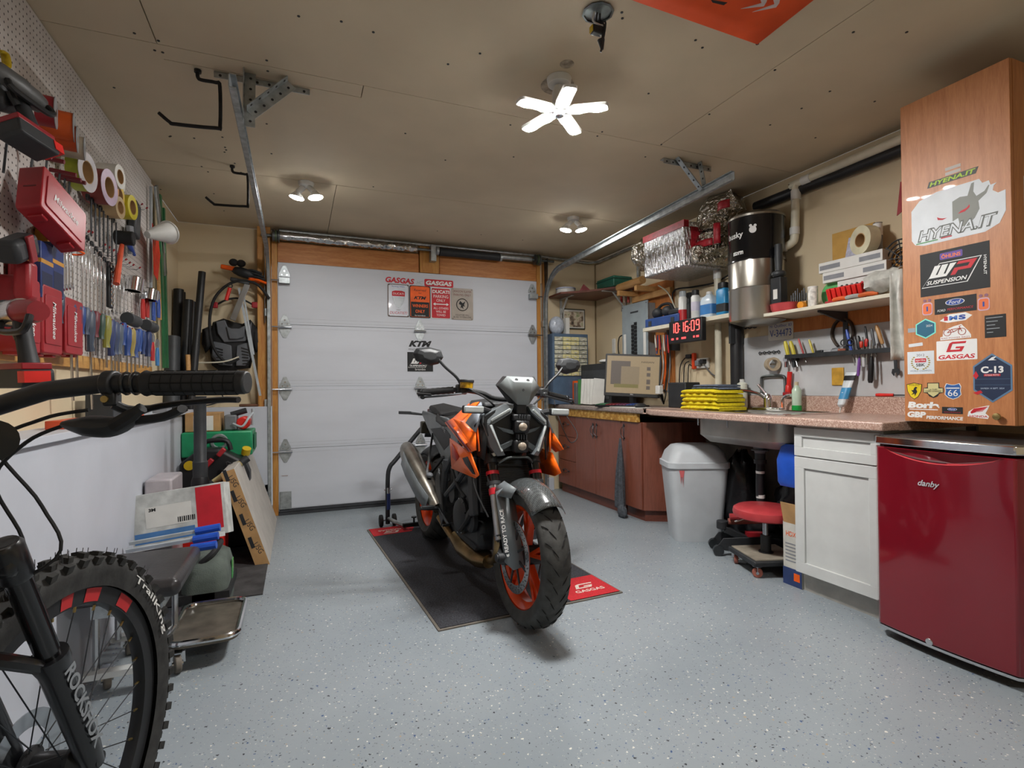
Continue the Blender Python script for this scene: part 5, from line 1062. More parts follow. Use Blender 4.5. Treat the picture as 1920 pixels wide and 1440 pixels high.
# ---- central vacuum canister
vc = T('central_vacuum', 'black and steel central vacuum canister on right wall', 'vacuum'); cv_ = Vector((2.795, 2.575, 1.475)); rv = .172
MB().lathe([(rv*.6, -.025), (rv*.98, .0), (rv, .02), (rv, .20), (rv*1.015, .205), (rv, .21), (rv, .375)], cv_, (0, 0, 1), 40).build('steel_bucket', 'brushed', vc)
MB().lathe([(rv*1.03, .375), (rv*1.03, .39), (rv*1.01, .395), (rv*1.01, .655)], cv_, (0, 0, 1), 40).build('motor_housing', 'black_gloss', vc)
MB().lathe([(rv*1.02, .655), (rv*1.02, .668), (rv*.9, .685), (.06, .70), (.05, .72)], cv_, (0, 0, 1), 40).build('top_lid', 'brushed', vc)
def around(s, w, h, z, ang, mat, par, bold=.02):
    # lettering wrapped on the canister
    o = text(s, w, h, Matrix.Identity(4), mat, par, bold=bold, d=0)
    off = par.location.copy() if False else Vector((0, 0, 0))
    for v in o.data.vertices:
        a = R(ang)+v.co.x/(rv*1.012); y = v.co.y
        v.co = (cv_.x+rv*1.014*math.cos(a), cv_.y+rv*1.014*math.sin(a), cv_.z+z+y)
va = math.degrees(math.atan2(-cv_.y, -cv_.x))
around('husky', .125, .05, .54, va-46, 'white_print', vc); around('storm', .075, .028, .43, va-38, 'white_print', vc, .03)
hsk = MB()
for a_, b_, r_ in ((0, 0, .022), (-.012, .026, .009), (.014, .024, .009)): hsk.prism(sh(circ(r_, 12), a_, b_), Fr((cv_.x+rv*1.016*math.cos(R(va-6)), cv_.y+rv*1.016*math.sin(R(va-6)), cv_.z+.56), (-math.sin(R(va-6)), math.cos(R(va-6)), 0), (0, 0, 1)), .002)
hsk.build('dog_emblem', 'white_print', vc)
ua = R(va+38); up_ = Vector((cv_.x+(rv+.03)*math.cos(ua), cv_.y+(rv+.03)*math.sin(ua), cv_.z))
MB().tube([up_+Vector((0, 0, .45)), up_+Vector((0, 0, .36)), up_+Vector((0, 0, .28))], [.022, .024, .02], 12).lathe([(.03, .25), (.042, .262), (.042, .275), (.03, .285)], up_, (0, 0, 1), 16).build('utility_valve', 'dark_grey', vc)
MB().cbox(up_+Vector((.0, .0, .16)), (.06, .075, .17)).build('hose_holder', 'charcoal', vc, bev=.006); MB().cbox(up_+Vector((-.031, .0, .14)), (.002, .03, .06)).build('white_label', 'paper_white', vc)
# ---- long shelf with brackets
zsh = 1.50
shf = T('wall_shelf', 'cream painted wall shelf with dark brackets over sink', 'shelf'); sy_0, sy_1 = 1.50, 2.43
MB().box(2.69, 2.972, sy_0, sy_1, zsh-.02, zsh).build('board', M('cream_paint', 'cfc9b6', .5, noise=.04), shf, bev=.002)
for yy in (2.10, 1.60):
    MB().box(2.966, 2.974, yy-.014, yy+.014, 1.24, zsh-.021).prism([(0, 0), (.22, 0), (.22, -.012), (.012, -.06), (0, -.06)], Fr((2.966, yy-.006, zsh-.021), (-1, 0, 0), (0, 0, 1)), .012).build('bracket', 'dark_grey', shf)
S('wood_batten', MB().box(2.972, 2.985, 1.5, 2.55, 1.395, 1.48), 'plywood', 'brown wood batten under the cream shelf', 'board')
S('splash_panel', MB().box(2.976, 2.988, 1.5, 2.90, .987, 1.395), 'white_wall_panel', 'white scuffed wall panel behind sink tools', 'wall panel')
# ---- second shelf with blue case and cans
z2s = at(1290, 600, X=2.76).z-.005
sh2 = T('small_shelf', 'narrow cream shelf holding blue case and spray cans', 'shelf'); s2a, s2b = at(1372, 600, X=2.76).y, at(1208, 620, X=2.76).y
MB().box(2.745, 2.972, s2a, s2b, z2s-.03, z2s).build('board', 'cream_paint', sh2, bev=.002); MB().box(2.85, 2.972, s2a+.1, s2a+.12, z2s-.2, z2s-.03).build('bracket', 'dark_grey', sh2); MB().box(2.85, 2.972, s2b-.2, s2b-.18, z2s-.2, z2s-.03).build('bracket', 'dark_grey', sh2)
G = 'cans on the narrow shelf'
mb, a_, b_, zt = B('', '', '', 2.755, 1209, 1272, 593, z2s, .13, None, build=False)
bc = T('tool_case', 'blue plastic tool case lying on narrow shelf', 'case'); mb.build('shell', M('case_blue', '2b4780', .45), bc, bev=.008); MB().box(2.752, 2.756, a_+.05, a_+.09, z2s+.01, z2s+.05).box(2.752, 2.756, b_-.09, b_-.05, z2s+.01, z2s+.05).build('latch', 'dark_grey', bc)
hp = T('ear_muffs', 'black ear muffs and strap piled on blue case', 'ear muffs'); hz_ = zt
for dy in (.03, .16): MB().ell((2.82, b_-.06-dy, hz_+.045), (.045, .055, .045), 14, 9).build('cup', 'charcoal', hp)
MB().tube(spline([(2.82, b_-.08, hz_+.07), (2.83, b_-.14, hz_+.11), (2.83, b_-.24, hz_+.10), (2.82, b_-.30, hz_+.03)], 5), .012, 8).build('headband', 'black_rubber', hp); MB().box(2.78, 2.86, a_+.02, a_+.16, hz_+.001, hz_+.05).build('pad', 'charcoal', hp, bev=.015)
S('black_case', MB().box(2.87, 2.96, a_+.0, a_+.13, z2s+.001, hz_+.17), 'charcoal', 'black flat case standing behind ear muffs', 'case', bev=.004)
M('spray_white', 'd5d5d2', .35); M('spray_red', 'b3242a', .35); M('cap_grey', 'a9b0b5', .35); M('label_blue', '3c78b4', .4); M('jug_clear', 'c6d3dc', .3, noise=.04); M('blue_bottle', '2f86b8', .35)
bottle('spray_can', 'red and white spray can with grey cap, leftmost on narrow shelf', 'spray can', 1280, 546, 2.80, z2s, .033, ['spray_white', 'cap_grey', 'spray_red', (.05, .4)], group=G)
bottle('spray_can', 'black spray can half hidden behind red one', 'spray can', 1291, 560, 2.84, z2s, .033, ['charcoal', 'charcoal'], group=G)
bottle('spray_can', 'white spray can with black cap beside white jug', 'spray can', 1304, 544, 2.80, z2s, .034, ['spray_white', 'black_plastic', M('label_pale', 'c9c3d2', .4), (.3, .6)], group=G)
bottle('spray_can', 'small blue bottle between white can and jug', 'bottle', 1316, 558, 2.84, z2s, .028, ['label_blue', 'white_plastic'], group=G)
bottle('jug', 'translucent rectangular jug with blue label on narrow shelf', 'jug', 1330, 547, 2.80, z2s, .06, ['jug_clear', 'white_plastic', 'label_blue', (.12, .5)], 'jug', sq_=True)
t_ = bottle('brush_bottle', 'blue bottle with black spout, rightmost on narrow shelf', 'bottle', 1356, 530, 2.80, z2s, .045, ['blue_bottle', 'black_plastic', 'charcoal', (.1, .35)], 'can', sq_=True)
# LED clock
ck = T('led_clock', 'black digital wall clock with red glowing figures', 'clock')
ca, cb_ = at(1261, 620, X=2.735), at(1323, 618, X=2.735); cz0, cz1 = at(1292, 642, X=2.735).z, at(1292, 599, X=2.735).z; cw, chh = ca.y-cb_.y, cz1-cz0
MB().box(2.70, 2.742, cb_.y, ca.y, cz0, cz1).build('case', 'black_plastic', ck, bev=.005)
emis('led_red', (1, .06, .05), 3, .02); cf = FRW((2.699, (ca.y+cb_.y)/2, (cz0+cz1)/2))
def seg7(ch, x, y, w, h, t):
    S_ = {'0': 'abcdef', '1': 'bc', '6': 'acdefg', '9': 'abcdfg'}[ch]; o = MB(); k = t/2
    q = {'a': (0, h/2, 1), 'd': (0, -h/2, 1), 'g': (0, 0, 1), 'f': (-w/2, h/4, 0), 'b': (w/2, h/4, 0), 'e': (-w/2, -h/4, 0), 'c': (w/2, -h/4, 0)}
    for s in S_:
        cx, cy, hor = q[s]; o.prism(sh(rect(w-t if hor else t, t if hor else h/2-t*.4), x+cx, y+cy), cf, .001)
    o.build('digit', 'led_red', ck, smooth=0)
for ch, x in zip('101609', (-.38, -.24, -.075, .065, .245, .39)): seg7(ch, x*cw, chh*.18, cw*.085, chh*.42, cw*.018)
for x in (-.155, .155): MB().prism(sh(circ(cw*.01, 8), x*cw, chh*.25), cf, .001).prism(sh(circ(cw*.01, 8), x*cw, chh*.1), cf, .001).build('colon', 'led_red', ck, smooth=0)
sm_ = MB()
for x, w_ in ((-.38, .08), (-.23, .06), (-.03, .14), (.28, .05), (.38, .08)): sm_.prism(sh(rect(w_*cw, chh*.09), x*cw, -chh*.3), cf, .0008)
sm_.build('date_row', emis('led_red_dim', (1, .08, .08), .8, .02), ck, smooth=0)
# tools hung below the shelf
hb = T('hanging_brushes', 'bundle of small coloured brushes and keys hanging under narrow shelf', 'brush bundle')
for i in range(11):
    p = at(1228+2.6*i, 628, X=2.80+.02*(i % 3)); L = .06+.05*((i*7) % 5)/4; c = ('c9c3b4', 'd65a2a', '3d5c9c', 'b8302c', '2c2e33', 'c7a870')[i % 6]
    MB().tube([p, p+Vector((0, .008*((i % 3)-1), -L)), p+Vector((0, .014*((i % 3)-1), -L-.05))], [.004, .008, .006], 6).build('brush', M('br_'+c, c, .5), hb)
# outlet strip with plugs
ot = T('power_outlet', 'white outlet box with orange and black plugs on right wall', 'outlet'); o1 = at(1318, 681, X=2.975)
MB().cbox((2.976, o1.y, o1.z), (.02, .13, .08)).build('cover_plate', 'white_plastic', ot, bev=.004); MB().cbox((2.95, o1.y-.03, o1.z+.012), (.045, .035, .035)).build('adapter', 'charcoal', ot, bev=.004); MB().cbox((2.95, o1.y+.02, o1.z), (.05, .04, .045)).build('adapter', 'grey_plastic', ot, bev=.006)
o2 = at(1301, 677, X=2.96); MB().cbox((2.962, o2.y, o2.z), (.03, .03, .13)).build('orange_plug', M('plug_orange', 'd4451e', .4), ot, bev=.006); MB().cbox((2.95, o2.y+.04, o2.z+.04), (.04, .06, .035)).build('black_plug', 'black_plastic', ot, bev=.008)
for k in range(3): MB().tube(spline([(2.945, o2.y+.07-.03*k, o2.z+.04-.04*k), (2.93, o2.y+.13-.05*k, o2.z-.05), (2.93, o2.y+.14-.05*k, .92)], 5), .0045, 6).build('cord', 'black_rubber', ot)
MB().tube(spline([(2.955, o1.y-.04, o1.z-.02), (2.955, o1.y-.12, o1.z-.09), (2.955, o1.y-.2, o1.z-.12)], 5), .005, 6).build('cord', 'grey_plastic', ot)
# cable hanging from duct
S('extension_cord', MB().tube(spline([(2.90, 3.72, 1.93), (2.92, 3.62, 1.85), (2.94, 3.55, 1.70), (2.95, 3.5, 1.56)], 6), .006, 6), 'pvc', 'cream cord drooping below foil duct box', 'cable')
S('extension_cord', MB().tube(spline([at(1262, 575, X=2.955), at(1264, 545, X=2.955), at(1300, 538, X=2.955), at(1340, 530, X=2.955), at(1375, 510, X=2.955)], 6), .007, 6), 'black_rubber', 'black cord strung along wall above spray cans', 'cable')
# ---- corner: shelf, organiser, picture
zc = at(1100, 556, X=2.80).z
cs = T('corner_shelf', 'brown corner shelf on grey angle brackets', 'shelf')
q1 = at(1030, 566, Y=4.80); xs0 = 2.42; ys1 = 4.15
MB().prism([(xs0, 4.885), (2.975, 4.885), (2.975, ys1), (2.80, ys1), (2.62, 4.45), (xs0, 4.62)], Matrix.Translation((0, 0, zc-.02)), .02).build('board', 'cherry_dark', cs, bev=.002)
def shelf_bracket(p, d, par):
    d = Vector(d); w = d.cross(Vector((0, 0, 1)))*.012
    MB().bar(p, p+d*.26, .026, .006).bar(p, p-Vector((0, 0, .34)), .026, .006, d).bar(p+d*.14-Vector((0, 0, .004)), p-Vector((0, 0, .16)), .02, .006).build('bracket', M('bracket_grey', 'b4b6b4', .4), par)
shelf_bracket(Vector((2.56, 4.884, zc-.024)), (0, -1, 0), cs); shelf_bracket(Vector((2.970, 4.32, zc-.024)), (-1, 0, 0), cs)
gc = T('green_tool_case', 'dark green tool case on brown corner shelf', 'case'); g1 = at(1104, 545, X=2.78)
MB().box(2.74, 2.95, 4.17, 4.47, zc+.001, zc+.10).build('base', M('case_green', '23604f', .4), gc, bev=.01); MB().box(2.735, 2.955, 4.165, 4.475, zc+.07, zc+.078).build('seam', M('seam_green', '184438', .5), gc)
S('red_square', MB().prism([(0, 0), (.14, 0), (.05, .085)], Fr((2.62, 4.62, zc+.001), (.8, -.4, 0), (0, 0, 1)), .03), 'red_plastic', 'small red triangular holder on corner shelf', 'holder', bev=.003)
t_ = T('screw_tub', 'round white tub of hardware at left end of corner shelf', 'tub'); MB().cyl((2.54, 4.74, zc+.001), (2.54, 4.74, zc+.05), .10, n=26).build('tub', 'white_plastic', t_, bev=.006); MB().cyl((2.54, 4.74, zc+.05), (2.54, 4.74, zc+.062), .103, n=26).build('lid', M('lid_blue', 'b9bfd6', .35), t_)
og = T('parts_organizer', 'blue grey small parts organizer with clear drawers beside picture', 'organizer')
a0, a1 = at(1037, 700, Y=4.70), at(1103, 700, Y=4.70); oz1, oz0 = at(1070, 626, Y=4.70).z, .886; M('org_blue', '51657c', .45); M('drawer_clear', 'b9b7a4', .25, noise=.25, ns=30); M('drawer_yellow', 'd8cf9a', .4, noise=.12, ns=30)
MB().box(a0.x, a1.x, 4.70, 4.87, oz0, oz1).build('frame', 'org_blue', og, bev=.004)
nr = 9; dh = (oz1-.03-1.17)/nr
for r_ in range(nr):
    for c_ in range(4):
        w_ = (a1.x-a0.x-.03)/4; x0 = a0.x+.015+w_*c_; z0 = 1.17+dh*r_
        d_ = MB().box(x0+.003, x0+w_-.003, 4.688, 4.72, z0+.003, z0+dh-.003).build('drawer', 'drawer_yellow' if (r_*5+c_*3) % 4 and c_ in (1, 2) else 'drawer_clear', og, bev=.002)
        MB().box(x0+w_/2-.012, x0+w_/2+.012, 4.68, 4.689, z0+.012, z0+.02).build('pull', 'white_plastic', d_)
b0 = MB().ell((a0.x+.09, 4.79, oz1+.09), (.085, .06, .095), 14, 9); S('plastic_bag', b0, M('bag_clear', 'b4bcc8', .2, noise=.12, ns=30, bmp=.8, bs=25), 'crumpled clear bag of parts on parts organizer', 'bag')
S('white_carton', MB().box(a0.x+.18, a0.x+.22, 4.75, 4.83, oz1+.001, oz1+.17), 'paper_white', 'thin white carton standing on parts organizer', 'carton', bev=.002)
pf = T('framed_picture', 'small framed motocross print in corner below shelf', 'picture'); p0, p1 = at(1054, 578, Y=4.885), at(1097, 618, Y=4.885)
MB().box(p0.x, p1.x, 4.882, 4.899, p1.z, p0.z).build('frame', M('frame_green', '3e4034', .4), pf, bev=.003)
def print_mat():
    m, t, b, tc = base_mat('photo_print'); n = nn(t, 'ShaderNodeTexNoise', Scale=18.0, Detail=5.0); t.links.new(tc.outputs['Object'], n.inputs['Vector'])
    t.links.new(ramp(t, n.outputs[0], (.3, lin('2f2a26')), (.45, lin('8c7a68')), (.55, lin('cfc2ac')), (.7, lin('7d8a5c'))), b.inputs['Base Color'])
print_mat(); MB().box(p0.x+.012, p1.x-.012, 4.880, 4.883, p1.z+.012, p0.z-.012).build('mount', 'paper_white', pf); MB().box(p0.x+.022, p1.x-.022, 4.879, 4.881, p1.z+.022, p0.z-.03).build('print', 'photo_print', pf)
S('phone_jack', MB().cbox((2.985, at(1151, 640, X=2.985).y, 1.47), (.014, .05, .15)), 'white_plastic', 'white low voltage wall jack near corner', 'outlet', bev=.003)
# ---- desk things, standing on the desk counter
zd = .8855
pc = T('computer_tower', 'black desktop computer tower lying beside organizer on desk', 'computer')
mb, a_, b_, zt = B('', '', '', 2.60, 1089, 1146, 682, zd, .25, None, build=False); mb.build('case', 'charcoal', pc, bev=.006)
MB().box(2.62, 2.74, a_-.002, a_, zt-.12, zt-.02).build('sticker_panel', M('pc_sticker', '3a4654', .4), pc); MB().box(2.596, 2.60, a_+.03, b_-.03, zd+.06, zt-.06).build('side_panel', 'dark_grey', pc, bev=.004)
gl = T('work_gloves', 'blue and black work gloves lying on computer tower', 'gloves')
for i, (dx, dy, c) in enumerate(((.05, .06, 'label_blue'), (.12, .15, 'charcoal'), (.18, .28, 'charcoal'), (.06, .22, 'white_plastic'))): MB().ell((2.62+dx, a_+dy, zt+.022), (.07, .06, .02), 12, 7, ROT('Z', 30*i)).build('glove', c, gl)
S('orange_box', MB().box(2.58, 2.72, b_+.09, b_+.14, zd, 1.12), 'orange_print', 'upright orange box at far end of desk', 'box', bev=.003)
S('grey_drive', MB().box(2.56, 2.72, b_+.02, b_+.08, zd, 1.10), 'grey_plastic', 'grey upright drive box beside orange box', 'box', bev=.006)
t_ = T('action_camera', 'black tripod mounted camera at far end of desk', 'camera'); k_ = at(1048, 728, X=2.55); MB().cbox((2.55, k_.y, k_.z), (.05, .07, .05)).build('body', 'black_plastic', t_, bev=.008); MB().tube([(2.55, k_.y, k_.z-.02), (2.55, k_.y, zd+.08)], .012, 8).build('post', 'black_plastic', t_)
for a in (0, 120, 240): MB().tube([(2.55, k_.y, zd+.09), (2.55+.06*math.cos(R(a)), k_.y+.06*math.sin(R(a)), zd+.006)], .006, 6).build('tripod_leg', 'black_plastic', t_)
bnd = T('paper_file', 'stack of white paper folders standing left of monitor', 'papers')
for i in range(6): pp_ = at(1105+5*i, 740, X=2.58); MB().cbox((2.52+.004*i, pp_.y, zd+.125+.004*(i % 2)), (.11, .012, .235), ROT('Z', -20) @ ROT('Y', 3*(i % 3))).build('folder', 'paper_white' if i else M('folder_green', '3c7a3c', .6), bnd)
mo = T('computer_monitor', 'black monitor showing beige desktop on computer desk', 'monitor')
mcn = at(1186, 704, D=4.42); fw2 = Vector((_fw.x, _fw.y, 0)).normalized(); ru = Vector((.82, -.57, -.055)).normalized(); uu = Vector((.08, .05, 1))
mf = Fr(mcn, ru, uu); wv, hv = .46, .36
MB().prism(rect(wv, hv, .008), mf, -.035).build('bezel', 'black_plastic', mo, bev=.003)
emis('screen_beige', lin('b39a72'), .3, .02); emis('screen_mid', lin('a08a68'), .28, .02); emis('screen_dark', lin('6b5c50'), .25, .02); emis('screen_yellow', lin('8f8236'), .25, .02)
scn = MB().prism(rect(wv-.03, hv-.045), mf @ Matrix.Translation((0, .006, .0)), .001).build('screen', 'screen_beige', mo, smooth=0)
for x, y, w_, h_, m_ in ((-.10, .02, .16, .2, 'screen_dark'), (-.02, .0, .15, .15, 'screen_mid'), (-.05, -.09, .2, .03, 'screen_yellow'), (.13, .06, .03, .03, 'screen_dark'), (.13, .01, .03, .03, 'screen_dark'), (.13, -.05, .03, .04, 'screen_dark'), (.13, -.1, .03, .03, 'screen_dark')): MB().prism(sh(rect(w_, h_), x, y), mf, .0006, .001 + (.0007 if m_ != 'screen_dark' else 0)).build('window_tile', m_, scn, smooth=0)
text('NISSAN', .10, .014, mf, 'black_print', scn, x=.12, y=.115, d=.0016)
text('DELL', .025, .008, mf, 'white_print', mo, y=-.16, d=.001)
st = mcn-mf.to_3x3().col[2]*.06; MB().bar((st.x, st.y, zd+.01), (st.x, st.y, mcn.z), .06, .03).cbox((st.x, st.y, zd+.007), (.2, .2, .012)).build('stand', 'black_plastic', mo, bev=.004)
kb = T('keyboard', 'black keyboard with red and green backlit keys below monitor', 'keyboard'); kc = at(1160, 752, X=2.53); kc.z = zd+.012; kf = Fr(kc, (.45, -.9, 0), (.9, .45, .08))
MB().prism(rect(.40, .13, .008), kf, .016, -.008).build('base', 'black_plastic', kb, bev=.003)
for c_ in range(12):
    for r_ in range(4): MB().prism(sh(rect(.024, .022), -.18+.0325*c_, -.045+.03*r_), kf, .006, .008).build('key', M('key_%d' % (c_//3), ('3b6b4a', '8f3b40', '6a3b55', '39508c')[c_//3], .5), kb)
ms = at(1200, 755, X=2.52); S('mouse', MB().ell((2.52, ms.y, zd+.018), (.055, .032, .02), 16, 8), 'charcoal', 'dark computer mouse right of keyboard', 'mouse')
S('mouse_pad', MB().cbox((2.50, ms.y+.12, zd+.002), (.12, .40, .003)), 'paper_white', 'white sheet under keyboard edge', 'sheet')
t_ = T('cable_tangle', 'tangle of black and white cables right of monitor', 'cables'); cc = at(1228, 742, X=2.80)
for k in range(7):
    rr = random.Random(k); pts = [cc+Vector((.08*rr.random(), .12*(rr.random()-.5), .14*rr.random()-.02)) for _ in range(5)]; pts = [Vector((p.x, p.y, max(p.z, zd+.01))) for p in pts]+[Vector((2.85, cc.y-.05, zd+.02))]
    MB().tube(spline(pts, 5), .005, 6).build('cable', 'black_rubber' if k % 3 else 'white_plastic', t_)
for k in range(5): MB().tube(spline([at(1236+5*k, 640, X=2.95), at(1240+4*k, 690, X=2.93), at(1232+5*k, 735, X=2.88)], 5), .006, 6).build('cable', ('black_rubber', 'white_plastic', 'orange_plastic', 'black_rubber', 'grey_plastic')[k], t_)
p_ = at(1236, 731, X=2.72); MB().cbox(p_, (.04, .055, .07)).build('charger', 'white_plastic', t_, bev=.006)
B('speaker_box', 'black cube speaker between monitor and yellow cloths', 'speaker', 2.66, 1252, 1285, 717, .8905, .14, 'charcoal', bev=.008)
M('cloth_yellow', 'd8c520', .95, noise=.1, ns=60, bmp=.6, bs=300); M('cloth_grey', '5f6a7c', .95, noise=.12, ns=60, bmp=.5, bs=300)
ya, yb = at(1349, 745, X=2.55).y, at(1277, 745, X=2.55).y; zz = .8905
def folded(y0, y1, x0, x1, z, h, mat, label, g_, sd):
    rr = random.Random(sd); prof = []
    n = 14; rings = []
    for j in range(n+1):
        y = y0+(y1-y0)*j/n; dz = .004*math.sin(j*1.7+sd); ed = min(j, n-j)/n
        hh = h*(.75+.25*min(1, ed*8)); jx = .008*math.sin(j*2.1+sd*2)
        rings.append([Vector((x0+jx, y, z+hh*.5)), Vector((x0+.01+jx, y, z)), Vector((x1, y, z)), Vector((x1+.005, y, z+hh*.5)), Vector((x1, y, z+hh)), Vector(((x0+x1)/2, y, z+hh+dz*.5)), Vector((x0+.012+jx, y, z+hh))])
    return S('shop_cloth', MB().loft(rings), mat, label, 'cloth', g_, smooth=70)
nm_ = ['bottom', 'second from the bottom', 'middle', 'fourth from the bottom', 'uppermost yellow']
h5 = (at(1312, 730, X=2.55).z-zz)/5
for i in range(5): folded(ya+.01*(i % 2)+.006*i, yb-.012*((i+1) % 2), 2.54+.008*(i % 2), 2.78, zz+h5*i, h5*.97, 'cloth_yellow', 'folded yellow microfibre cloth, %s of the stack' % nm_[i], 'yellow cloth stack', i)
for i in range(2): folded(ya+.03, yb-.10, 2.56, 2.76, zz+h5*5+.016*i, .015, 'cloth_grey', 'folded blue grey cloth %s atop yellow stack' % ('lower' if i == 0 else 'upper'), 'grey cloths', 7+i)
# ================================================================ things on the cream shelf
G2 = 'things on the cream shelf'; zs_ = zsh+.0008
M('cardboard', 'b08a5c', .85, noise=.1, ns=12); M('tray_red', 'b8484a', .3); M('clear_green', '5fb36a', .2); M('print_grey', '83868c', .5)
tr_ = T('plastic_tray', 'translucent red oval tray at left end of cream shelf', 'tray'); y = at(1466, 575, X=2.74).y
MB().loft([[Vector((2.755+a*.06*k, y+b*.085*k, zs_+z)) for a, b in circ(1, 20)] for k, z in ((.8, 0), (.95, .02), (1.0, .05), (1.05, .052), (.96, .045), (.78, .006))]).build('dish', 'tray_red', tr_)
bt = T('drill_bit_stand', 'wooden block holding dark drill bits on cream shelf', 'drill bits'); y0, y1 = at(1511, 560, X=2.80).y, at(1476, 560, X=2.80).y
MB().box(2.80, 2.88, y0, y1, zs_, zs_+.055).build('block', 'beech', bt, bev=.002)
for i in range(16): yy = y0+.012+(y1-y0-.024)*(i % 8)/7; xx = 2.82+.035*(i//8); MB().cyl((xx, yy, zs_+.05), (xx, yy, zs_+.105+.035*((i*5) % 7)/6), .0025+.0018*((i*3) % 4)/3, n=6).build('drill_bit', 'dark_steel', bt)
S('tape_measure', MB().cyl((2.735, at(1500, 565, X=2.735).y, zs_+.022), (2.765, at(1500, 565, X=2.735).y, zs_+.022), .022, n=18), M('tape_orange', 'd88a1c', .4), 'small orange tape roll beside red tray on shelf', 'tape', bev=.003)
t_ = T('bit_canister', 'white patterned canister standing mid cream shelf', 'canister'); y = at(1522, 560, X=2.76).y; MB().cyl((2.77, y, zs_), (2.77, y, zs_+.115), .026, n=20).build('tube', M('canister_print', 'd6d3cc', .5, noise=.2, ns=45), t_); MB().cyl((2.77, y, zs_+.115), (2.77, y, zs_+.122), .027, n=20).build('lid', 'white_plastic', t_)
S('green_disc', MB().cyl((2.86, at(1562, 555, X=2.86).y, zs_+.075), (2.89, at(1562, 555, X=2.86).y, zs_+.075), .075, n=26), 'clear_green', 'green round spool standing behind red clamps', 'spool', bev=.004)
rc_ = T('clamp_rack', 'red row of spring clamps on cream shelf', 'clamps'); y0, y1 = at(1617, 545, X=2.76).y, at(1549, 545, X=2.76).y
for i in range(7): yy = y0+(y1-y0)*(i+.5)/7; MB().cbox((2.775, yy, zs_+.05), (.03, (y1-y0)/7-.006, .085), ROT('Y', -18)).build('clamp', 'red_bright', rc_, bev=.005)
MB().box(2.745, 2.775, y0, y1, zs_, zs_+.02).build('base', 'red_plastic', rc_, bev=.004)
for i, (px, c, nm) in enumerate(((1575, 'd05a2a', 'first orange clamp from left before red clamp row'), (1600, '9a9a98', 'grey tool lying between two orange clamps'), (1625, 'c8602c', 'long orange clamp right of grey tool on shelf'))):
    y = at(px, 555, X=2.72).y; t_ = T('hand_clamp', nm, 'clamp', G2); MB().tube(spline([(2.715, y+.04, zs_+.014), (2.725, y, zs_+.02), (2.73, y-.05, zs_+.014)], 4), [.007]+[.012]*6+[.007]*2, 8).build('handle', M('cl_%d' % i, c, .4), t_)
def wbox(name, label, px0, px1, pyt, pyb, X, dep, tilt=0):
    y1, y0 = at(px0, (pyt+pyb)/2, X=X).y, at(px1, (pyt+pyb)/2, X=X).y; zt = at((px0+px1)/2, pyt, X=X).z; zb = at((px0+px1)/2, pyb, X=X).z
    t = T(name, label, 'box', 'white boxes on the cream shelf'); MB().box(X, X+dep, y0, y1, zb, zt).build('carton', 'white_plastic', t, bev=.002); return t, y0, y1, zb, zt
t_, a, b, c, d = wbox('white_box', 'short white box with dotted front under long white boxes', 1570, 1626, 522, 545, 2.83, .10)
for i in range(5): MB().cyl((2.829, b-(b-a)*(.16+.17*i), (c+d)/2), (2.8305, b-(b-a)*(.16+.17*i), (c+d)/2), .009, n=12).build('dot_print', ('charcoal', 'charcoal', 'grey_plastic', 'dark_grey', 'red_print')[i], t_)
zA = at(1600, 521, X=2.82).z
for nm, px0, px1, zb in (('lower long white box striped grey on shelf pile', 1542, 1662, d+.001), ('upper long white box striped grey beneath tape roll', 1535, 1655, d+.062)):
    y1, y0 = at(px0, 505, X=2.82).y, at(px1, 505, X=2.82).y; t_ = T('white_box', nm, 'box', 'white boxes on the cream shelf'); MB().box(2.82, 2.94, y0, y1, zb, zb+.06).build('carton', 'white_plastic', t_, bev=.002)
    for a_, b_ in ((.02, .36), (.66, .97)): MB().box(2.8195, 2.8205, y1-(y1-y0)*b_, y1-(y1-y0)*a_, zb+.016, zb+.042).build('grey_stripe', 'print_grey', t_)
ztop = d+.124
tpc = at(1620, 455, X=2.86); t_ = T('masking_tape', 'wide cream masking tape roll standing on white boxes', 'tape')
MB().lathe([(.038, -.03), (.078, -.03), (.078, .03), (.038, .03), (.038, -.03)], (2.87, tpc.y, ztop+.078), (-.9, .3, 0), 36, cap=False).build('roll', M('tape_cream', 'cfc9ac', .6), t_); MB().lathe([(.034, -.031), (.038, -.031), (.038, .031), (.034, .031), (.034, -.031)], (2.87, tpc.y, ztop+.078), (-.9, .3, 0), 30, cap=False).build('core', 'cardboard', t_)
e0, e1 = at(1561, 450, X=2.965).y, at(1640, 450, X=2.965).y; S('brown_envelope', MB().box(2.962, 2.972, e1, e0, d+.01, at(1600, 428, X=2.965).z), M('amber_card', 'c59a4f', .7, noise=.06), 'amber ribbed card sheet leaning on wall behind tape', 'card')
S('white_leaflet', MB().cbox((2.955, at(1597, 460, X=2.955).y, ztop+.07), (.004, .06, .13), ROT('X', 12)), M('leaflet', 'b9b9cc', .6, noise=.15, ns=50), 'small pale printed leaflet behind tape roll', 'leaflet')
y = at(1646, 445, X=2.93).y; t_ = T('caulk_cartridge', 'grey striped cartridge standing beside masking tape', 'cartridge'); MB().cyl((2.93, y, ztop), (2.93, y, ztop+.17), .022, n=18).build('tube', M('cartridge_grey', '77797c', .35), t_); MB().cyl((2.93, y, ztop+.10), (2.93, y, ztop+.165), .0225, n=18).build('white_band', 'white_print', t_)
bk_ = T('wire_basket', 'round dark wire fan guard at right end of shelf pile', 'fan guard'); bc_ = at(1683, 482, X=2.84); 
for r_ in (.03, .05, .07, .09): MB().torus((2.84+.04*(1-r_/.09), bc_.y, bc_.z), r_, .004, (-1, .25, .1), 28, 6).build('ring', 'charcoal', bk_)
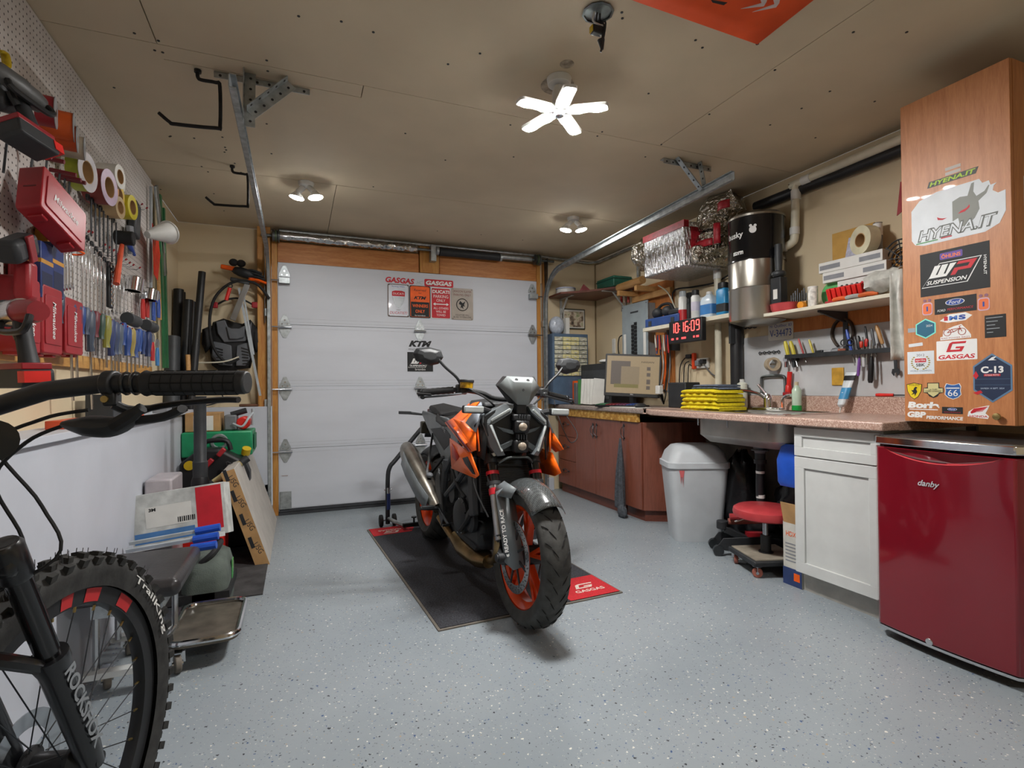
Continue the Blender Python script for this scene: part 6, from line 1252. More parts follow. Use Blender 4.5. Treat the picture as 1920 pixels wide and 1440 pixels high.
for i in range(8): a = R(45*i); MB().tube([(2.87, bc_.y, bc_.z), (2.85, bc_.y+.09*math.cos(a), bc_.z+.09*math.sin(a))], .003, 5).build('rib', 'charcoal', bk_)
MB().cyl((2.90, bc_.y, bc_.z), (2.88, bc_.y, bc_.z), .05, n=18).build('motor', M('bronze_core', 'a9762e', .4), bk_)
M('bag_white', 'b9b9b2', .3, noise=.15, ns=20, bmp=.8, bs=22)
wrinkle((2.80, at(1632, 535, X=2.80).y, zs_+.08), (2.80, at(1694, 525, X=2.80).y, zs_+.09), .055, 14, 8, .3, 8).build('clear_bag', 'bag_white'); tag(bpy.data.objects['clear_bag'], 'crumpled clear plastic bag at right end of cream shelf', 'bag')
p0_ = at(1684, 560, X=2.66); pts = []
def hang(u, v): return Vector((2.655+.035*math.sin(u*6.3)*min(1, v*3), p0_.y+.035-(u)*(.06+.05*v), 1.60-.43*v))
o_ = MB().grid(hang, 14, 12).build('hanging_bag', 'bag_white', solid=.003, smooth=70); tag(o_, 'long clear plastic bag hanging beside the tall cabinet', 'bag')
S('red_card', MB().prism([(0, 0), (.035, .02), (.035, .17), (.02, .17)], FRW((2.90, at(1690, 410, X=2.90).y+.02, 1.93)), .004), 'red_plastic', 'small dark red card edge high behind tall cabinet', 'card')
# ================================================================ tools over the sink
xw = 2.974
lp = T('licence_plate', 'white Quebec licence plate on splash panel', 'licence plate'); a, b = at(1441, 620, X=xw), at(1488, 620, X=xw); zt, zb = at(1464, 605, X=xw).z, at(1464, 637, X=xw).z; lw, lh = a.y-b.y, zt-zb
lf = FRW((xw, (a.y+b.y)/2, (zt+zb)/2)); MB().prism(rect(lw, lh, .01), lf, .003).build('plate', 'white_plastic', lp); text('V-34473', lw*.86, lh*.42, lf, 'blue_print', lp, y=-lh*.1, d=.0035); text('Québec', lw*.5, lh*.2, lf, 'blue_print', lp, y=lh*.32, d=.0035); text('70', lw*.12, lh*.14, lf, 'blue_print', lp, x=-lw*.38, y=lh*.32, d=.0035); text('83', lw*.12, lh*.16, lf, 'blue_print', lp, x=lw*.38, y=lh*.32, d=.0035)
hs = at(1580, 625, X=2.962); S('horseshoe', MB().tube(spline([Vector((2.962, hs.y+.065*math.sin(a)*(1 if abs(a) < 2 else .9), hs.z+.085*math.cos(a))) for a in [R(-150+25*i) for i in range(13)]], 3), .013, 8, flat=.6), M('rusty', '4a4038', .6, .6, noise=.3), 'rusty horseshoe hung on splash panel', 'horseshoe')
rk = T('tool_rail', 'narrow dark rail holding hand tools over sink', 'tool rail'); r0, r1 = at(1472, 667, X=2.90), at(1676, 640, X=2.90); zr = at(1560, 661, X=2.90).z
MB().box(2.90, 2.972, r1.y, r0.y, zr-.006, zr).box(2.896, 2.902, r1.y, r0.y, zr-.02, zr+.006).build('rail', 'dark_steel', rk, bev=.001)
G3 = 'hand tools in the rail'
def stickup(px, pyt, pyb, X, c, nm, cat, r=.008, lean=0, shank=0, mat=None):
    t = T(nm[0], nm[1], cat, G3); p = at(px, pyb, X=X); q = at(px+lean, pyt, X=X)
    m_ = mat or M('h_'+c, c, .4); MB().tube([p.lerp(q, .0), p.lerp(q, .15), p.lerp(q, .8), q], [r*.8, r, r*1.05, r*.7], 8).build('handle', m_, t)
    if shank: MB().cyl(p, p-(q-p).normalized()*shank, r*.4, n=6).build('shank', 'steel', t)
    return t
L_ = [(1478, 640, 668, 'c4b63a', ('pliers', 'yellow handled pliers leftmost in the tool rail'), 'pliers', .012, -6, .06), (1490, 640, 668, 'c4b63a', ('pliers', 'yellow and grey handled pliers second in the tool rail'), 'pliers', .012, -8, .07), (1507, 635, 665, 'a83030', ('screwdriver', 'thin red screwdriver leaning left in the tool rail'), 'screwdriver', .006, -10, .05),
      (1525, 637, 662, 'c2b23c', ('screwdriver', 'yellow screwdriver leaning left in the tool rail'), 'screwdriver', .007, -8, 0), (1597, 618, 660, '2b4fb0', ('marker_pen', 'blue marker standing tall in the tool rail'), 'marker', .008, -10, .08), (1612, 630, 655, '1c1d20', ('utility_knife', 'black utility knife right of blue marker'), 'knife', .012, -4, .04),
      (1615, 640, 652, 'c93a22', ('screwdriver', 'orange stubby screwdriver in the tool rail'), 'screwdriver', .010, 0, .10), (1625, 635, 650, 'c2241f', ('screwdriver', 'red stubby screwdriver in the tool rail'), 'screwdriver', .010, 0, .10), (1628, 612, 650, '202124', ('marker_pen', 'black pen standing tall near red screwdriver'), 'pen', .006, -6, .03), (1640, 616, 648, '55585c', ('file_tool', 'grey file standing in the tool rail'), 'file', .007, -6, .06), (1655, 610, 645, 'b98d58', ('wooden_brush', 'wooden brush handle rightmost in the tool rail'), 'brush', .010, -12, .03)]
for px, a, b, c, nm, cat, r, l, s_ in L_: stickup(px, a, b, 2.93, c, nm, cat, r, l, s_)
def hangdown(px, pyt, pyb, c, nm, cat, r, lean=0, X=2.935):
    t = T(nm[0], nm[1], cat, G3); p = at(px, pyt, X=X); q = at(px+lean, pyb, X=X); MB().tube([p, p.lerp(q, .3), p.lerp(q, .9), q], [r*.5, r, r, r*.7], 8).build('handle', M('h_'+c, c, .4), t); MB().cyl(p, p+(p-q).normalized()*.09, r*.4, n=6).build('shank', 'steel', t)
hangdown(1612, 668, 705, '7a4ea0', ('paint_brush', 'purple handled brush hanging below the tool rail'), 'brush', .008, -3); hangdown(1619, 662, 688, 'c9cdd0', ('screwdriver', 'white and orange screwdriver hanging below the tool rail'), 'screwdriver', .009, 1); hangdown(1634, 668, 718, '17181a', ('knife', 'black handled knife hanging below the tool rail'), 'knife', .014, -2); hangdown(1641, 665, 712, '9fa2a5', ('hex_key', 'thin steel tool hanging beside black knife'), 'hex key', .005, 2); hangdown(1605, 660, 690, 'b9bcc0', ('chisel', 'steel chisel blade hanging left of purple brush'), 'chisel', .006, 4)
sc2 = T('scissors', 'scissors resting in middle of tool rail', 'scissors'); c_ = at(1588, 646, X=2.92); 
for dy in (.018, -.018): MB().torus((2.92, c_.y+dy, c_.z+.012), .017, .0035, (1, .2, 0), 16, 6).build('finger_loop', 'charcoal', sc2)
MB().bar((2.92, c_.y, c_.z-.005), (2.925, c_.y+.09, c_.z-.018), .014, .003).build('blades', 'steel', sc2)
for i, (px, c) in enumerate(((1538, '36393d'), (1552, 'b0b3b6'), (1568, '8b8e92'), (1578, 'a86a58'))):
    p = at(px, 651-i, X=2.93); S('loose_tool', MB().cbox((2.93, p.y, zr+.012), (.03, .07-.01*i, .018), ROT('Z', 20*i-20)), M('lt_%d' % i, c, .4, .3), ('dark lump of tool lying left in the rail', 'silver tool lying in the rail middle', 'grey tool lying left of scissors', 'copper coloured tool lying under horseshoe')[i], 'tool', G3, bev=.005)
ch_ = at(1442, 661, X=2.968); t_ = T('saw_chain', 'short dark chain hung flat under licence plate', 'chain')
for i in range(9): MB().torus((2.966, ch_.y+.075-.019*i, ch_.z+.002*(i % 2)), .009, .003, (0, 0, 1) if i % 2 else (1, 0, 0), 10, 5).build('link', 'dark_steel', t_)
tp = at(1447, 683, X=2.93); t_ = T('tape_holder', 'clear packing tape roll on wall beside faucet', 'tape'); MB().lathe([(.03, -.025), (.045, -.025), (.045, .025), (.03, .025), (.03, -.025)], (2.935, tp.y, tp.z), (-.5, -1, 0), 26, cap=False).build('roll', M('clear_tan', 'b3a48c', .25), t_); MB().cyl((2.972, tp.y, tp.z), (2.92, tp.y, tp.z), .006, n=8).build('peg', 'steel', t_)
for i, px in enumerate((1477, 1492)):
    p = at(px, 680, X=2.955); t_ = T('caster_part', ('chrome shower fitting hanging left below the tool rail', 'dark fitting hanging right below the tool rail')[i], 'fitting'); MB().cyl((2.97, p.y, p.z+.02), (2.93, p.y, p.z+.02), .016, n=12).build('flange', 'chrome' if i == 0 else 'dark_steel', t_); MB().tube([(2.94, p.y, p.z+.02), (2.94, p.y, p.z-.03)], .010, 8).build('stem', 'chrome' if i == 0 else 'dark_steel', t_)
fl_ = T('flashlight', 'red flashlight standing on end behind side spray', 'flashlight'); p = at(1478, 735, X=2.945); q = at(1481, 697, X=2.945); MB().tube([p, p.lerp(q, .3), p.lerp(q, .35), q], [.02, .019, .014, .015], 12).build('barrel', 'red_bright', fl_); MB().cbox((2.95, p.y, p.z-.012), (.045, .06, .022)).build('holder', 'red_plastic', fl_, bev=.004)
sb = T('soap_bottle', 'white squeeze bottle at left of faucet', 'bottle'); p = at(1392, 750, X=2.90); h = at(1392, 711, X=2.90).z-.8985; MB().lathe([(.032, 0), (.034, .01), (.033, h*.85), (.015, h*.9)], (2.90, p.y, .8985), (0, 0, 1), 20).build('body', M('soap_white', 'd4d6c8', .35), sb); MB().cyl((2.90, p.y, .8985+h*.9), (2.90, p.y, .8985+h), .016, n=14).build('cap', 'white_plastic', sb)
gb_ = T('dish_soap', 'clear bottle with green soap right of side spray', 'bottle'); p = at(1494, 760, X=2.90); h = at(1494, 716, X=2.90).z-.891; MB().lathe([(.027, .035), (.028, h*.72), (.014, h*.84), (.012, h*.88)], (2.90, p.y, .891), (0, 0, 1), 20).build('body', M('bottle_pale', 'b9cdb9', .15, noise=.05), gb_); MB().lathe([(.028, 0), (.029, .005), (.0285, .036)], (2.90, p.y, .891), (0, 0, 1), 20).build('green_liquid', M('soap_green', '1f9c46', .2), gb_); MB().cyl((2.90, p.y, .891+h*.88), (2.90, p.y, .891+h), .012, n=14).build('cap', M('cap_cream', 'c8bb9a', .4), gb_)
ck_ = T('caulk_tube', 'white and blue caulk squeeze tube leaning nozzle down', 'tube'); p = at(1574, 768, X=2.90); p.z = .8925; q = at(1596, 698, X=2.955)
d_ = q-p; MB().cyl(p, p+d_*.14, .003, .006, n=10).build('nozzle', 'white_plastic', ck_); sd = Vector((0, 1, 0))
def trg(t, w, th): c = p+d_*t; return [c+Vector((a*th, b*w, 0)) for a, b in circ(1, 14)]
MB().loft([trg(.14, .012, .012), trg(.2, .024, .022), trg(.5, .027, .02), trg(.9, .032, .006), trg(1, .032, .003)]).build('tube', M('caulk_white', 'cfd6da', .35), ck_); MB().loft([trg(.34, .0275, .0225), trg(.62, .0295, .018)], False).build('blue_band', M('caulk_blue', '3f8fc0', .35), ck_); MB().loft([trg(.80, .0325, .012), trg(.92, .0335, .007)], False).build('black_band', 'black_print', ck_)
p = at(1571, 706, X=2.972); S('packet', MB().cbox((2.972, p.y, p.z), (.008, .075, .105)), M('packet_yellow', 'c79a3a', .4, noise=.15, ns=20), 'yellow and clear packet hung on panel by caulk tube', 'packet', bev=.003)
rs = T('screwdriver', 'red screwdriver lying on top of backsplash', 'screwdriver'); p, q = at(1643, 738, X=2.976), at(1676, 738, X=2.976); MB().tube([(2.975, p.y, .995), (2.975, p.y-.02, .995), (2.975, q.y, .995)], [.008, .0095, .008], 10).build('handle', 'red_bright', rs); MB().cyl((2.975, q.y, .995), (2.975, q.y-.09, .995), .003, n=6).build('shank', 'dark_steel', rs)
w1 = at(1678, 680, X=2.955); t_ = T('wrench', 'dark open end wrench hanging beside the tall cabinet', 'wrench'); MB().bar((2.955, w1.y, w1.z+.06), (2.955, w1.y-.004, w1.z-.035), .014, .006, (1, 0, 0)).build('shank', 'dark_steel', t_); MB().prism([(-.016, .012), (-.02, -.01), (-.009, -.026), (-.006, -.008), (.006, -.008), (.009, -.026), (.02, -.01), (.016, .012)], FRW((2.957, w1.y-.004, w1.z-.045)), .006).build('jaw', 'dark_steel', t_)
t_ = T('black_fitting', 'cluster of black hose fittings under vacuum canister', 'hose fittings'); f_ = at(1404, 612, X=2.90)
for i in range(5): MB().torus((2.90, f_.y+.03-.02*i, f_.z+.012*(i % 2)), .014, .006, (.3*i, 1, .4), 12, 6).build('fitting_ring', 'black_plastic', t_)
# ================================================================ on the floor under the counter
bn = T('trash_bin', 'white swing lid trash bin beside cherry cabinet', 'trash bin'); bc = Vector((2.56, 2.92, 0)); bang = R(-24)
def brect(w, d, z, r=.05, off=0): return [Vector((bc.x+off*math.sin(-bang)*0+a*math.cos(bang)-b*math.sin(bang), bc.y+a*math.sin(bang)+b*math.cos(bang), z)) for a, b in rect(w, d, r, 4)]
MB().loft([brect(.315, .225, .0), brect(.32, .23, .02), brect(.405, .29, .50, .06)]).build('body', 'bin_white', bn)
MB().loft([brect(.415, .30, .495, .06), brect(.425, .31, .50, .06), brect(.425, .31, .535, .06), brect(.41, .295, .54, .06)]).build('rim', 'bin_white', bn)
MB().loft([brect(.405, .29, .54, .06), brect(.37, .265, .60, .07), brect(.30, .20, .645, .07), brect(.22, .12, .655, .05)]).build('lid', 'bin_white', bn, smooth=50)
fl = Vector((math.sin(bang)*-1, 0, 0)); nrm = Vector((math.sin(bang), -math.cos(bang), 0)); ux = Vector((math.cos(bang), math.sin(bang), 0))
def lp_(a, t): return bc+ux*a+nrm*(.137-.11*t-.0)+Vector((0, 0, .55+.105*t))
MB().tube(spline([lp_(-.15, .55), lp_(-.15, .25), lp_(-.11, .1), lp_(.0, .02), lp_(.11, .1), lp_(.15, .25), lp_(.15, .55)], 4), .0025, 6).build('flap_seam', M('seam_grey', '5f6468', .6), bn)
MB().prism([(-.018, .0), (.018, 0), (.012, -.035), (.008, -.05), (.006, -.11), (.003, -.05), (-.004, -.04), (-.008, -.09), (-.012, -.03)], Fr(bc+ux*-.125+nrm*.1455+Vector((0, 0, .487)), ux, Vector((0, 0, 1))-nrm*.07), .001).build('red_stain', M('stain_red', 'b85a5c', .7), bn)
so = T('shop_stool', 'red padded rolling shop stool under the sink', 'stool'); sc0 = at(1433, 1075, Z=0); sc0 = Vector((2.48, 2.245, 0)); M('vinyl_red', 'b03a3e', .4, noise=.06, bmp=.1)
zst = at(1433, 950, X=sc0.x).z
MB().lathe([(.15, -.03), (.17, -.02), (.175, .0), (.17, .02), (.155, .03), (.0, .034)], (sc0.x, sc0.y, zst-.03), (0, 0, 1), 36).build('seat', 'vinyl_red', so)
MB().cyl((sc0.x, sc0.y, .10), (sc0.x, sc0.y, zst-.16), .028, n=18).build('lower_column', 'charcoal', so); MB().cyl((sc0.x, sc0.y, zst-.16), (sc0.x, sc0.y, zst-.06), .017, n=14).build('screw_column', 'steel', so); MB().cyl((sc0.x, sc0.y, .09), (sc0.x, sc0.y, .105), .04, n=18).build('flange', 'charcoal', so); MB().tube([(sc0.x, sc0.y, zst-.065), (sc0.x-.1, sc0.y+.06, zst-.07), (sc0.x-.14, sc0.y+.09, zst-.09)], .005, 6).build('height_lever', 'steel', so)
MB().cbox((sc0.x, sc0.y, .08), (.30, .30, .03), ROT('Z', -18)).build('tray', 'charcoal', so, bev=.008); MB().cbox((sc0.x, sc0.y, .097), (.27, .27, .006), ROT('Z', -18)).build('tray_top', M('worn_wood', '8d8678', .6, noise=.2, ns=10), so)
def caster(c, par, r=.028, mat='wheel_red', a=0):
    c = Vector(c); ax = Vector((math.cos(R(a)), math.sin(R(a)), 0)); w = MB().cyl(c+Vector((0, 0, r))-ax*.011, c+Vector((0, 0, r))+ax*.011, r, n=18).build('caster_wheel', mat, par, bev=.004)
    MB().bar(c+Vector((0, 0, r))-ax*.016, c+Vector((0, 0, r*2.2))-ax*.014, .003, .022, ax).bar(c+Vector((0, 0, r))+ax*.016, c+Vector((0, 0, r*2.2))+ax*.014, .003, .022, ax).cbox(c+Vector((0, 0, r*2.25)), (.034, .034, .005)).build('caster_fork', 'steel', par)
    MB().cyl(c+Vector((0, 0, r))-ax*.018, c+Vector((0, 0, r))+ax*.018, r*.3, n=10).build('caster_hub', 'steel', par)
M('wheel_red', '9c5a4c', .5); M('wheel_grey', '6e675e', .6, noise=.2)
for a in (45, 135, 225, 315): caster((sc0.x+.165*math.cos(R(a-18)), sc0.y+.165*math.sin(R(a-18)), 0), so, .027, 'wheel_red', a)
# floor jack behind the stool
jk = T('floor_jack', 'low black hydraulic floor jack beside trash bin', 'floor jack'); j0 = Vector((2.44, 2.62, 0)); j1 = Vector((2.78, 2.40, 0)); jd = (j1-j0).normalized(); js = Vector((-jd.y, jd.x, 0))
for s in (-1, 1): MB().prism([(0, .04), (.05, .11), (.30, .13), (.46, .09), (.46, .04), (.1, .03)], Fr(j0+js*s*.075, jd, (0, 0, 1)), .008).build('side_plate', 'charcoal', jk, bev=.003)
MB().cyl(j0+jd*.12+Vector((0, 0, .08)), j0+jd*.42+Vector((0, 0, .08)), .035, n=16).build('cylinder', 'dark_steel', jk); MB().bar(j0+jd*.2+Vector((0, 0, .09)), j0+jd*.07+Vector((0, 0, .15)), .06, .04).cyl(j0+jd*.06+Vector((0, 0, .15)), j0+jd*.06+Vector((0, 0, .2)), .035, n=16).build('lift_arm', 'charcoal', jk, bev=.004); MB().cbox(j0+jd*.25+Vector((0, 0, .12)), (.10, .05, .03), ROT('Z', -33)).build('red_badge', 'red_plastic', jk)
for i, (k, s) in enumerate(((.02, -1), (.02, 1))): MB().cyl(j0+jd*k+js*s*.09+Vector((0, 0, .032)), j0+jd*k+js*s*.06+Vector((0, 0, .032)), .032, n=16).build('wheel', 'dark_steel', jk)
caster(j0+jd*.44+js*.07, jk, .024, 'wheel_grey', 60); caster(j0+jd*.44-js*.07, jk, .024, 'wheel_grey', 60)
for i, (z, c) in enumerate(((.19, 'wheel_red'), (.23, 'vinyl_red'))): MB().tube([j0+jd*.1+js*(.02-.04*i)+Vector((0, 0, z)), j0+jd*.36+js*(.02-.05*i)+Vector((0, 0, z+.02))], .02, 10).build('handle_grip', c, jk)
# bags, bucket, hoses, box
M('bag_black', '131315', .25, noise=.1, bmp=1, bs=20)
for i, (x, y, z, a, b, c, l) in enumerate(((2.80, 2.72, .30, .13, .14, .30, 'tall black garbage bag hanging behind the trash bin'), (2.82, 2.28, .32, .12, .16, .20, 'black garbage bag hanging behind drain pipe'), (2.84, 2.60, .12, .11, .12, .12, 'small black garbage bag on floor behind jack'))):
    rr = random.Random(i); mb = MB().ell((x, y, z), (a, b, c), 22, 14); mb.v = [Vector((x, y, z))+(v-Vector((x, y, z)))*(1+.22*(rr.random()-.5)) for v in mb.v]; mb.v = [Vector((min(v.x, 2.965), v.y, max(v.z, .002))) for v in mb.v]
    S('garbage_bag', mb, 'bag_black', l, 'bag', 'black garbage bags', smooth=60)
S('drain_hose', MB().tube(spline([(2.86, 2.12, .78), (2.84, 2.10, .60), (2.80, 2.16, .52), (2.80, 2.30, .50), (2.84, 2.42, .62), (2.9, 2.46, .74)], 6), .022, 10), 'black_rubber', 'black corrugated hose looped under the sink', 'hose')
sp2 = at(1436, 815, X=2.75); S('tail_pipe', MB().cyl((2.75, sp2.y, .85), (2.78, sp2.y-.02, .66), .022, n=14), 'galvanised', 'short bright metal pipe under right of sink', 'pipe')
bu = T('blue_bucket', 'bright blue plastic dustpan hanging beside white cabinet', 'dustpan'); b0 = at(1486, 870, X=2.50)
MB().loft([[Vector((2.50+x, b0.y+y*k, b0.z+z)) for x, y in rect(.10*k, .13, .02)] for k, z in ((.85, -.12), (1.0, -.10), (1.05, .02), (.7, .11))]).build('pan', M('blue_plastic', '2350b4', .3), bu, smooth=40)
cbx = T('cardboard_box', 'open white and blue printed carton beside rolling stool', 'box'); q0 = at(1466, 1095, Z=0); q1 = at(1505, 1108, Z=0)
bx = Fr((2.42, 2.075, 0), (.35, -.94, 0), (0, 0, 1)); x0, y0_ = 2.43, 2.0
MB().box(2.40, 2.62, 1.95, 2.06, .0, .33).build('carton', M('carton_white', 'bdbbb3', .7), cbx, bev=.002); MB().box(2.398, 2.40, 1.949, 2.061, .0, .09).build('blue_print', M('carton_navy', '2b3c68', .6), cbx); MB().box(2.3975, 2.3995, 1.96, 1.995, .03, .07).build('orange_print', 'orange_print', cbx)
text('HDX', .06, .025, FRW((2.399, 2.01, .27)), 'orange_print', cbx); MB().cbox((2.39, 2.005, .38), (.004, .10, .11), ROT('Y', -12)).build('flap', 'cardboard', cbx); MB().cbox((2.63, 2.005, .36), (.004, .10, .09), ROT('Y', 30)).build('flap', 'cardboard', cbx)
for i in range(6): MB().box(2.3985, 2.3995, 1.965, 2.045, .215-.018*i, .221-.018*i).build('text_line', 'print_grey', cbx)
# ================================================================ signs on the garage door
yd = 4.829
def dbox(x0, y0, x1, y1):
    a, b = at(x0, (y0+y1)/2, Y=yd), at(x1, (y0+y1)/2, Y=yd); m = at((x0+x1)/2, (y0+y1)/2, Y=yd)
    return FD((m.x, yd-.0005, m.z)), b.x-a.x, at((x0+x1)/2, y0, Y=yd).z-at((x0+x1)/2, y1, Y=yd).z
M('sign_white', 'c3c7d0', .3, noise=.06, coat=.3); M('sign_tan', 'a99f94', .4, noise=.05); M('sign_rust', '5b4638', .6, noise=.2)
def sign(label, box, mat, edge=None):
    t = T('metal_sign', label, 'sign', 'metal signs on the garage door'); fr, w_, h_ = dbox(*box)
    MB().prism(rect(w_, h_, .012), fr, .004).build('plate', edge or mat, t, bev=.001); MB().prism(rect(w_*.93, h_*.955, .01), fr, .0012, .004).build('face', mat, t, smooth=0)
    for sx in (-1, 1):
        for sy in (-1, 1): MB().prism(sh(circ(.004, 8), sx*w_*.43, sy*h_*.465), fr, .001, .0052).build('rivet', 'dark_steel', t)
    return t, fr, w_, h_
t, fr, w_, h_ = sign('white enamel sign with red and silver shield', (727, 533, 767, 594), 'sign_white', 'sign_rust')
tx = lambda s, w, h, x, y, m, **k: text(s, w*w_, h*h_, fr, m, t, x=x*w_, y=y*h_, d=k.pop('d', .0056), **k)
tx('Parking AREA', .6, .05, 0, .42, 'blue_print'); MB().prism([(a*w_, b*h_) for a, b in ((-.3, .27), (-.15, .3), (.15, .3), (.3, .27), (.3, .13), (-.3, .13))], fr, .001, .0053).build('red_crest', 'red_print', t, smooth=0); tx('DUCATI', .5, .06, 0, .205, 'white_print', d=.0066)
MB().prism([(a*w_, b*h_) for a, b in ((-.29, .12), (.29, .12), (.22, -.08), (.1, -.2), (0, -.24), (-.1, -.2), (-.22, -.08))], fr, .001, .0053).build('grey_crest', M('crest_grey', '6d6f70', .3, .6), t, smooth=0); tx('ONLY', .2, .04, 0, -.29, 'black_print'); tx('DUCATISTI', .82, .08, 0, -.38, 'red_print', shear=.2)
t, fr, w_, h_ = sign('orange sign with black winners panel', (768, 536, 807, 596), 'orange_print', 'black_print')
tx('Reserved', .6, .07, 0, .36, 'black_print', shear=.3); tx('for', .15, .04, 0, .27, 'black_print'); tx('KTM', .6, .1, 0, .12, 'black_print', shear=.35, bold=.05); MB().prism(sh(rect(.88*w_, .46*h_), 0, -.24*h_), fr, .001, .0053).build('black_panel', 'black_print', t, smooth=0); tx('WINNERS', .75, .1, 0, -.13, 'orange_print', d=.0066, bold=.02); tx('ONLY', .45, .1, 0, -.3, 'orange_print', d=.0066, bold=.02); tx('brembo', .5, .04, 0, -.43, 'white_print', d=.0066)
t, fr, w_, h_ = sign('red parking only sign with white arrow', (808, 540, 845, 598), 'red_print', 'white_print')
tx('DUCATI', .85, .11, 0, .37, 'white_print', bold=.04); tx('PARKING', .75, .10, 0, .22, 'white_print'); tx('ONLY', .45, .09, 0, .09, 'white_print'); MB().prism([(a*w_, b*h_) for a, b in ((-.4, -.03), (-.28, .02), (-.28, -.015), (.28, -.015), (.28, .02), (.4, -.03), (.28, -.08), (.28, -.045), (-.28, -.045), (-.28, -.08))], fr, .001, .0053).build('arrow', 'white_print', t, smooth=0); tx('ALL OTHERS', .75, .07, 0, -.16, 'white_print'); tx('WILL BE', .5, .07, 0, -.27, 'white_print'); tx('TOWED', .45, .07, 0, -.38, 'white_print')
t, fr, w_, h_ = sign('tan parking only sign with black dragon ring', (846, 541, 887, 600), 'sign_tan')
tx('DRAGON SLAYER', .85, .07, 0, .40, M('sign_maroon', '6e2a28', .5)); tx('PARKING ONLY', .78, .07, 0, .29, 'sign_maroon'); MB().torus(fr @ Vector((0, -.02*h_, .006)), .26*w_, .004, (0, 1, 0), 24, 5).build('ring_print', 'black_print', t); MB().prism([(a*w_, b*h_-.02*h_) for a, b in ((-.1, .12), (.02, .05), (.14, .12), (.08, 0), (.12, -.06), (.03, -.04), (.05, -.14), (-.03, -.08), (-.08, -.12), (-.06, -.01), (-.16, .02))], fr, .001, .0053).build('dragon_print', 'black_print', t, smooth=0); tx('VIOLATORS WILL\nBE FED TO DRAGONS', .8, .12, 0, -.38, 'black_print')
def dsticker(label, box): return (T('door_sticker', label, 'sticker', 'stickers on the garage door'),)+dbox(*box)
t, fr, w_, h_ = dsticker('red lettered strip sticker above white shield sign', (723, 519, 777, 533)); text('GASGAS', w_, h_*.75, fr @ Matrix.Rotation(R(-1), 4, 'Z'), 'red_print', t, name='letters', d=.001, bold=.04, shear=.15)
t, fr, w_, h_ = dsticker('red pill shaped sticker with white letters', (796, 524, 850, 539)); MB().prism(rect(w_, h_*.9, .012), fr, .001).build('backing', 'red_print', t); text('GASGAS', w_*.9, h_*.55, fr, 'white_print', t, d=.0014, bold=.05, shear=.15)
t, fr, w_, h_ = dsticker('faint grey logo sticker between red lettered strips', (781, 525, 793, 535)); text('HC', w_, h_*.7, fr, 'cap_grey', t, name='letters', d=.001, shear=.3)
t, fr, w_, h_ = dsticker('black three letter sticker with slogan line', (766, 638, 810, 657)); text('KTM', w_*.98, h_*.6, fr, 'black_print', t, name='letters', y=h_*.15, d=.001, bold=.06, shear=.35); text('READY TO', w_*.5, h_*.17, fr, 'grey_plastic', t, x=-w_*.25, y=-h_*.4, d=.001, shear=.2); text('RACE >>', w_*.42, h_*.17, fr, 'orange_print', t, x=w_*.26, y=-h_*.4, d=.001, shear=.2)
t, fr, w_, h_ = dsticker('black suspension sticker partly behind the mirror', (764, 660, 812, 697)); wp_sticker(fr, w_, h_*.98, t); text('brembo', w_*.4, h_*.1, fr, 'white_print', t, y=-h_*.38, d=.0015)
S('door_scratch', MB().prism(rect(.05, .004), FD(at(534, 892, Y=yd-.001)), .0005), M('scratch', '8d6b5c', .8), 'short brown scuff low on the garage door', 'scuff')
# ================================================================ ceiling things
def hook(px, py, label):
    c = at(px, py, Z=CZ-.001)-Vector((.03, 0, 0)); t = T('ceiling_hook', label, 'hook', 'black ceiling storage hooks')
    pts = spline([c+Vector((0, .0, .0)), c+Vector((0, 0, -.03)), c+Vector((.015, -.01, -.045)), c+Vector((.07, -.02, -.05)), c+Vector((.085, -.022, -.065)), c+Vector((.085, -.022, -.23)), c+Vector((.07, -.022, -.245)), c+Vector((-.08, -.01, -.25)), c+Vector((-.1, -.008, -.245)), c+Vector((-.14, .0, -.21))], 4)
    MB().tube(pts, .0075, 8).build('bent_rod', 'black_rubber', t); MB().cyl(c, c+Vector((0, 0, -.012)), .014, n=10).build('collar', 'black_plastic', t)
hook(386, 134, 'black rubber coated ceiling hook nearest the camera'); hook(446, 312, 'black rubber coated ceiling hook farther from camera')
jb = T('junction_box', 'open grey ceiling junction box with dangling wires', 'junction box'); c = at(1121, 22, Z=CZ)
MB().lathe([(.055, .0), (.058, -.004), (.05, -.006), (.048, .03), (.0, .032)], c-Vector((0, 0, .002)), (0, 0, 1), 10).build('box', 'galv_dark', jb)
for i, cl_ in enumerate(('white_plastic', 'charcoal', 'charcoal')): MB().tube(spline([c+Vector((.01*(i-1), 0, .01)), c+Vector((.015*(i-1), .01, -.03)), c+Vector((.02, -.01*i, -.05)), c+Vector((.01, .0, -.085-.03*i))], 5), .0035, 6).build('wire', cl_, jb)
MB().cbox(c+Vector((-.005, 0, -.07)), (.045, .025, .028)).build('connector', 'black_plastic', jb, bev=.004); MB().cbox(c+Vector((-.028, 0, -.07)), (.004, .02, .022)).build('yellow_face', M('yellow_plastic', 'c2a51c', .4), jb); MB().cyl(c+Vector((.012, 0, -.10)), c+Vector((.016, 0, -.135)), .014, .005, n=10).build('wire_nut', 'black_plastic', jb)
bp = [at(1180, -4, Z=CZ-.03), at(1420, 81, Z=CZ-.03), at(1530, -6, Z=CZ-.03)]; q0_ = bp[1]; d1_ = (bp[0]-bp[1]); d2_ = (bp[2]-bp[1])
bn_ = T('ceiling_banner', 'orange fabric banner tied flat under the ceiling', 'banner'); M('banner_orange', 'e0501a', .7, noise=.05, ns=8)
e1_, e2_ = d1_.normalized()*1.3, d2_.normalized()*.75
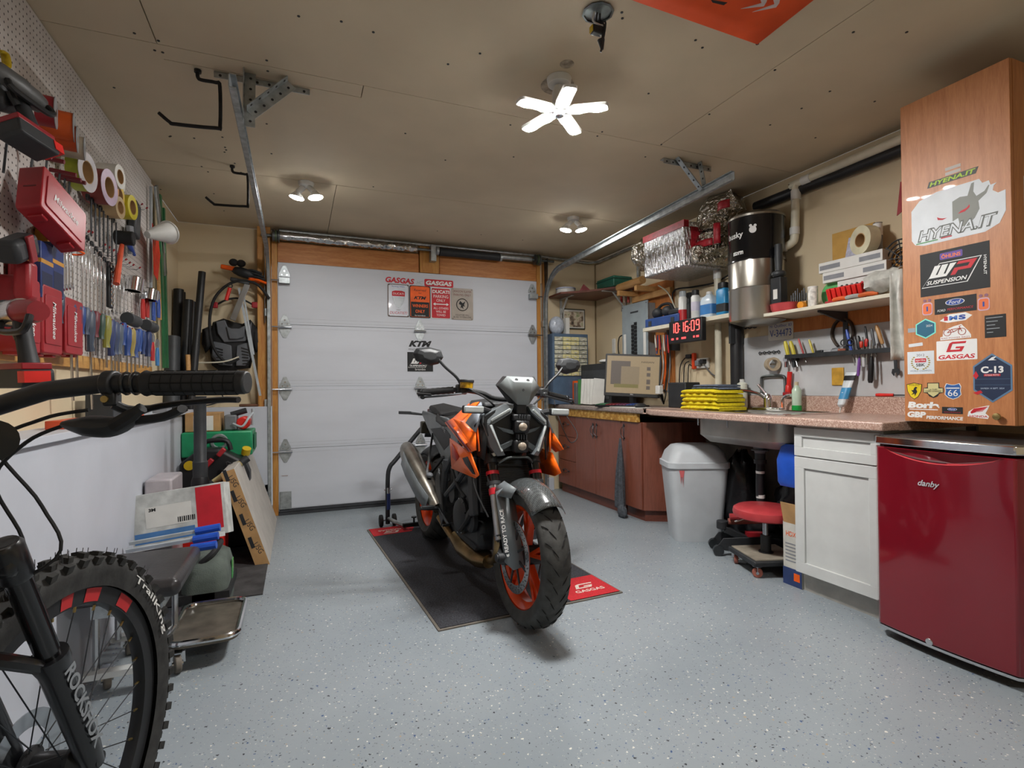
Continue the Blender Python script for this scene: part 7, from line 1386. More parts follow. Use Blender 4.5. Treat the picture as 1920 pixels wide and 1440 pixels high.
MB().grid(lambda a, b: q0_+e1_*a+e2_*b+Vector((0, 0, .012*math.sin(a*9)*math.sin(b*7)-.004)), 14, 10).build('fabric', 'banner_orange', bn_, solid=.002, smooth=60)
MB().cyl(q0_+Vector((0, 0, -.004)), q0_+Vector((0, 0, .029)), .006, n=8).build('corner_tie', 'black_rubber', bn_)
bf = Fr(q0_+Vector((0, 0, -.014)), -e1_, e2_)
def bpx(x, y): p = at(x, y, Z=CZ-.047); return p
for quad in (((1388, 17), (1428, 6), (1426, 0), (1433, -8), (1441, -8), (1437, 4), (1432, 12)), ((1410, 23), (1452, 8), (1450, 0), (1456, -8), (1464, -8), (1461, 6), (1455, 14))): 
    vs = [bpx(*q) for q in quad]; n_ = len(vs); MB().add(vs+[v+Vector((0, 0, .001)) for v in vs], [tuple(range(n_)), tuple(range(n_, 2*n_))]).build('chevron', M('banner_print', 'c9b9b6', .6), bn_, smooth=0)
vs = [bpx(*q) for q in ((1333, 0), (1364, 5), (1357, 10), (1336, 5))]; MB().add(vs+[v+Vector((0, 0, .001)) for v in vs], [(0, 1, 2, 3), (4, 5, 6, 7)]).build('letter_edge', 'black_print', bn_, smooth=0)
# ================================================================ pegboard wall
def peg_mat():
    m, t, b, tc = base_mat('pegboard'); mp = nn(t, 'ShaderNodeMapping'); mp.inputs['Scale'].default_value = (0, 39.37, 39.37); t.links.new(tc.outputs['Object'], mp.inputs[0])
    f = nn(t, 'ShaderNodeVectorMath', operation='FRACTION'); t.links.new(mp.outputs[0], f.inputs[0]); s = nn(t, 'ShaderNodeVectorMath', operation='SUBTRACT'); t.links.new(f.outputs[0], s.inputs[0]); s.inputs[1].default_value = (0, .5, .5)
    l = nn(t, 'ShaderNodeVectorMath', operation='LENGTH'); t.links.new(s.outputs[0], l.inputs[0]); h = ramp(t, l.outputs['Value'], (.125, 1.0), (.16, 0.0))
    n = nn(t, 'ShaderNodeTexNoise', Scale=7.0); t.links.new(tc.outputs['Object'], n.inputs['Vector']); c = ramp(t, n.outputs[0], (.3, lin('bdb6b0')), (.7, lin('cdc8c4')))
    t.links.new(mixc(t, h, c, lin('2a2420')), b.inputs['Base Color']); b.inputs['Roughness'].default_value = .5; inv = nn(t, 'ShaderNodeMath', operation='SUBTRACT'); inv.inputs[0].default_value = 1; t.links.new(h, inv.inputs[1]); bump(t, b, inv.outputs[0], .5, .003)
peg_mat()
XP = -.862
S('pegboard', MB().box(XL+.001, XP, .2, 3.99, 1.21, CZ-.004), 'pegboard', 'white pegboard covered with tools on left wall', 'pegboard')
S('ledger_strip', MB().box(XL+.001, XP+.006, .2, 3.97, 1.155, 1.209), 'pine_strip', 'bare pine strip along bottom of pegboard', 'board', bev=.002)
def L(px, py, X=-.83): return at(px, py, X=X)
XV = Vector((1, 0, 0)); ZV = Vector((0, 0, 1)); YV = Vector((0, 1, 0))
def pegstem(p, t): MB().cyl((XP, p.y, p.z), p, .0025, n=6).build('peg', 'steel', t)
# red tipped hooks
k = 0
for px, py in [(150, 428), (158, 424), (166, 438), (172, 440), (196, 463), (204, 468), (213, 473), (220, 480), (228, 486), (236, 490), (243, 496), (250, 500), (262, 505), (145, 578), (154, 582), (168, 588), (186, 594), (196, 600), (208, 604), (219, 608), (229, 612), (238, 616), (247, 620), (256, 624), (266, 386), (275, 393), (240, 442), (192, 378), (206, 385)]:
    p = L(px, py, -.80); rw_ = 'just above the screwdriver row' if py > 570 else 'among the chrome wrench tops' if py > 460 else 'between tape rolls and mallet'; t_ = T('peg_hook', 'bare wire peg hook with red tip '+rw_, 'peg hook', 'red tipped peg hooks '+rw_)
    MB().tube([(XP, p.y, p.z), (-.815, p.y, p.z-.004), (-.80, p.y, p.z+.008)], .002, 5).build('wire', 'steel', t_); MB().cyl((-.803, p.y, p.z+.005), (-.795, p.y, p.z+.014), .004, n=6).build('red_tip', 'red_plastic', t_)
# tape rolls and wire spools hanging on pegs
def roll(px, py, r, w, col, nm, cat='tape', X=-.80, ri=.6, face=None, lean=0):
    c = L(px, py, X); t = T('tape_roll' if cat == 'tape' else 'wire_spool', nm, cat, cat+' rolls on pegboard'); ax = (1, -.12, 0) if cat == 'tape' else (.96, .22, 0)
    MB().lathe([(r*ri, -w/2), (r, -w/2), (r, w/2), (r*ri, w/2), (r*ri, -w/2)], c, ax, 26, cap=False).build('roll', M('t_'+col, col, .45), t)
    if face: MB().lathe([(r*ri, w/2), (r*1.04, w/2), (r*1.04, w/2+.002), (r*ri, w/2+.002)], c, ax, 26, cap=False).build('face_ring', M('t_'+face, face, .45), t)
    MB().lathe([(r*ri*.93, -w/2), (r*ri, -w/2), (r*ri, w/2+.001), (r*ri*.93, w/2+.001), (r*ri*.93, -w/2)], c, ax, 20, cap=False).build('core', 'cardboard', t)
for a in ((152, 322, .075, .045, 'a3ad3a', 'large green and red tape roll with pale face'), (185, 350, .075, .08, '8c3f3a', 'brown red tape roll with purple printed face'), (207, 330, .055, .08, 'd8d6ce', 'white tape roll with green label'), (222, 342, .05, .02, 'c9c6ba', 'thin off white tape roll behind white one'), (207, 352, .05, .03, 'cf8a2a', 'orange yellow tape roll under white one'), (218, 366, .055, .03, 'd0b02c', 'yellow tape roll with black rim'), (205, 388, .05, .09, 'b9a078', 'tan masking tape roll low in cluster'), (232, 388, .06, .08, 'd6c832', 'bright yellow tape roll lowest in cluster')): roll(*a, face={'a3ad3a': 'b9b4b6', '8c3f3a': 'cbb6cc'}.get(a[4]))
for a in ((86, 208, .05, .05, '8c2028', 'dark red wire spool behind impact driver'), (108, 234, .05, .09, 'c8541c', 'bright orange wire spool, upper of the two'), (116, 256, .045, .085, 'b8491c', 'dull orange wire spool, lower of the two'), (136, 275, .042, .07, 'a59a88', 'grey beige wire spool below orange ones')): roll(*a, cat='wire spool', X=-.785, ri=.25, face='8d8e90')
# cordless tools
M('tool_red', '8c2029', .4, noise=.1); M('tool_grey', '4c4d4d', .45, noise=.15)
def drill(fr, name, label, s=1.0, chuck=True):
    t = T(name, label, 'power tool', 'cordless power tools'); Q = lambda a, b, c=0: fr @ Vector((a*s, b*s, c*s))
    n3 = fr.to_3x3().col[2]; u3 = fr.to_3x3().col[0]; v3 = fr.to_3x3().col[1]
    MB().tube([Q(-.075, .085), Q(-.03, .087), Q(.04, .085), Q(.07, .083)], [.027*s, .033*s, .032*s, .026*s], 16).build('motor_housing', 'tool_red' if chuck else 'tool_grey', t)
    MB().tube([Q(-.15, .086), Q(-.14, .086), Q(-.085, .086), Q(-.07, .086), Q(.0, .086)], [.010*s, .017*s, .024*s, .033*s, .036*s], 16).build('nose', 'steel' if chuck else 'tool_grey', t)
    if not chuck: MB().cyl(Q(-.15, .086), Q(-.26, .088), .005*s, n=8).build('bit', 'dark_steel', t)
    else: MB().torus(Q(-.075, .086), .031*s, .006*s, u3, 20, 6).build('clutch_ring', 'charcoal', t)
    MB().tube([Q(-.005, .06), Q(.0, .02), Q(.012, -.03), Q(.018, -.065)], [.022*s, .021*s, .022*s, .026*s], 12, flat=.85).build('handle_grip', 'charcoal', t)
    MB().tube([Q(-.035, .045), Q(-.03, .03), Q(-.02, .015)], .012*s, 8).build('trigger', 'black_plastic', t)
    MB().tube(spline([Q(-.06, .06, .02), Q(-.05, .035, .025), Q(.05, .03, .03), Q(.075, .05, .028), Q(.07, .07, .02)], 3), .009*s, 8).build('belt_hook', 'black_plastic', t)
    MB().prism(sh(rect(.13*s, .05*s, .012*s), -.008*s, -.092*s), fr @ Matrix.Translation((0, 0, -.036*s)), .072*s).build('battery', 'charcoal', t, bev=.005); MB().prism(sh(rect(.12*s, .018*s), -.008*s, -.06*s), fr @ Matrix.Translation((0, 0, -.034*s)), .068*s).build('battery_seat', 'tool_red', t, bev=.003)
    MB().prism(sh(rect(.03*s, .03*s), .055*s, -.088*s), fr @ Matrix.Translation((0, 0, -.02*s)), .058*s).build('latch', 'red_bright', t)
    return t
drill(Fr(at(46, 214, X=-.74), (.38, .9, -.12), (-.3, .12, 1)), 'impact_driver', 'red and black impact driver hanging high on pegboard', 1.0, False)
drill(Fr(at(46, 645, X=-.66), (.72, -.69, 0), (-.06, 0, 1)), 'cordless_drill', 'red cordless drill with silver chuck hanging low near handlebar', .98)
S('yellow_strap', MB().tube(spline([at(-5, 95, X=-.80), at(8, 100, X=-.80), at(12, 125, X=-.80), at(-4, 132, X=-.80)], 4), .012, 6, flat=.4), 'yellow_plastic', 'yellow strap loop at top left of pegboard', 'strap')
S('black_holster', MB().cbox(at(6, 170, X=-.80), (.06, .16, .12), ROT('X', 20)), 'charcoal', 'black padded pouch behind impact driver', 'pouch', bev=.02)
# red tool cases
def rcase(fr, w, h, d, label, txt=True, rot=0):
    t = T('red_tool_case', label, 'tool case', 'red plastic tool cases'); MB().prism(rect(w, h, .012), fr, d).build('shell', 'red_plastic', t, bev=.006)
    MB().prism(rect(w*.84, h*.72, .01), fr, .003, d).build('raised_panel', 'red_plastic', t, bev=.002); MB().prism(rect(w*1.005, .006), fr, d*.5, d*.25).build('lid_seam', M('seam_red', '5f1418', .5), t)
    if txt: text('Milwaukee', (w if rot == 0 else h)*.55, .028, fr, 'white_print', t, d=d+.004, rot=rot, bold=.01, shear=.2)
    for sx in (-1, 1): MB().prism(sh(rect(.03, .018), sx*w*.3, -h*.5), fr, d*.6, d*.2).build('latch', 'red_plastic', t, bev=.003)
rcase(Fr(at(78, 398, X=-.80), (.22, 1, -.42), (-.1, .42, 1)), .24, .17, .07, 'large red case hung tilted on pegboard above blue packets')
for px, py, w, h, lb in ((8, 590, .12, .24, 'red case standing leftmost behind the cordless drill'), (52, 600, .16, .235, 'red case standing between two others low on pegboard'), (97, 612, .17, .21, 'red case rightmost of the low row beside screwdrivers')):
    rcase(FLW(at(px, py, X=-.858)), w, h, .07, lb, True, R(-90))
rg = T('laser_level', 'red and black laser tool hanging above blue packets', 'power tool'); c = L(33, 465, -.78); MB().cbox(c, (.06, .15, .07), ROT('X', 25)).build('body', 'charcoal', rg, bev=.015); MB().cbox(c+Vector((.033, 0, 0)), (.01, .04, .08), ROT('X', 25)).build('red_band', 'tool_red', rg, bev=.003); MB().cbox(c+Vector((0, .05, -.09)), (.045, .06, .12)).build('grip', 'red_plastic', rg, bev=.012)
S('red_holster', MB().cbox(L(40, 522, -.83), (.05, .07, .12)), 'red_plastic', 'red plastic clip hanging left of blue packets', 'holder', bev=.012)
for px, lb in ((68, 'blue packaged blade box, left of the pair'), (90, 'blue packaged blade box, right of the pair')):
    t_ = T('blade_pack', lb, 'package', 'blue blade packs'); c = L(px, 508, -.82); MB().cbox(c, (.06, .095, .19)).build('box', M('pack_blue', '24366c', .4), t_, bev=.003); MB().cbox(c+Vector((.0, 0, .03)), (.0605, .0955, .014)).build('orange_band', M('band_gold', 'c08a34', .5), t_); MB().cbox(c+Vector((.0, 0, -.045)), (.0608, .08, .08)).build('text_block', M('pack_dark', '1a2444', .5), t_)
S('yellow_carton', MB().cbox(L(87, 452, -.84), (.04, .09, .07), ROT('X', -15)), M('carton_yellow', 'cf9a30', .6), 'yellow carton under large red case', 'carton', bev=.003)
# long T-handle keys
for i, (px, y0, y1) in enumerate(((14, 258, 330), (62, 290, 340), (88, 300, 372), (112, 325, 395), (122, 335, 402), (131, 340, 410))):
    a, b = L(px, y0, -.82), L(px, y1, -.83); t_ = T('hex_key', 'long steel T-handle hex key with dark red grip, %s from left' % ('first', 'second', 'third', 'fourth', 'fifth', 'sixth')[i], 'hex key', 'T-handle hex keys'); b.y = a.y
    MB().cyl(a, b, .0035, n=6).build('rod', 'dark_steel', t_); MB().tube([a-Vector((.03, -.0, -.01)), a+Vector((.05, 0, .0))], .008, 8).build('grip', M('maroon', '6d2028', .4), t_)
S('orange_coil', MB().tube([L(128, 405, -.80)+Vector((.02*math.cos(i*.9), .02*math.sin(i*.9)+.0016*i, -.0021*i)) for i in range(60)], .004, 6), 'orange_print', 'bright orange coiled cord beside large red case', 'cord')
# wrenches
def wrench(p, L_, w, mat, label, lean=0, grp='chrome wrenches', off=False):
    t = T('wrench', label, 'wrench', grp); f = Fr(p, (0, 1, 0), (0, lean, 1)); n = w*.9
    zz = .012 if off else 0
    MB().prism([(-w*.32, -L_*.08), (w*.32, -L_*.08), (w*.32, -L_*.9), (-w*.32, -L_*.9)], f, .005, .004+zz).build('shank', mat, t, bev=.0015)
    MB().lathe([(w*.45, -.004), (w*.85, -.004), (w*.85, .005), (w*.45, .005), (w*.45, -.004)], f @ Vector((0, -L_*.04, .006)), (1, 0, 0), 14, cap=False).build('ring_end', mat, t)
    MB().prism([(-w*.5, -L_*.9), (-w, -L_*.95), (-w*.85, -L_), (-w*.4, -L_*.955), (w*.4, -L_*.955), (w*.85, -L_), (w, -L_*.95), (w*.5, -L_*.9)], f, .007, .002).build('open_end', mat, t, bev=.001)
o_ = ('first', 'second', 'third', 'fourth', 'fifth', 'sixth', 'seventh', 'eighth', 'ninth', 'tenth', 'eleventh', 'twelfth', 'thirteenth', 'fourteenth')
for i in range(7): wrench(L(161+8*i, 366+7*i, -.82), .19+.012*i, .017, 'dark_steel', '%s dark offset wrench from left under the tape rolls' % o_[i], -.25, 'dark offset wrenches', True)
for i in range(6): wrench(L(102+6*i, 438+3*i, -.84), .22-.006*i, .012, 'chrome', '%s long chrome wrench from left below large red case' % o_[i], 0)
for i in range(14): wrench(L(150+7.2*i, 436+7.5*i if i < 3 else 448+6*i, -.835), .34-.012*i, .014-.0004*i, 'chrome', '%s chrome combination wrench from left in the long row' % o_[i], 0, 'long chrome wrench row')
# socket strap and mallet
ss = T('socket_rail', 'black rail of chrome ringed sockets hanging by mallet', 'socket rail'); a, b = L(214, 492, -.81), L(219, 580, -.81); MB().box(-.835, -.82, a.y-.03, a.y+.03, b.z, a.z).build('rail', 'black_plastic', ss, bev=.004)
for i in range(8): MB().torus((-.818, a.y, a.z-.02-(a.z-b.z-.04)*i/7), .013, .004, (1, 0, 0), 14, 6).build('socket_ring', 'chrome', ss)
ml_ = T('mallet', 'black headed mallet with orange handle on pegboard', 'mallet'); c = L(229, 446, -.80); MB().cyl(c-Vector((.03, 0, 0)), c+Vector((.05, 0, 0)), .035, n=20).build('head', 'black_rubber', ml_, bev=.005); e_ = L(218, 532, -.79); MB().tube([c-ZV*.03, c.lerp(e_, .5), e_], [.010, .013, .014], 10).build('handle', M('mallet_orange', 'd2583a', .4), ml_)
# meter, funnel, flag, straightedges, tubes
S('multimeter', MB().cbox(L(252, 412, -.835), (.04, .10, .20), ROT('X', -8)), 'dark_grey', 'grey clamp meter under yellow tape roll', 'meter', bev=.01); S('scraper', MB().cbox(L(245, 450, -.83), (.02, .07, .15), ROT('X', 12)), 'print_grey', 'wide grey scraper right of mallet', 'scraper', bev=.004); S('marker', MB().cyl(L(240, 455, -.82), L(252, 478, -.82), .014, .008, n=10), 'blue_print', 'blue marker clipped below the meter', 'marker')
fn = T('funnel', 'white funnel lying sideways at end of pegboard', 'funnel'); p, q = L(276, 440, -.80), L(316, 436, -.72); MB().tube([p, p.lerp(q, .3), q], [.02, .035, .065], 20).build('cone', 'white_plastic', fn); MB().torus(q, .065, .006, q-p, 22, 6).build('rim', 'white_plastic', fn)
S('safety_flag', MB().prism([(-.09, .15), (.05, .09), (.10, -.0), (.03, -.17), (-.05, -.15)], FLW(L(292, 472, -.80)), .004), M('flag_orange', 'd92a16', .3, bmp=.4, bs=30, bd=.02), 'bright orange plastic flag hanging under funnel', 'flag')
for i, (x0, y0, x1, y1, w, m_, lb) in enumerate(((292, 348, 310, 515, .07, 'galvanised', 'wide grey straightedge leaning at end of pegboard'), (283, 350, 283, 600, .02, 'cap_grey', 'thin steel ruler hung at pegboard edge'), (300, 365, 308, 690, .05, M('tube_green', '2f6b46', .3), 'green tube pack standing in left corner'), (307, 390, 314, 690, .03, 'tube_green', 'narrow green tube standing behind the wide one'), (296, 480, 300, 600, .04, 'beech', 'wooden handle tool hanging by green tubes'))):
    a, b = at(x0, y0, X=-.84), at(x1, y1, X=-.84); S('straightedge' if i < 2 else 'hanging_rod', MB().bar(a, b, w, .014, (1, 0, 0)), m_, lb, 'ruler' if i < 2 else 'rod', bev=.002)
# big sockets, pliers, rods
for i, (px, py, r, h, lb) in enumerate(((251, 532, .045, .08, 'large chrome socket hanging low on pegboard'), (281, 552, .045, .07, 'chrome cup shaped socket beside green tubes'))):
    c = L(px, py, -.80); S('large_socket', MB().lathe([(r*.6, h/2), (r, h/2-.01), (r, -h/2), (r*.8, -h/2), (r*.8, 0)], c, (.1, .1, 1), 22), 'chrome', lb, 'socket')
for i, (px, py, lb) in enumerate(((247, 600, 'dark rubber roller lying left on low pegs'), (281, 612, 'dark rubber roller lying right on low pegs'))): c = L(px, py, -.80); S('rubber_roller', MB().cyl(c-YV*.08, c+YV*.08, .032, n=18), 'dark_grey', lb, 'roller', bev=.004)
for i, (px, py, c, lb) in enumerate(((268, 575, 'b02a26', 'red handled pliers hanging left near corner'), (276, 573, 'b02a26', 'red handled pliers hanging second near corner'), (288, 580, '2f4f9c', 'blue handled pliers hanging near corner'), (297, 575, '2f4f9c', 'blue handled pliers hanging last near corner'), (286, 655, 'b0262c', 'red strap wrench hanging low near corner'), (295, 665, '3a78b0', 'light blue handled cutter hanging low near corner'))):
    p = L(px, py, -.82); t_ = T('pliers', lb, 'pliers', 'pliers near the corner'); MB().ell(p+ZV*.07, (.012, .022, .035), 10, 7).build('jaw', 'steel', t_)
    for s in (-1, 1): MB().tube(spline([p+ZV*.05, p+Vector((0, s*.018, .0)), p+Vector((0, s*.014, -.07))], 3), .008, 8).build('grip', M('pl_'+c, c, .4), t_)
# screwdrivers
sd_ = [(113, 578, .10, .07, '3a4a5c', .0), (131, 605, .14, .17, '2c3a66', .02), (142, 605, .13, .12, '3a4562', .01), (152, 600, .10, .05, '2c4a86', 0), (161, 602, .10, .05, '4a5468', 0), (168, 620, .15, .19, '454f5e', .02), (179, 608, .10, .06, '6e2a34', 0), (190, 612, .10, .05, '3c5248', 0), (199, 622, .13, .07, '8d8a3c', 0), (207, 632, .15, .19, '33406c', .02), (215, 634, .14, .09, '3c4a68', 0), (222, 636, .13, .08, '55606e', 0), (231, 626, .10, .05, '26468c', 0), (238, 640, .13, .07, '2e4a8a', 0), (246, 642, .13, .08, 'a08e4c', 0), (253, 645, .13, .07, '34508c', 0), (261, 638, .11, .07, '2d4f95', 0), (268, 642, .12, .06, '283c6c', 0), (277, 645, .13, .05, '2b3a66', 0)]
nm = ('first', 'second', 'third', 'fourth', 'fifth', 'sixth', 'seventh', 'eighth', 'ninth', 'tenth', 'eleventh', 'twelfth', 'thirteenth', 'fourteenth', 'fifteenth', 'sixteenth', 'seventeenth', 'eighteenth', 'nineteenth')
for i, (px, py, hl_, sl, c, ln) in enumerate(sd_):
    p = L(px, py, -.805); r = .021 if hl_ > .12 else .016; hl_ *= 1.12; t_ = T('screwdriver', '%s screwdriver from the red cases in the hanging row' % nm[i], 'screwdriver', 'hanging screwdriver row'); b = p-ZV*hl_*.5+YV*ln*.4
    pegstem(p+ZV*.03, t_); MB().tube([p+ZV*hl_*.5, p+ZV*hl_*.4, p, p-ZV*hl_*.35, b], [r*.7, r, r, r*.62, r*.8], 10).build('handle', M('sd_'+c, c, .4), t_); MB().cyl(b, b-ZV*sl*1.3+YV*ln, .0038 if r < .018 else .005, n=6).build('shank', 'steel', t_)
# ================================================================ left front corner: tubes, armour, saw
for i, (x0, y0, x1, y1, r, lb) in enumerate(((335, 543, 330, 760, .035, 'tall black tube standing leftmost in corner'), (340, 548, 336, 760, .03, 'black tube standing behind the tallest left one'), (353, 563, 344, 760, .035, 'black tube standing in middle of corner group'), (361, 566, 352, 760, .025, 'slim black tube right of middle one'), (323, 632, 318, 762, .05, 'short fat dark grey tube in front of corner group'), (379, 510, 357, 760, .025, 'long thin black tube leaning to the right'))):
    Yp = (4.58, 4.70, 4.50, 4.62, 4.38, 4.44)[i]; a, b = at(x0, y0, Y=Yp+.1), at(x1, y1, Y=Yp); b.z = .922; b.y = min(b.y, 4.7); a.x = max(a.x, XL+.04); b.x = max(b.x, XL+.05); S('black_tube', MB().tube([b, b.lerp(a, .45), b.lerp(a, .46), a], [r*1.06, r*1.06, r, r], 16), 'black_plastic' if i != 4 else 'dark_grey', lb, 'tube', 'black tubes in the corner')
YA = 4.86; ca = T('chest_protector', 'dark grey motocross chest protector hanging on front wall', 'body armour'); A2 = lambda px, py, d=0: at(px, py, Y=YA-d)
def shell(pts, d, mat, nm2, bulge=.05):
    c = Vector((sum(A2(*p).x for p in pts)/len(pts), 0, sum(A2(*p).z for p in pts)/len(pts))); rings = []
    for k, dd in ((1, 0), (1, d*.5), (.9, d*.9), (.6, d*1.15), (.2, d*1.25)): rings.append([Vector((c.x+(A2(*p).x-c.x)*k, YA-dd, c.z+(A2(*p).z-c.z)*k)) for p in pts])
    MB().loft(rings).build(nm2, mat, ca, smooth=40)
shell([(400, 605), (420, 598), (440, 605), (455, 608), (470, 600), (482, 615), (478, 655), (470, 690), (440, 694), (410, 694), (398, 685), (392, 640)], .06, 'black_rubber', 'padding')
M('armour', '5a5d62', .45, noise=.08)
def plate(pts, d, d0): 
    n_ = len(pts); f_ = [A2(*p, d0+d) for p in pts]; b_ = [A2(*p, d0) for p in pts]; MB().loft([b_, f_]).build('armour_plate', 'armour', ca, smooth=20, bev=.006)
plate([(405, 603), (422, 600), (428, 615), (440, 625), (455, 626), (466, 612), (472, 603), (470, 630), (460, 640), (420, 642), (408, 625)], .02, .07); plate([(424, 612), (434, 616), (448, 616), (460, 610), (458, 632), (445, 636), (430, 636)], .03, .08); plate([(400, 640), (420, 644), (434, 648), (436, 686), (410, 684), (396, 668)], .02, .07); plate([(444, 648), (458, 644), (474, 640), (470, 672), (460, 686), (442, 686)], .02, .07)
for i in range(6): 
    for sx in (0, 1): a = A2(404+sx*48+i*.6, 652+i*6, .092); MB().bar(a, A2(418+sx*48, 656+i*5, .094), .008, .004, (0, 1, 0)).build('vent_slot', 'black_plastic', ca)
for px in (388, 482): shell([(px-8, 618), (px+6, 612), (px+9, 650), (px-2, 662), (px-9, 645)], .05, 'black_rubber', 'shoulder_pad')
MB().tube(spline([A2(400, 575, .03), A2(425, 562, .03), A2(450, 560, .03), A2(480, 575, .03), A2(498, 590, .03)], 4), .008, 6).build('hanger', 'charcoal', ca)
for px in (402, 478): MB().cbox(A2(px, 572, .05), (.05, .02, .05)).build('red_buckle', 'red_plastic', ca, bev=.008)
gv_ = T('riding_gloves', 'black and orange riding gloves piled above armour', 'gloves')
for i in range(4): a = A2(458+3*i, 508+6*i, .10); MB().tube(spline([a, a+Vector((.06, -.02, .005)), a+Vector((.13, -.03, -.02))], 3), .018, 8, flat=.6).build('glove_finger', 'charcoal' if i < 3 else 'orange_plastic', gv_)
for px, py in ((438, 492), (452, 494)): MB().ell(A2(px, py, .1), (.035, .03, .03), 12, 8).build('glove_cuff', 'black_rubber', gv_)
MB().ell(A2(458, 512, .09), (.10, .05, .04), 14, 8, ROT('Y', 15)).build('glove_palm', 'charcoal', gv_); MB().cbox(A2(427, 502, .1), (.10, .03, .035), ROT('Y', 8)).build('orange_grip', 'orange_plastic', gv_, bev=.008); MB().cbox(A2(474, 523, .10), (.12, .03, .025), ROT('Y', 25)).build('orange_strap', 'orange_plastic', gv_, bev=.006)
wr = T('bow_saw', 'aluminium folding frame hanging open over armour', 'frame'); MB().bar(A2(464, 533, .12), A2(436, 600, .13), .042, .016, (0, 1, 0)).build('wide_bar', 'steel', wr, bev=.002); MB().bar(A2(448, 540, .11), A2(488, 742, .12), .018, .01, (0, 1, 0)).build('thin_bar', 'cap_grey', wr); MB().bar(A2(458, 560, .105), A2(476, 665, .11), .012, .01, (0, 1, 0)).build('thin_bar', 'cap_grey', wr); MB().cbox(A2(450, 527, .12), (.14, .03, .03), ROT('Y', 10)).build('hinge_block', 'dark_steel', wr, bev=.004)
S('cable_loop', MB().tube(spline([A2(505, 560, .13), A2(480, 532, .13), A2(440, 528, .13), A2(405, 555, .13), A2(393, 600, .14), A2(400, 650, .14), A2(425, 680, .14), A2(448, 672, .14)], 6), .011, 8), 'black_rubber', 'thick black cable looped over the armour', 'cable')
S('white_cable', MB().tube(spline([A2(335, 678, .18), A2(375, 680, .17), A2(420, 678, .16), A2(448, 669, .15)], 5), .006, 6), 'pvc', 'pale cable stretched across below the armour', 'cable')
rh = T('red_tool', 'red handled tool dangling above armour', 'tool'); MB().tube([A2(431, 540, .14), A2(424, 563, .14)], .014, 8).build('handle', 'red_bright', rh); MB().torus(A2(432, 536, .14), .014, .004, (0, 1, 0), 14, 6).build('hook', 'dark_steel', rh)
S('wood_pole', MB().cyl(at(352, 665, Y=4.45), Vector((at(356, 700, Y=4.45).x, 4.45, .922)), .016, n=12), 'beech', 'short wooden pole standing before the black tubes', 'pole')
# ================================================================ on the white ledge
for i, (px, py, sx, sy, sz, m_, lb) in enumerate(((150, 776, .05, .30, .02, 'galvanised', 'perforated steel strip lying on white ledge'), (300, 764, .10, .14, .03, 'print_grey', 'grey metal block on white ledge'), (306, 757, .03, .05, .04, 'red_plastic', 'small red fitting on white ledge'), (325, 757, .05, .06, .04, 'charcoal', 'small black gadget on white ledge'), (337, 757, .05, .05, .045, 'cap_grey', 'small silver canister on white ledge'), (195, 742, .10, .12, .12, 'dark_grey', 'dark grey box on white ledge under pegboard'), (130, 728, .06, .25, .03, M('tray_orange', 'd2502c', .4), 'orange red tray on white ledge behind handlebar'), (245, 775, .08, .16, .012, M('tray_orange'), 'flat orange strip on white ledge'), (265, 768, .06, .2, .025, 'cap_grey', 'silver tool lying on white ledge'))):
    c = at(px, 750, X=-.79); S('ledge_item', MB().box(-.79-sx/2, -.79+sx/2, c.y-sy/2, c.y+sy/2, .9205, .9205+sz), m_, lb, 'ledge item', 'small things on the white ledge', bev=.003)
S('ledge_cable', MB().tube(spline([(-.60, 4.86, 1.07), (-.56, 4.84, 1.0), (-.62, 4.84, .95), (-.72, 4.83, .93)], 5), .005, 6), 'charcoal', 'dark wire drooping to white ledge near door', 'cable'); S('rag', MB().cbox((-.36, 4.83, .932), (.16, .06, .022)), M('rag_brown', '6b4a38', .9, bmp=.5), 'brown rag lying on ledge beside the door', 'rag', bev=.008)
# ================================================================ floor pile on the left
gr = T('green_storage_case', 'green plastic case on floor by front wall', 'case'); MB().box(-.725, -.47, 4.15, 4.45, .0, .60).build('support_crate', 'black_plastic', gr); M('bright_green', '1f8a5c', .4); MB().box(-.727, -.295, 4.12, 4.46, .60, .77).build('case_shell', 'bright_green', gr, bev=.01); MB().torus((-.5, 4.12, .70), .045, .012, (0, 1, 0), 20, 6).build('handle', 'galvanised', gr); MB().box(-.29, -.285, 4.2, 4.4, .63, .74).build('side_ribs', M('rib_green', '17694a', .5), gr)
S('parts_carton', MB().box(-.71, -.5, 4.16, 4.4, .772, .90), 'cardboard', 'worn cardboard carton on green case', 'carton', bev=.003); S('carton_label', MB().box(-.66, -.54, 4.158, 4.16, .78, .88), 'paper_white', 'pale label sheet on front of carton', 'label')
cm = T('air_pump', 'small red and grey compressor on green case', 'compressor'); MB().cyl((-.36, 4.2, .82), (-.36, 4.38, .82), .045, n=18).build('tank', 'red_bright', cm, bev=.01); MB().box(-.48, -.40, 4.2, 4.34, .772, .88).build('motor', 'grey_plastic', cm, bev=.01); MB().cyl((-.44, 4.25, .88), (-.34, 4.25, .91), .02, n=12).build('cylinder_head', 'charcoal', cm); MB().tube(spline([(-.42, 4.18, .82), (-.36, 4.15, .80), (-.32, 4.17, .86), (-.30, 4.24, .89)], 4), .008, 6).build('hose', 'cap_grey', cm); MB().cyl((-.30, 4.27, .80), (-.30, 4.27, .92), .012, n=10).build('gauge_post', 'cap_grey', cm)
jc = T('black_jerry_can', 'black fuel can with yellow cap behind red can', 'fuel can'); fj = FD((-.5, 4.05, 0)); pj = [(-.21, 0), (.2, 0), (.2, .5), (.17, .58), (.02, .67), (-.10, .67), (-.21, .58)]
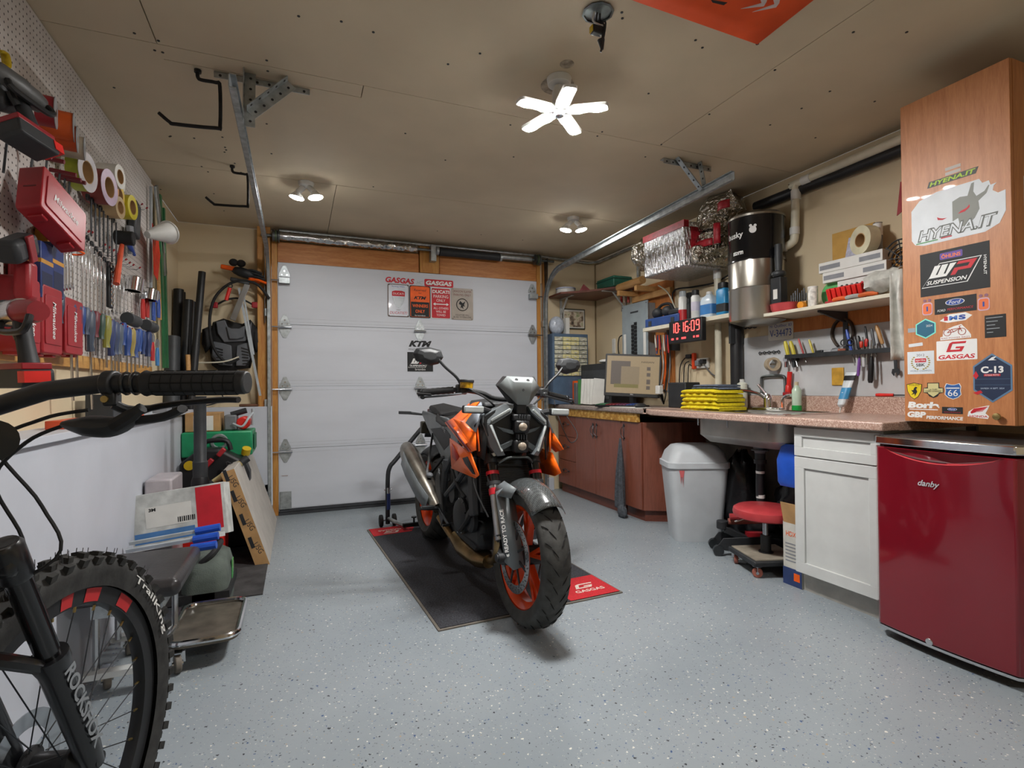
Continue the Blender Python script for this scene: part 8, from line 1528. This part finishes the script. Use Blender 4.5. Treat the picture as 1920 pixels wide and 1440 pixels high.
MB().prism(pj, fj @ Matrix.Translation((0, 0, -.06)), .16).build('body', 'black_plastic', jc, bev=.02, seg=3); MB().tube(spline([(-.58, 4.03, .66), (-.57, 4.03, .71), (-.50, 4.03, .72), (-.44, 4.03, .71), (-.42, 4.03, .65)], 3), .016, 8).build('handle', 'black_plastic', jc); MB().cyl((-.33, 4.02, .62), (-.32, 4.0, .66), .028, n=16).build('cap', 'yellow_plastic', jc); MB().cyl((-.65, 3.955, .57), (-.65, 3.935, .57), .03, n=16).build('vent_cap', 'yellow_plastic', jc)
rgc = T('red_gas_can', 'red fuel can with tall black pour tube', 'fuel can'); fj = FD((-.55, 3.70, 0)); MB().prism([(-.13, 0), (.14, 0), (.15, .36), (.07, .46), (-.07, .46), (-.15, .40)], fj @ Matrix.Translation((0, 0, -.08)), .2).build('body', 'red_bright', rgc, bev=.025, seg=3); MB().lathe([(.05, .455), (.05, .50), (.042, .53)], (-.55, 3.69, 0), (0, 0, 1), 22).build('collar', 'black_plastic', rgc); MB().lathe([(.04, .52), (.042, .62), (.035, .63), (.034, 1.01), (.037, 1.02)], (-.55, 3.69, 0), (0, 0, 1), 18).build('pour_tube', 'dark_grey', rgc)
ft = T('fuel_filter', 'pale yellow inline tube leaning across black can', 'hose tube'); a, b = at(400, 905, Y=3.8), at(452, 868, Y=3.86); MB().cyl(a, b, .02, n=14).build('clear_tube', M('tube_cream', 'b8a878', .3), ft); 
for p, q in ((a, -1), (b, 1)): MB().cyl(p, p+(b-a).normalized()*.05*q, .024, n=12).build('end_cap', 'charcoal', ft)
jcab = T('jumper_cables', 'black cables with red clamps tangled on black can', 'cables')
for i in range(4): rr = random.Random(i+40); MB().tube(spline([Vector((-.45+.12*rr.random(), 3.90-.02*i, .42+.18*rr.random())) for _ in range(5)], 5), .007, 6).build('cable', 'black_rubber', jcab)
for px, py in ((415, 848), (392, 868)): MB().cbox(at(px, py, Y=3.88), (.03, .03, .06), ROT('Y', 40)).build('clamp', 'red_plastic', jcab, bev=.006)
us = T('ceiling_tile_box', 'brown edged ceiling tile carton leaning against wall', 'carton'); th = .075; b0 = Vector((-.16, 3.51, 0)); lean = Vector((-.30, 0, .93)).normalized(); nrm_ = Vector((.93, 0, .30)); uf = Fr(b0+nrm_*-th, (0, 1, 0), lean)
MB().prism([(0, 0), (1.20, 0), (1.20, .62), (0, .62)], uf, th).build('carton', M('tile_white', 'b4aea6', .6, noise=.06, ns=8, bmp=.2), us, bev=.003); v3 = lean; ef = Fr(b0-nrm_*th/2-Vector((0, .0008, 0)), nrm_, lean); o = MB().prism([(-th/2, 0), (th/2, 0), (th/2, .62), (-th/2, .62)], ef, .0006).build('brown_edge', 'cardboard', us)
for k, s in ((.12, 'USG'), (.27, 'USG'), (.42, 'USG'), (.55, 'USG')): text(s, .07, .03, ef, 'charcoal', o, y=k, d=.001, rot=R(-78), x=.012); MB().prism(sh(rect(.02, .07), -.014, k+.045), ef, .0005, .0008).build('dark_mark', 'charcoal', o)
# 3M box, clamps, seat, bag, tray
rb = T('plastic_crate', 'pale pink translucent crate beside white wall', 'crate'); MB().box(-.72, -.60, 3.17, 3.45, .007, .60).build('shell', M('crate_pink', 'a9a2a6', .35), rb, bev=.01)
b3 = T('sander_box', 'white printed tool box with red end panel standing on clamps', 'box'); f3 = Fr(at(334, 966, Y=3.02), (.97, -.12, .12), (-.12, .2, .97)); M('box_print', 'bdbfbb', .5, noise=.15, ns=18); MB().prism(rect(.43, .255), f3, -.10).build('carton', 'box_print', b3, bev=.003); MB().prism(sh(rect(.115, .215), .14, .012), f3, .001).build('red_panel', 'red_print', b3); MB().prism(sh(rect(.2, .10), -.04, .01), f3, .0012).build('paper_slip', 'paper_white', b3); MB().prism(sh(rect(.26, .05), -.06, -.085), f3, .001).build('blue_strip', M('strip_blue', '4a7ab0', .5), b3); MB().prism(sh(rect(.40, .022), 0, -.128), f3, .0015).build('white_edge', 'white_print', b3); text('3M', .03, .016, f3, 'black_print', b3, x=-.11, y=.045, d=.002, bold=.04)
text('Speedglas', .09, .012, f3, 'black_print', b3, x=-.12, y=-.128, d=.0022); bc_ = MB()
for i in range(9): bc_.prism(sh(rect(.004+.002*(i % 2), .025), .0+.009*i, -.02), f3, .0004, .0014)
bc_.build('bar_print', 'black_print', b3, kind='stuff', smooth=0)
bl_ = T('bar_clamps', 'blue handled bar clamps lying under white printed box', 'clamps')
for i in range(3): a, b = Vector((-.70, 2.74+.05*i, .33+.02*i)), Vector((-.34, 2.70+.06*i, .36+.025*i)); MB().bar(a, a.lerp(b, .75), .018, .014).build('bar', 'cap_grey' if i else 'blue_plastic', bl_); MB().tube([a.lerp(b, .72), b], .018, 10).build('handle', 'blue_plastic', bl_)
se = T('creeper_seat', 'black vinyl rolling mechanic seat with metal tray', 'rolling seat'); M('vinyl_black', '2e2c2d', .35, noise=.2, bmp=.15); sf = [at(222, 1062, Z=.36), at(300, 1112, Z=.36), at(372, 1042, Z=.36)]; s1 = Vector((-.66, 2.2, .36)); 
MB().box(-.71, -.385, 2.15, 2.60, .33, .395).build('cushion', 'vinyl_black', se, bev=.025, seg=3); MB().box(-.66, -.45, 2.22, 2.5, .27, .32).build('seat_plate', 'galvanised', se)
for x, y in ((-.65, 2.24), (-.46, 2.24), (-.65, 2.48), (-.46, 2.48)): MB().tube([(x, y, .27), (x, y, .09)], .011, 8).build('leg', 'steel', se)
MB().box(-.68, -.44, 2.20, 2.24, .07, .09).build('base_rail', 'white_lacquer', se); MB().box(-.68, -.44, 2.5, 2.54, .07, .09).build('base_rail', 'white_lacquer', se)
tyr = [(a+(-.34), b+2.50) for a, b in rect(.24, .40, .05, 4)]; MB().prism(tyr, Matrix.Translation((0, 0, .085)), .012).build('tray', M('tray_steel', '6d675c', .45, .7, noise=.2), se); MB().tube([(a, b, .105) for a, b in tyr], .011, 8, closed=True).build('tray_rim', 'chrome', se)
for x, y in ((-.42, 2.30), (-.63, 2.28), (-.28, 2.66), (-.63, 2.54)): caster((x, y, 0), se, .034, 'wheel_grey', 20)
bg = T('tool_bag', 'grey and green canvas tool bag beside rolling seat', 'bag'); M('canvas', '565e58', .9, noise=.12, bmp=.4, bs=200); bc2 = Vector((-.40, 2.92, 0)); MB().loft([[Vector((bc2.x+a*k, bc2.y+b*k, z)) for a, b in rect(.19, .34, .05, 4)] for k, z in ((.95, 0), (1, .03), (1.0, .18), (.85, .25), (.55, .28))]).build('body', 'canvas', bg, smooth=50); MB().box(-.51, -.295, 2.75, 3.08, .09, .13).build('black_strap', 'black_rubber', bg); MB().tube(spline([(-.42, 2.8, .25), (-.36, 2.82, .30), (-.36, 3.0, .30), (-.42, 3.02, .25)], 4), .014, 8).build('handle', 'black_rubber', bg); MB().prism(sh(rect(.05, .12), 0, 0), FLW((-.303, 2.95, .16)), .003).build('green_tag', 'clear_green', bg)
S('dark_rug', MB().box(-.70, -.17, 3.0, 4.7, .0005, .006), M('rug_dark', '3b3a3a', .95, noise=.2, bmp=.5, bs=200), 'dark grey rug under stored cans by left wall', 'rug'); S('green_crate', MB().box(-.47, -.38, 4.47, 4.7, .007, .28), M('crate_green', '1c4a3a', .5), 'dark green crate low behind leaning carton', 'crate', bev=.006)
# ================================================================ mountain bike in the left foreground
MT = T('mountain_bike', 'black mountain bike with knobbly tyre in left foreground', 'bicycle')
hd = Vector((.27, .963, 0)).normalized(); nv = Vector((hd.y, -hd.x, 0)); hub = Vector((-.42, 1.22, .372)); Rw = .372
def W(a, b, c=0): return hub+hd*a+ZV*b+nv*c        # wheel plane: a forward, b up, c to the right
M('mtb_tyre', '2b2b2a', .8, noise=.25, ns=30, bmp=.2); M('mtb_black', '16171a', .3, noise=.1, coat=.3); M('mtb_matt', '1e1f21', .5, noise=.1); M('rim_red', 'b0282a', .4); M('decal_grey', '7d8286', .5)
ty = MB().lathe([(.302, -.024)]+[(.335+.028*math.cos(a), .030*math.sin(a)) for a in [R(-115+23*i) for i in range(11)]]+[(.302, .024)], hub, nv, 72, cap=False).build('tyre', 'mtb_tyre', MT)
kn = MB(); N = 54
for i in range(N):
    for j, (c, rr, w, l) in enumerate(((-.028, .352, .010, .016), (-.012, .362, .013, .014), (.012, .362, .013, .014), (.028, .352, .010, .016))):
        a = 2*math.pi*(i+(.5 if j in (1, 3) else 0))/N; d = hd*math.cos(a)+ZV*math.sin(a); tg = -hd*math.sin(a)+ZV*math.cos(a); p = hub+d*rr+nv*c; up2 = (d+nv*(c*14)).normalized(); sd2 = tg.cross(up2).normalized()
        mt = Matrix((sd2, tg, up2)).transposed(); kn.cbox(p, (w, l, .014), mt)
kn.build('tread_knob', 'mtb_tyre', ty, kind='stuff')
hr_ = MB(); rr = random.Random(2)
for i in range(90): a = R(10+160*rr.random()); d = hd*math.cos(a)+ZV*math.sin(a); p = hub+d*.365+nv*(.05*(rr.random()-.5)); hr_.cyl(p, p+d*.012, .0007, n=3)
hr_.build('rubber_hair', 'black_rubber', ty, kind='stuff')
rm = MB().lathe([(.270, -.013), (.302, -.016), (.302, .016), (.270, .013), (.266, 0), (.270, -.013)], hub, nv, 72, cap=False).build('rim', 'mtb_matt', MT)
for a0, a1 in ((98, 104), (84, 90), (68, 77), (44, 54), (-60, -50), (150, 160), (200, 212)):
    pts = []; 
    for k in range(5): a = R(a0+(a1-a0)*k/4); d = hd*math.cos(a)+ZV*math.sin(a); pts.append((hub+d*.273+nv*.0142, hub+d*.299+nv*.0168))
    vs = [p for q in pts for p in q]; MB().add(vs, [(2*k, 2*k+1, 2*k+3, 2*k+2) for k in range(4)]).build('rim_decal', 'rim_red', rm, smooth=0)
for i in range(28):
    a = 2*math.pi*i/28; b_ = a+(.45 if i % 2 else -.45); s = .03 if i % 4 < 2 else -.03; d = hd*math.cos(a)+ZV*math.sin(a)
    MB().cyl(hub+(hd*math.cos(b_)+ZV*math.sin(b_))*.028+nv*s, hub+d*.268, .0012, n=5).build('spoke', 'dark_steel', MT); MB().cyl(hub+d*.268, hub+d*.256, .0028, n=6).build('nipple', 'brass', rm)
MB().lathe([(.012, -.055), (.03, -.04), (.03, -.034), (.018, -.028), (.018, .028), (.03, .034), (.03, .04), (.012, .055)], hub, nv, 20).build('hub', 'mtb_matt', MT)
MB().lathe([(.06, -.048), (.09, -.048), (.09, -.046), (.06, -.046), (.06, -.048)], hub, nv, 36, cap=False).build('brake_disc', 'steel', MT)
HA = .424
def FK(z, c, f=0): return W(-(z-hub.z)*HA+.0+f, z-hub.z, c)
for s in (-1, 1):
    c = .066*s
    MB().tube([FK(.36, c), FK(.40, c), FK(.585, c), FK(.60, c), FK(.615, c)], [.018, .021, .0235, .027, .027], 20).build('fork_lower', 'mtb_black', MT); MB().cyl(FK(.61, c), FK(.79, c), .0175, n=20).build('stanchion', 'black_gloss', MT)
    MB().tube([FK(.765, c), FK(.772, c), FK(.82, c), FK(.826, c)], [.021, .0235, .0235, .019], 20).build('crown_end', 'mtb_black', MT); MB().cyl(FK(.826, c), FK(.8265, c), .014, n=16).build('top_cap', 'charcoal', MT); MB().cyl(FK(.37, c*.8), FK(.37, c*1.25), .013, n=14).build('dropout', 'mtb_matt', MT)
MB().tube(spline([FK(.585, -.066), FK(.63, -.05, -.045), FK(.65, 0, -.055), FK(.63, .05, -.045), FK(.585, .066)], 4), .012, 8).build('fork_brace', 'mtb_black', MT)
MB().bar(FK(.79, -.085, -.005), FK(.79, .085, -.005), .04, .035).build('fork_crown', 'mtb_black', MT, bev=.01); MB().cyl(FK(.79, 0, -.045), FK(1.0, 0, -.045), .024, n=18).build('head_tube', 'mtb_matt', MT)
df = Fr(FK(.50, .066)+nv*.0232+hd*.0, (FK(.6, .066)-FK(.4, .066)), nv.cross(FK(.6, .066)-FK(.4, .066))*-1); df = Fr(FK(.50, .066)+nv*.0238, FK(.4, .066)-FK(.6, .066), ZV*0+(hd*1.0)); text('ROCKSHOX', .19, .026, df, 'decal_grey', MT, d=.0004, bold=.03)
# sidewall lettering, wrapped round the tyre
o = text('TrailKing', .21, .019, Matrix.Identity(4), 'white_plastic', MT, d=0, bold=.01)
for v in o.data.vertices:
    a = R(34)-v.co.x/.33; r_ = .330+v.co.y; d = hd*math.cos(a)+ZV*math.sin(a); v.co = hub+d*r_+nv*.0312
# bars
ge = at(462, 717, D=.765); bd_ = nv; sweep = lambda t: ge-bd_*t+hd*(.02*t/.3)-ZV*(.012*max(0, t-.2)/.1+.02*max(0, t-.28)/.1)
MB().tube([sweep(.01*i) for i in range(0, 40)]+[sweep(.39)-bd_*.05*k-ZV*.004*k for k in range(1, 3)], .0135, 14).build('handlebar', 'mtb_matt', MT)
st_ = sweep(.385); MB().tube([FK(1.0, 0, -.045), FK(1.03, 0, -.045)], .022, 14).bar(FK(1.02, 0, -.045), st_, .04, .034).build('stem', 'mtb_matt', MT, bev=.006)
MB().tube([sweep(.0), sweep(.003), sweep(.135), sweep(.14), sweep(.145)], [.0155, .0172, .0172, .019, .016], 20).build('grip', 'black_rubber', MT)
gp_ = MB()
for i in range(9): gp_.torus(sweep(.012+.0145*i), .0172, .0009, bd_, 20, 4)
for k in range(8): a = 2*math.pi*k/8; off = hd*math.cos(a)*.0174+ZV*math.sin(a)*.0174; gp_.tube([sweep(.012)+off, sweep(.128)+off], .0009, 4)
gp_.build('grip_pattern', M('grip_groove', '0b0b0c', .9), MT, kind='stuff')
MB().cyl(sweep(-.002), sweep(.004), .0165, n=20).build('grip_end', 'dark_grey', MT, bev=.002)
cl_ = sweep(.19); MB().cyl(sweep(.182), sweep(.198), .019, n=18).cbox(cl_-ZV*.022-hd*.0, (.016, .022, .02)).build('lever_clamp', 'mtb_matt', MT, bev=.003); MB().cyl(cl_-ZV*.022-hd*.013, cl_-ZV*.022-hd*.016, .005, n=12).build('clamp_screw', 'brass', MT)
for t in (.155, .168): MB().torus(sweep(t), .015, .0025, bd_, 18, 6).build('spacer_ring', 'mtb_black', MT)
MB().tube(spline([cl_-ZV*.03+hd*.005, sweep(.17)-ZV*.04+hd*.02, sweep(.13)-ZV*.032+hd*.045, sweep(.06)-ZV*.026+hd*.05, sweep(.03)-ZV*.026+hd*.048], 4), [.010]*6+[.007]*11, 8, flat=.7).build('brake_lever', 'mtb_matt', MT)
MB().tube(spline([sweep(.27)-ZV*.05+hd*.02, sweep(.23)-ZV*.058+hd*.015, sweep(.19)-ZV*.062+hd*.01, sweep(.165)-ZV*.05+hd*.01], 4), [.006, .010, .014, .018, .022, .023, .023, .022, .02, .018, .016, .013, .008], 12, flat=.7).build('shifter', 'mtb_matt', MT)
MB().tube(spline([sweep(.185)-ZV*.06, sweep(.155)-ZV*.045-hd*.01, sweep(.14)-ZV*.035-hd*.012], 3), [.010]*4+[.008]*3, 8).tube(spline([sweep(.17)-ZV*.055+hd*.02, sweep(.13)-ZV*.05+hd*.025, sweep(.10)-ZV*.038+hd*.02], 3), .011, 8, flat=.6).build('shift_paddle', 'black_rubber', MT)
MB().tube(spline([sweep(.26)-ZV*.05+hd*.02, sweep(.33)-ZV*.06+hd*.03, sweep(.40)-ZV*.10+hd*.06, sweep(.39)-ZV*.2+hd*.10, sweep(.36)-ZV*.26+hd*.06, FK(.80, .04, -.02)], 6), .0028, 6).build('shift_cable', 'black_rubber', MT)
MB().tube(spline([sweep(.22)-ZV*.035, sweep(.30)-ZV*.035+hd*.02, sweep(.38)-ZV*.05+hd*.04, sweep(.345)-ZV*.16+hd*.08, sweep(.325)-ZV*.25+hd*.08, FK(.72, -.03, -.04)], 6), .0028, 6).build('brake_cable', 'black_rubber', MT)
MB().lathe([(.0, .0), (.02, .003), (.028, .014), (.029, .022)], sweep(.345)-ZV*.045-hd*.01, (.35, -.9, -.1), 20).build('bell', 'black_gloss', MT)
# frame and rear end, running back beside the camera
fh = Vector((.14, .99, 0)).normalized(); ht = FK(.84, 0, -.045); hb_ = FK(.97, 0, -.045); bb = Vector((hub.x, hub.y, 0))-fh*.72+ZV*.33-XV*.02; sc3 = bb-fh*.16+ZV*.45; ra = bb-fh*.43+ZV*.04
MB().tube([ht, bb], [.03, .034], 14).build('down_tube', 'mtb_matt', MT); MB().tube([hb_, sc3], .022, 12).build('top_tube', 'mtb_matt', MT); MB().tube([bb, sc3, sc3-fh*.06+ZV*.17], .018, 12).build('seat_tube', 'mtb_matt', MT)
nr_ = Vector((fh.y, -fh.x, 0))
for s in (-1, 1): MB().tube([bb+nr_*s*.03, ra+nr_*s*.06], .012, 8).tube([sc3+nr_*s*.02, ra+nr_*s*.06], .010, 8).build('rear_stay', 'mtb_matt', MT)
MB().lathe([(.302, -.022)]+[(.335+.034*math.cos(a), .028*math.sin(a)) for a in [R(-115+23*i) for i in range(11)]]+[(.302, .022)], ra, nr_, 60, cap=False).build('rear_tyre', 'mtb_tyre', MT); MB().lathe([(.270, -.013), (.302, -.016), (.302, .016), (.270, .013), (.270, -.013)], ra, nr_, 60, cap=False).build('rear_rim', 'mtb_matt', MT); MB().cyl(ra-nr_*.06, ra+nr_*.06, .02, n=14).build('rear_hub', 'mtb_matt', MT)
for i in range(20): a = 2*math.pi*i/20; d = fh*math.cos(a)+ZV*math.sin(a); MB().cyl(ra+d*.02, ra+d*.27, .0012, n=4).build('rear_spoke', 'dark_steel', MT)
MB().ell(sc3-fh*.08+ZV*.19, (.05, .13, .025), 14, 8).build('saddle', 'black_rubber', MT); MB().cyl(bb-nr_*.05, bb+nr_*.05, .09, n=24).build('crankset', 'dark_steel', MT)
finish()
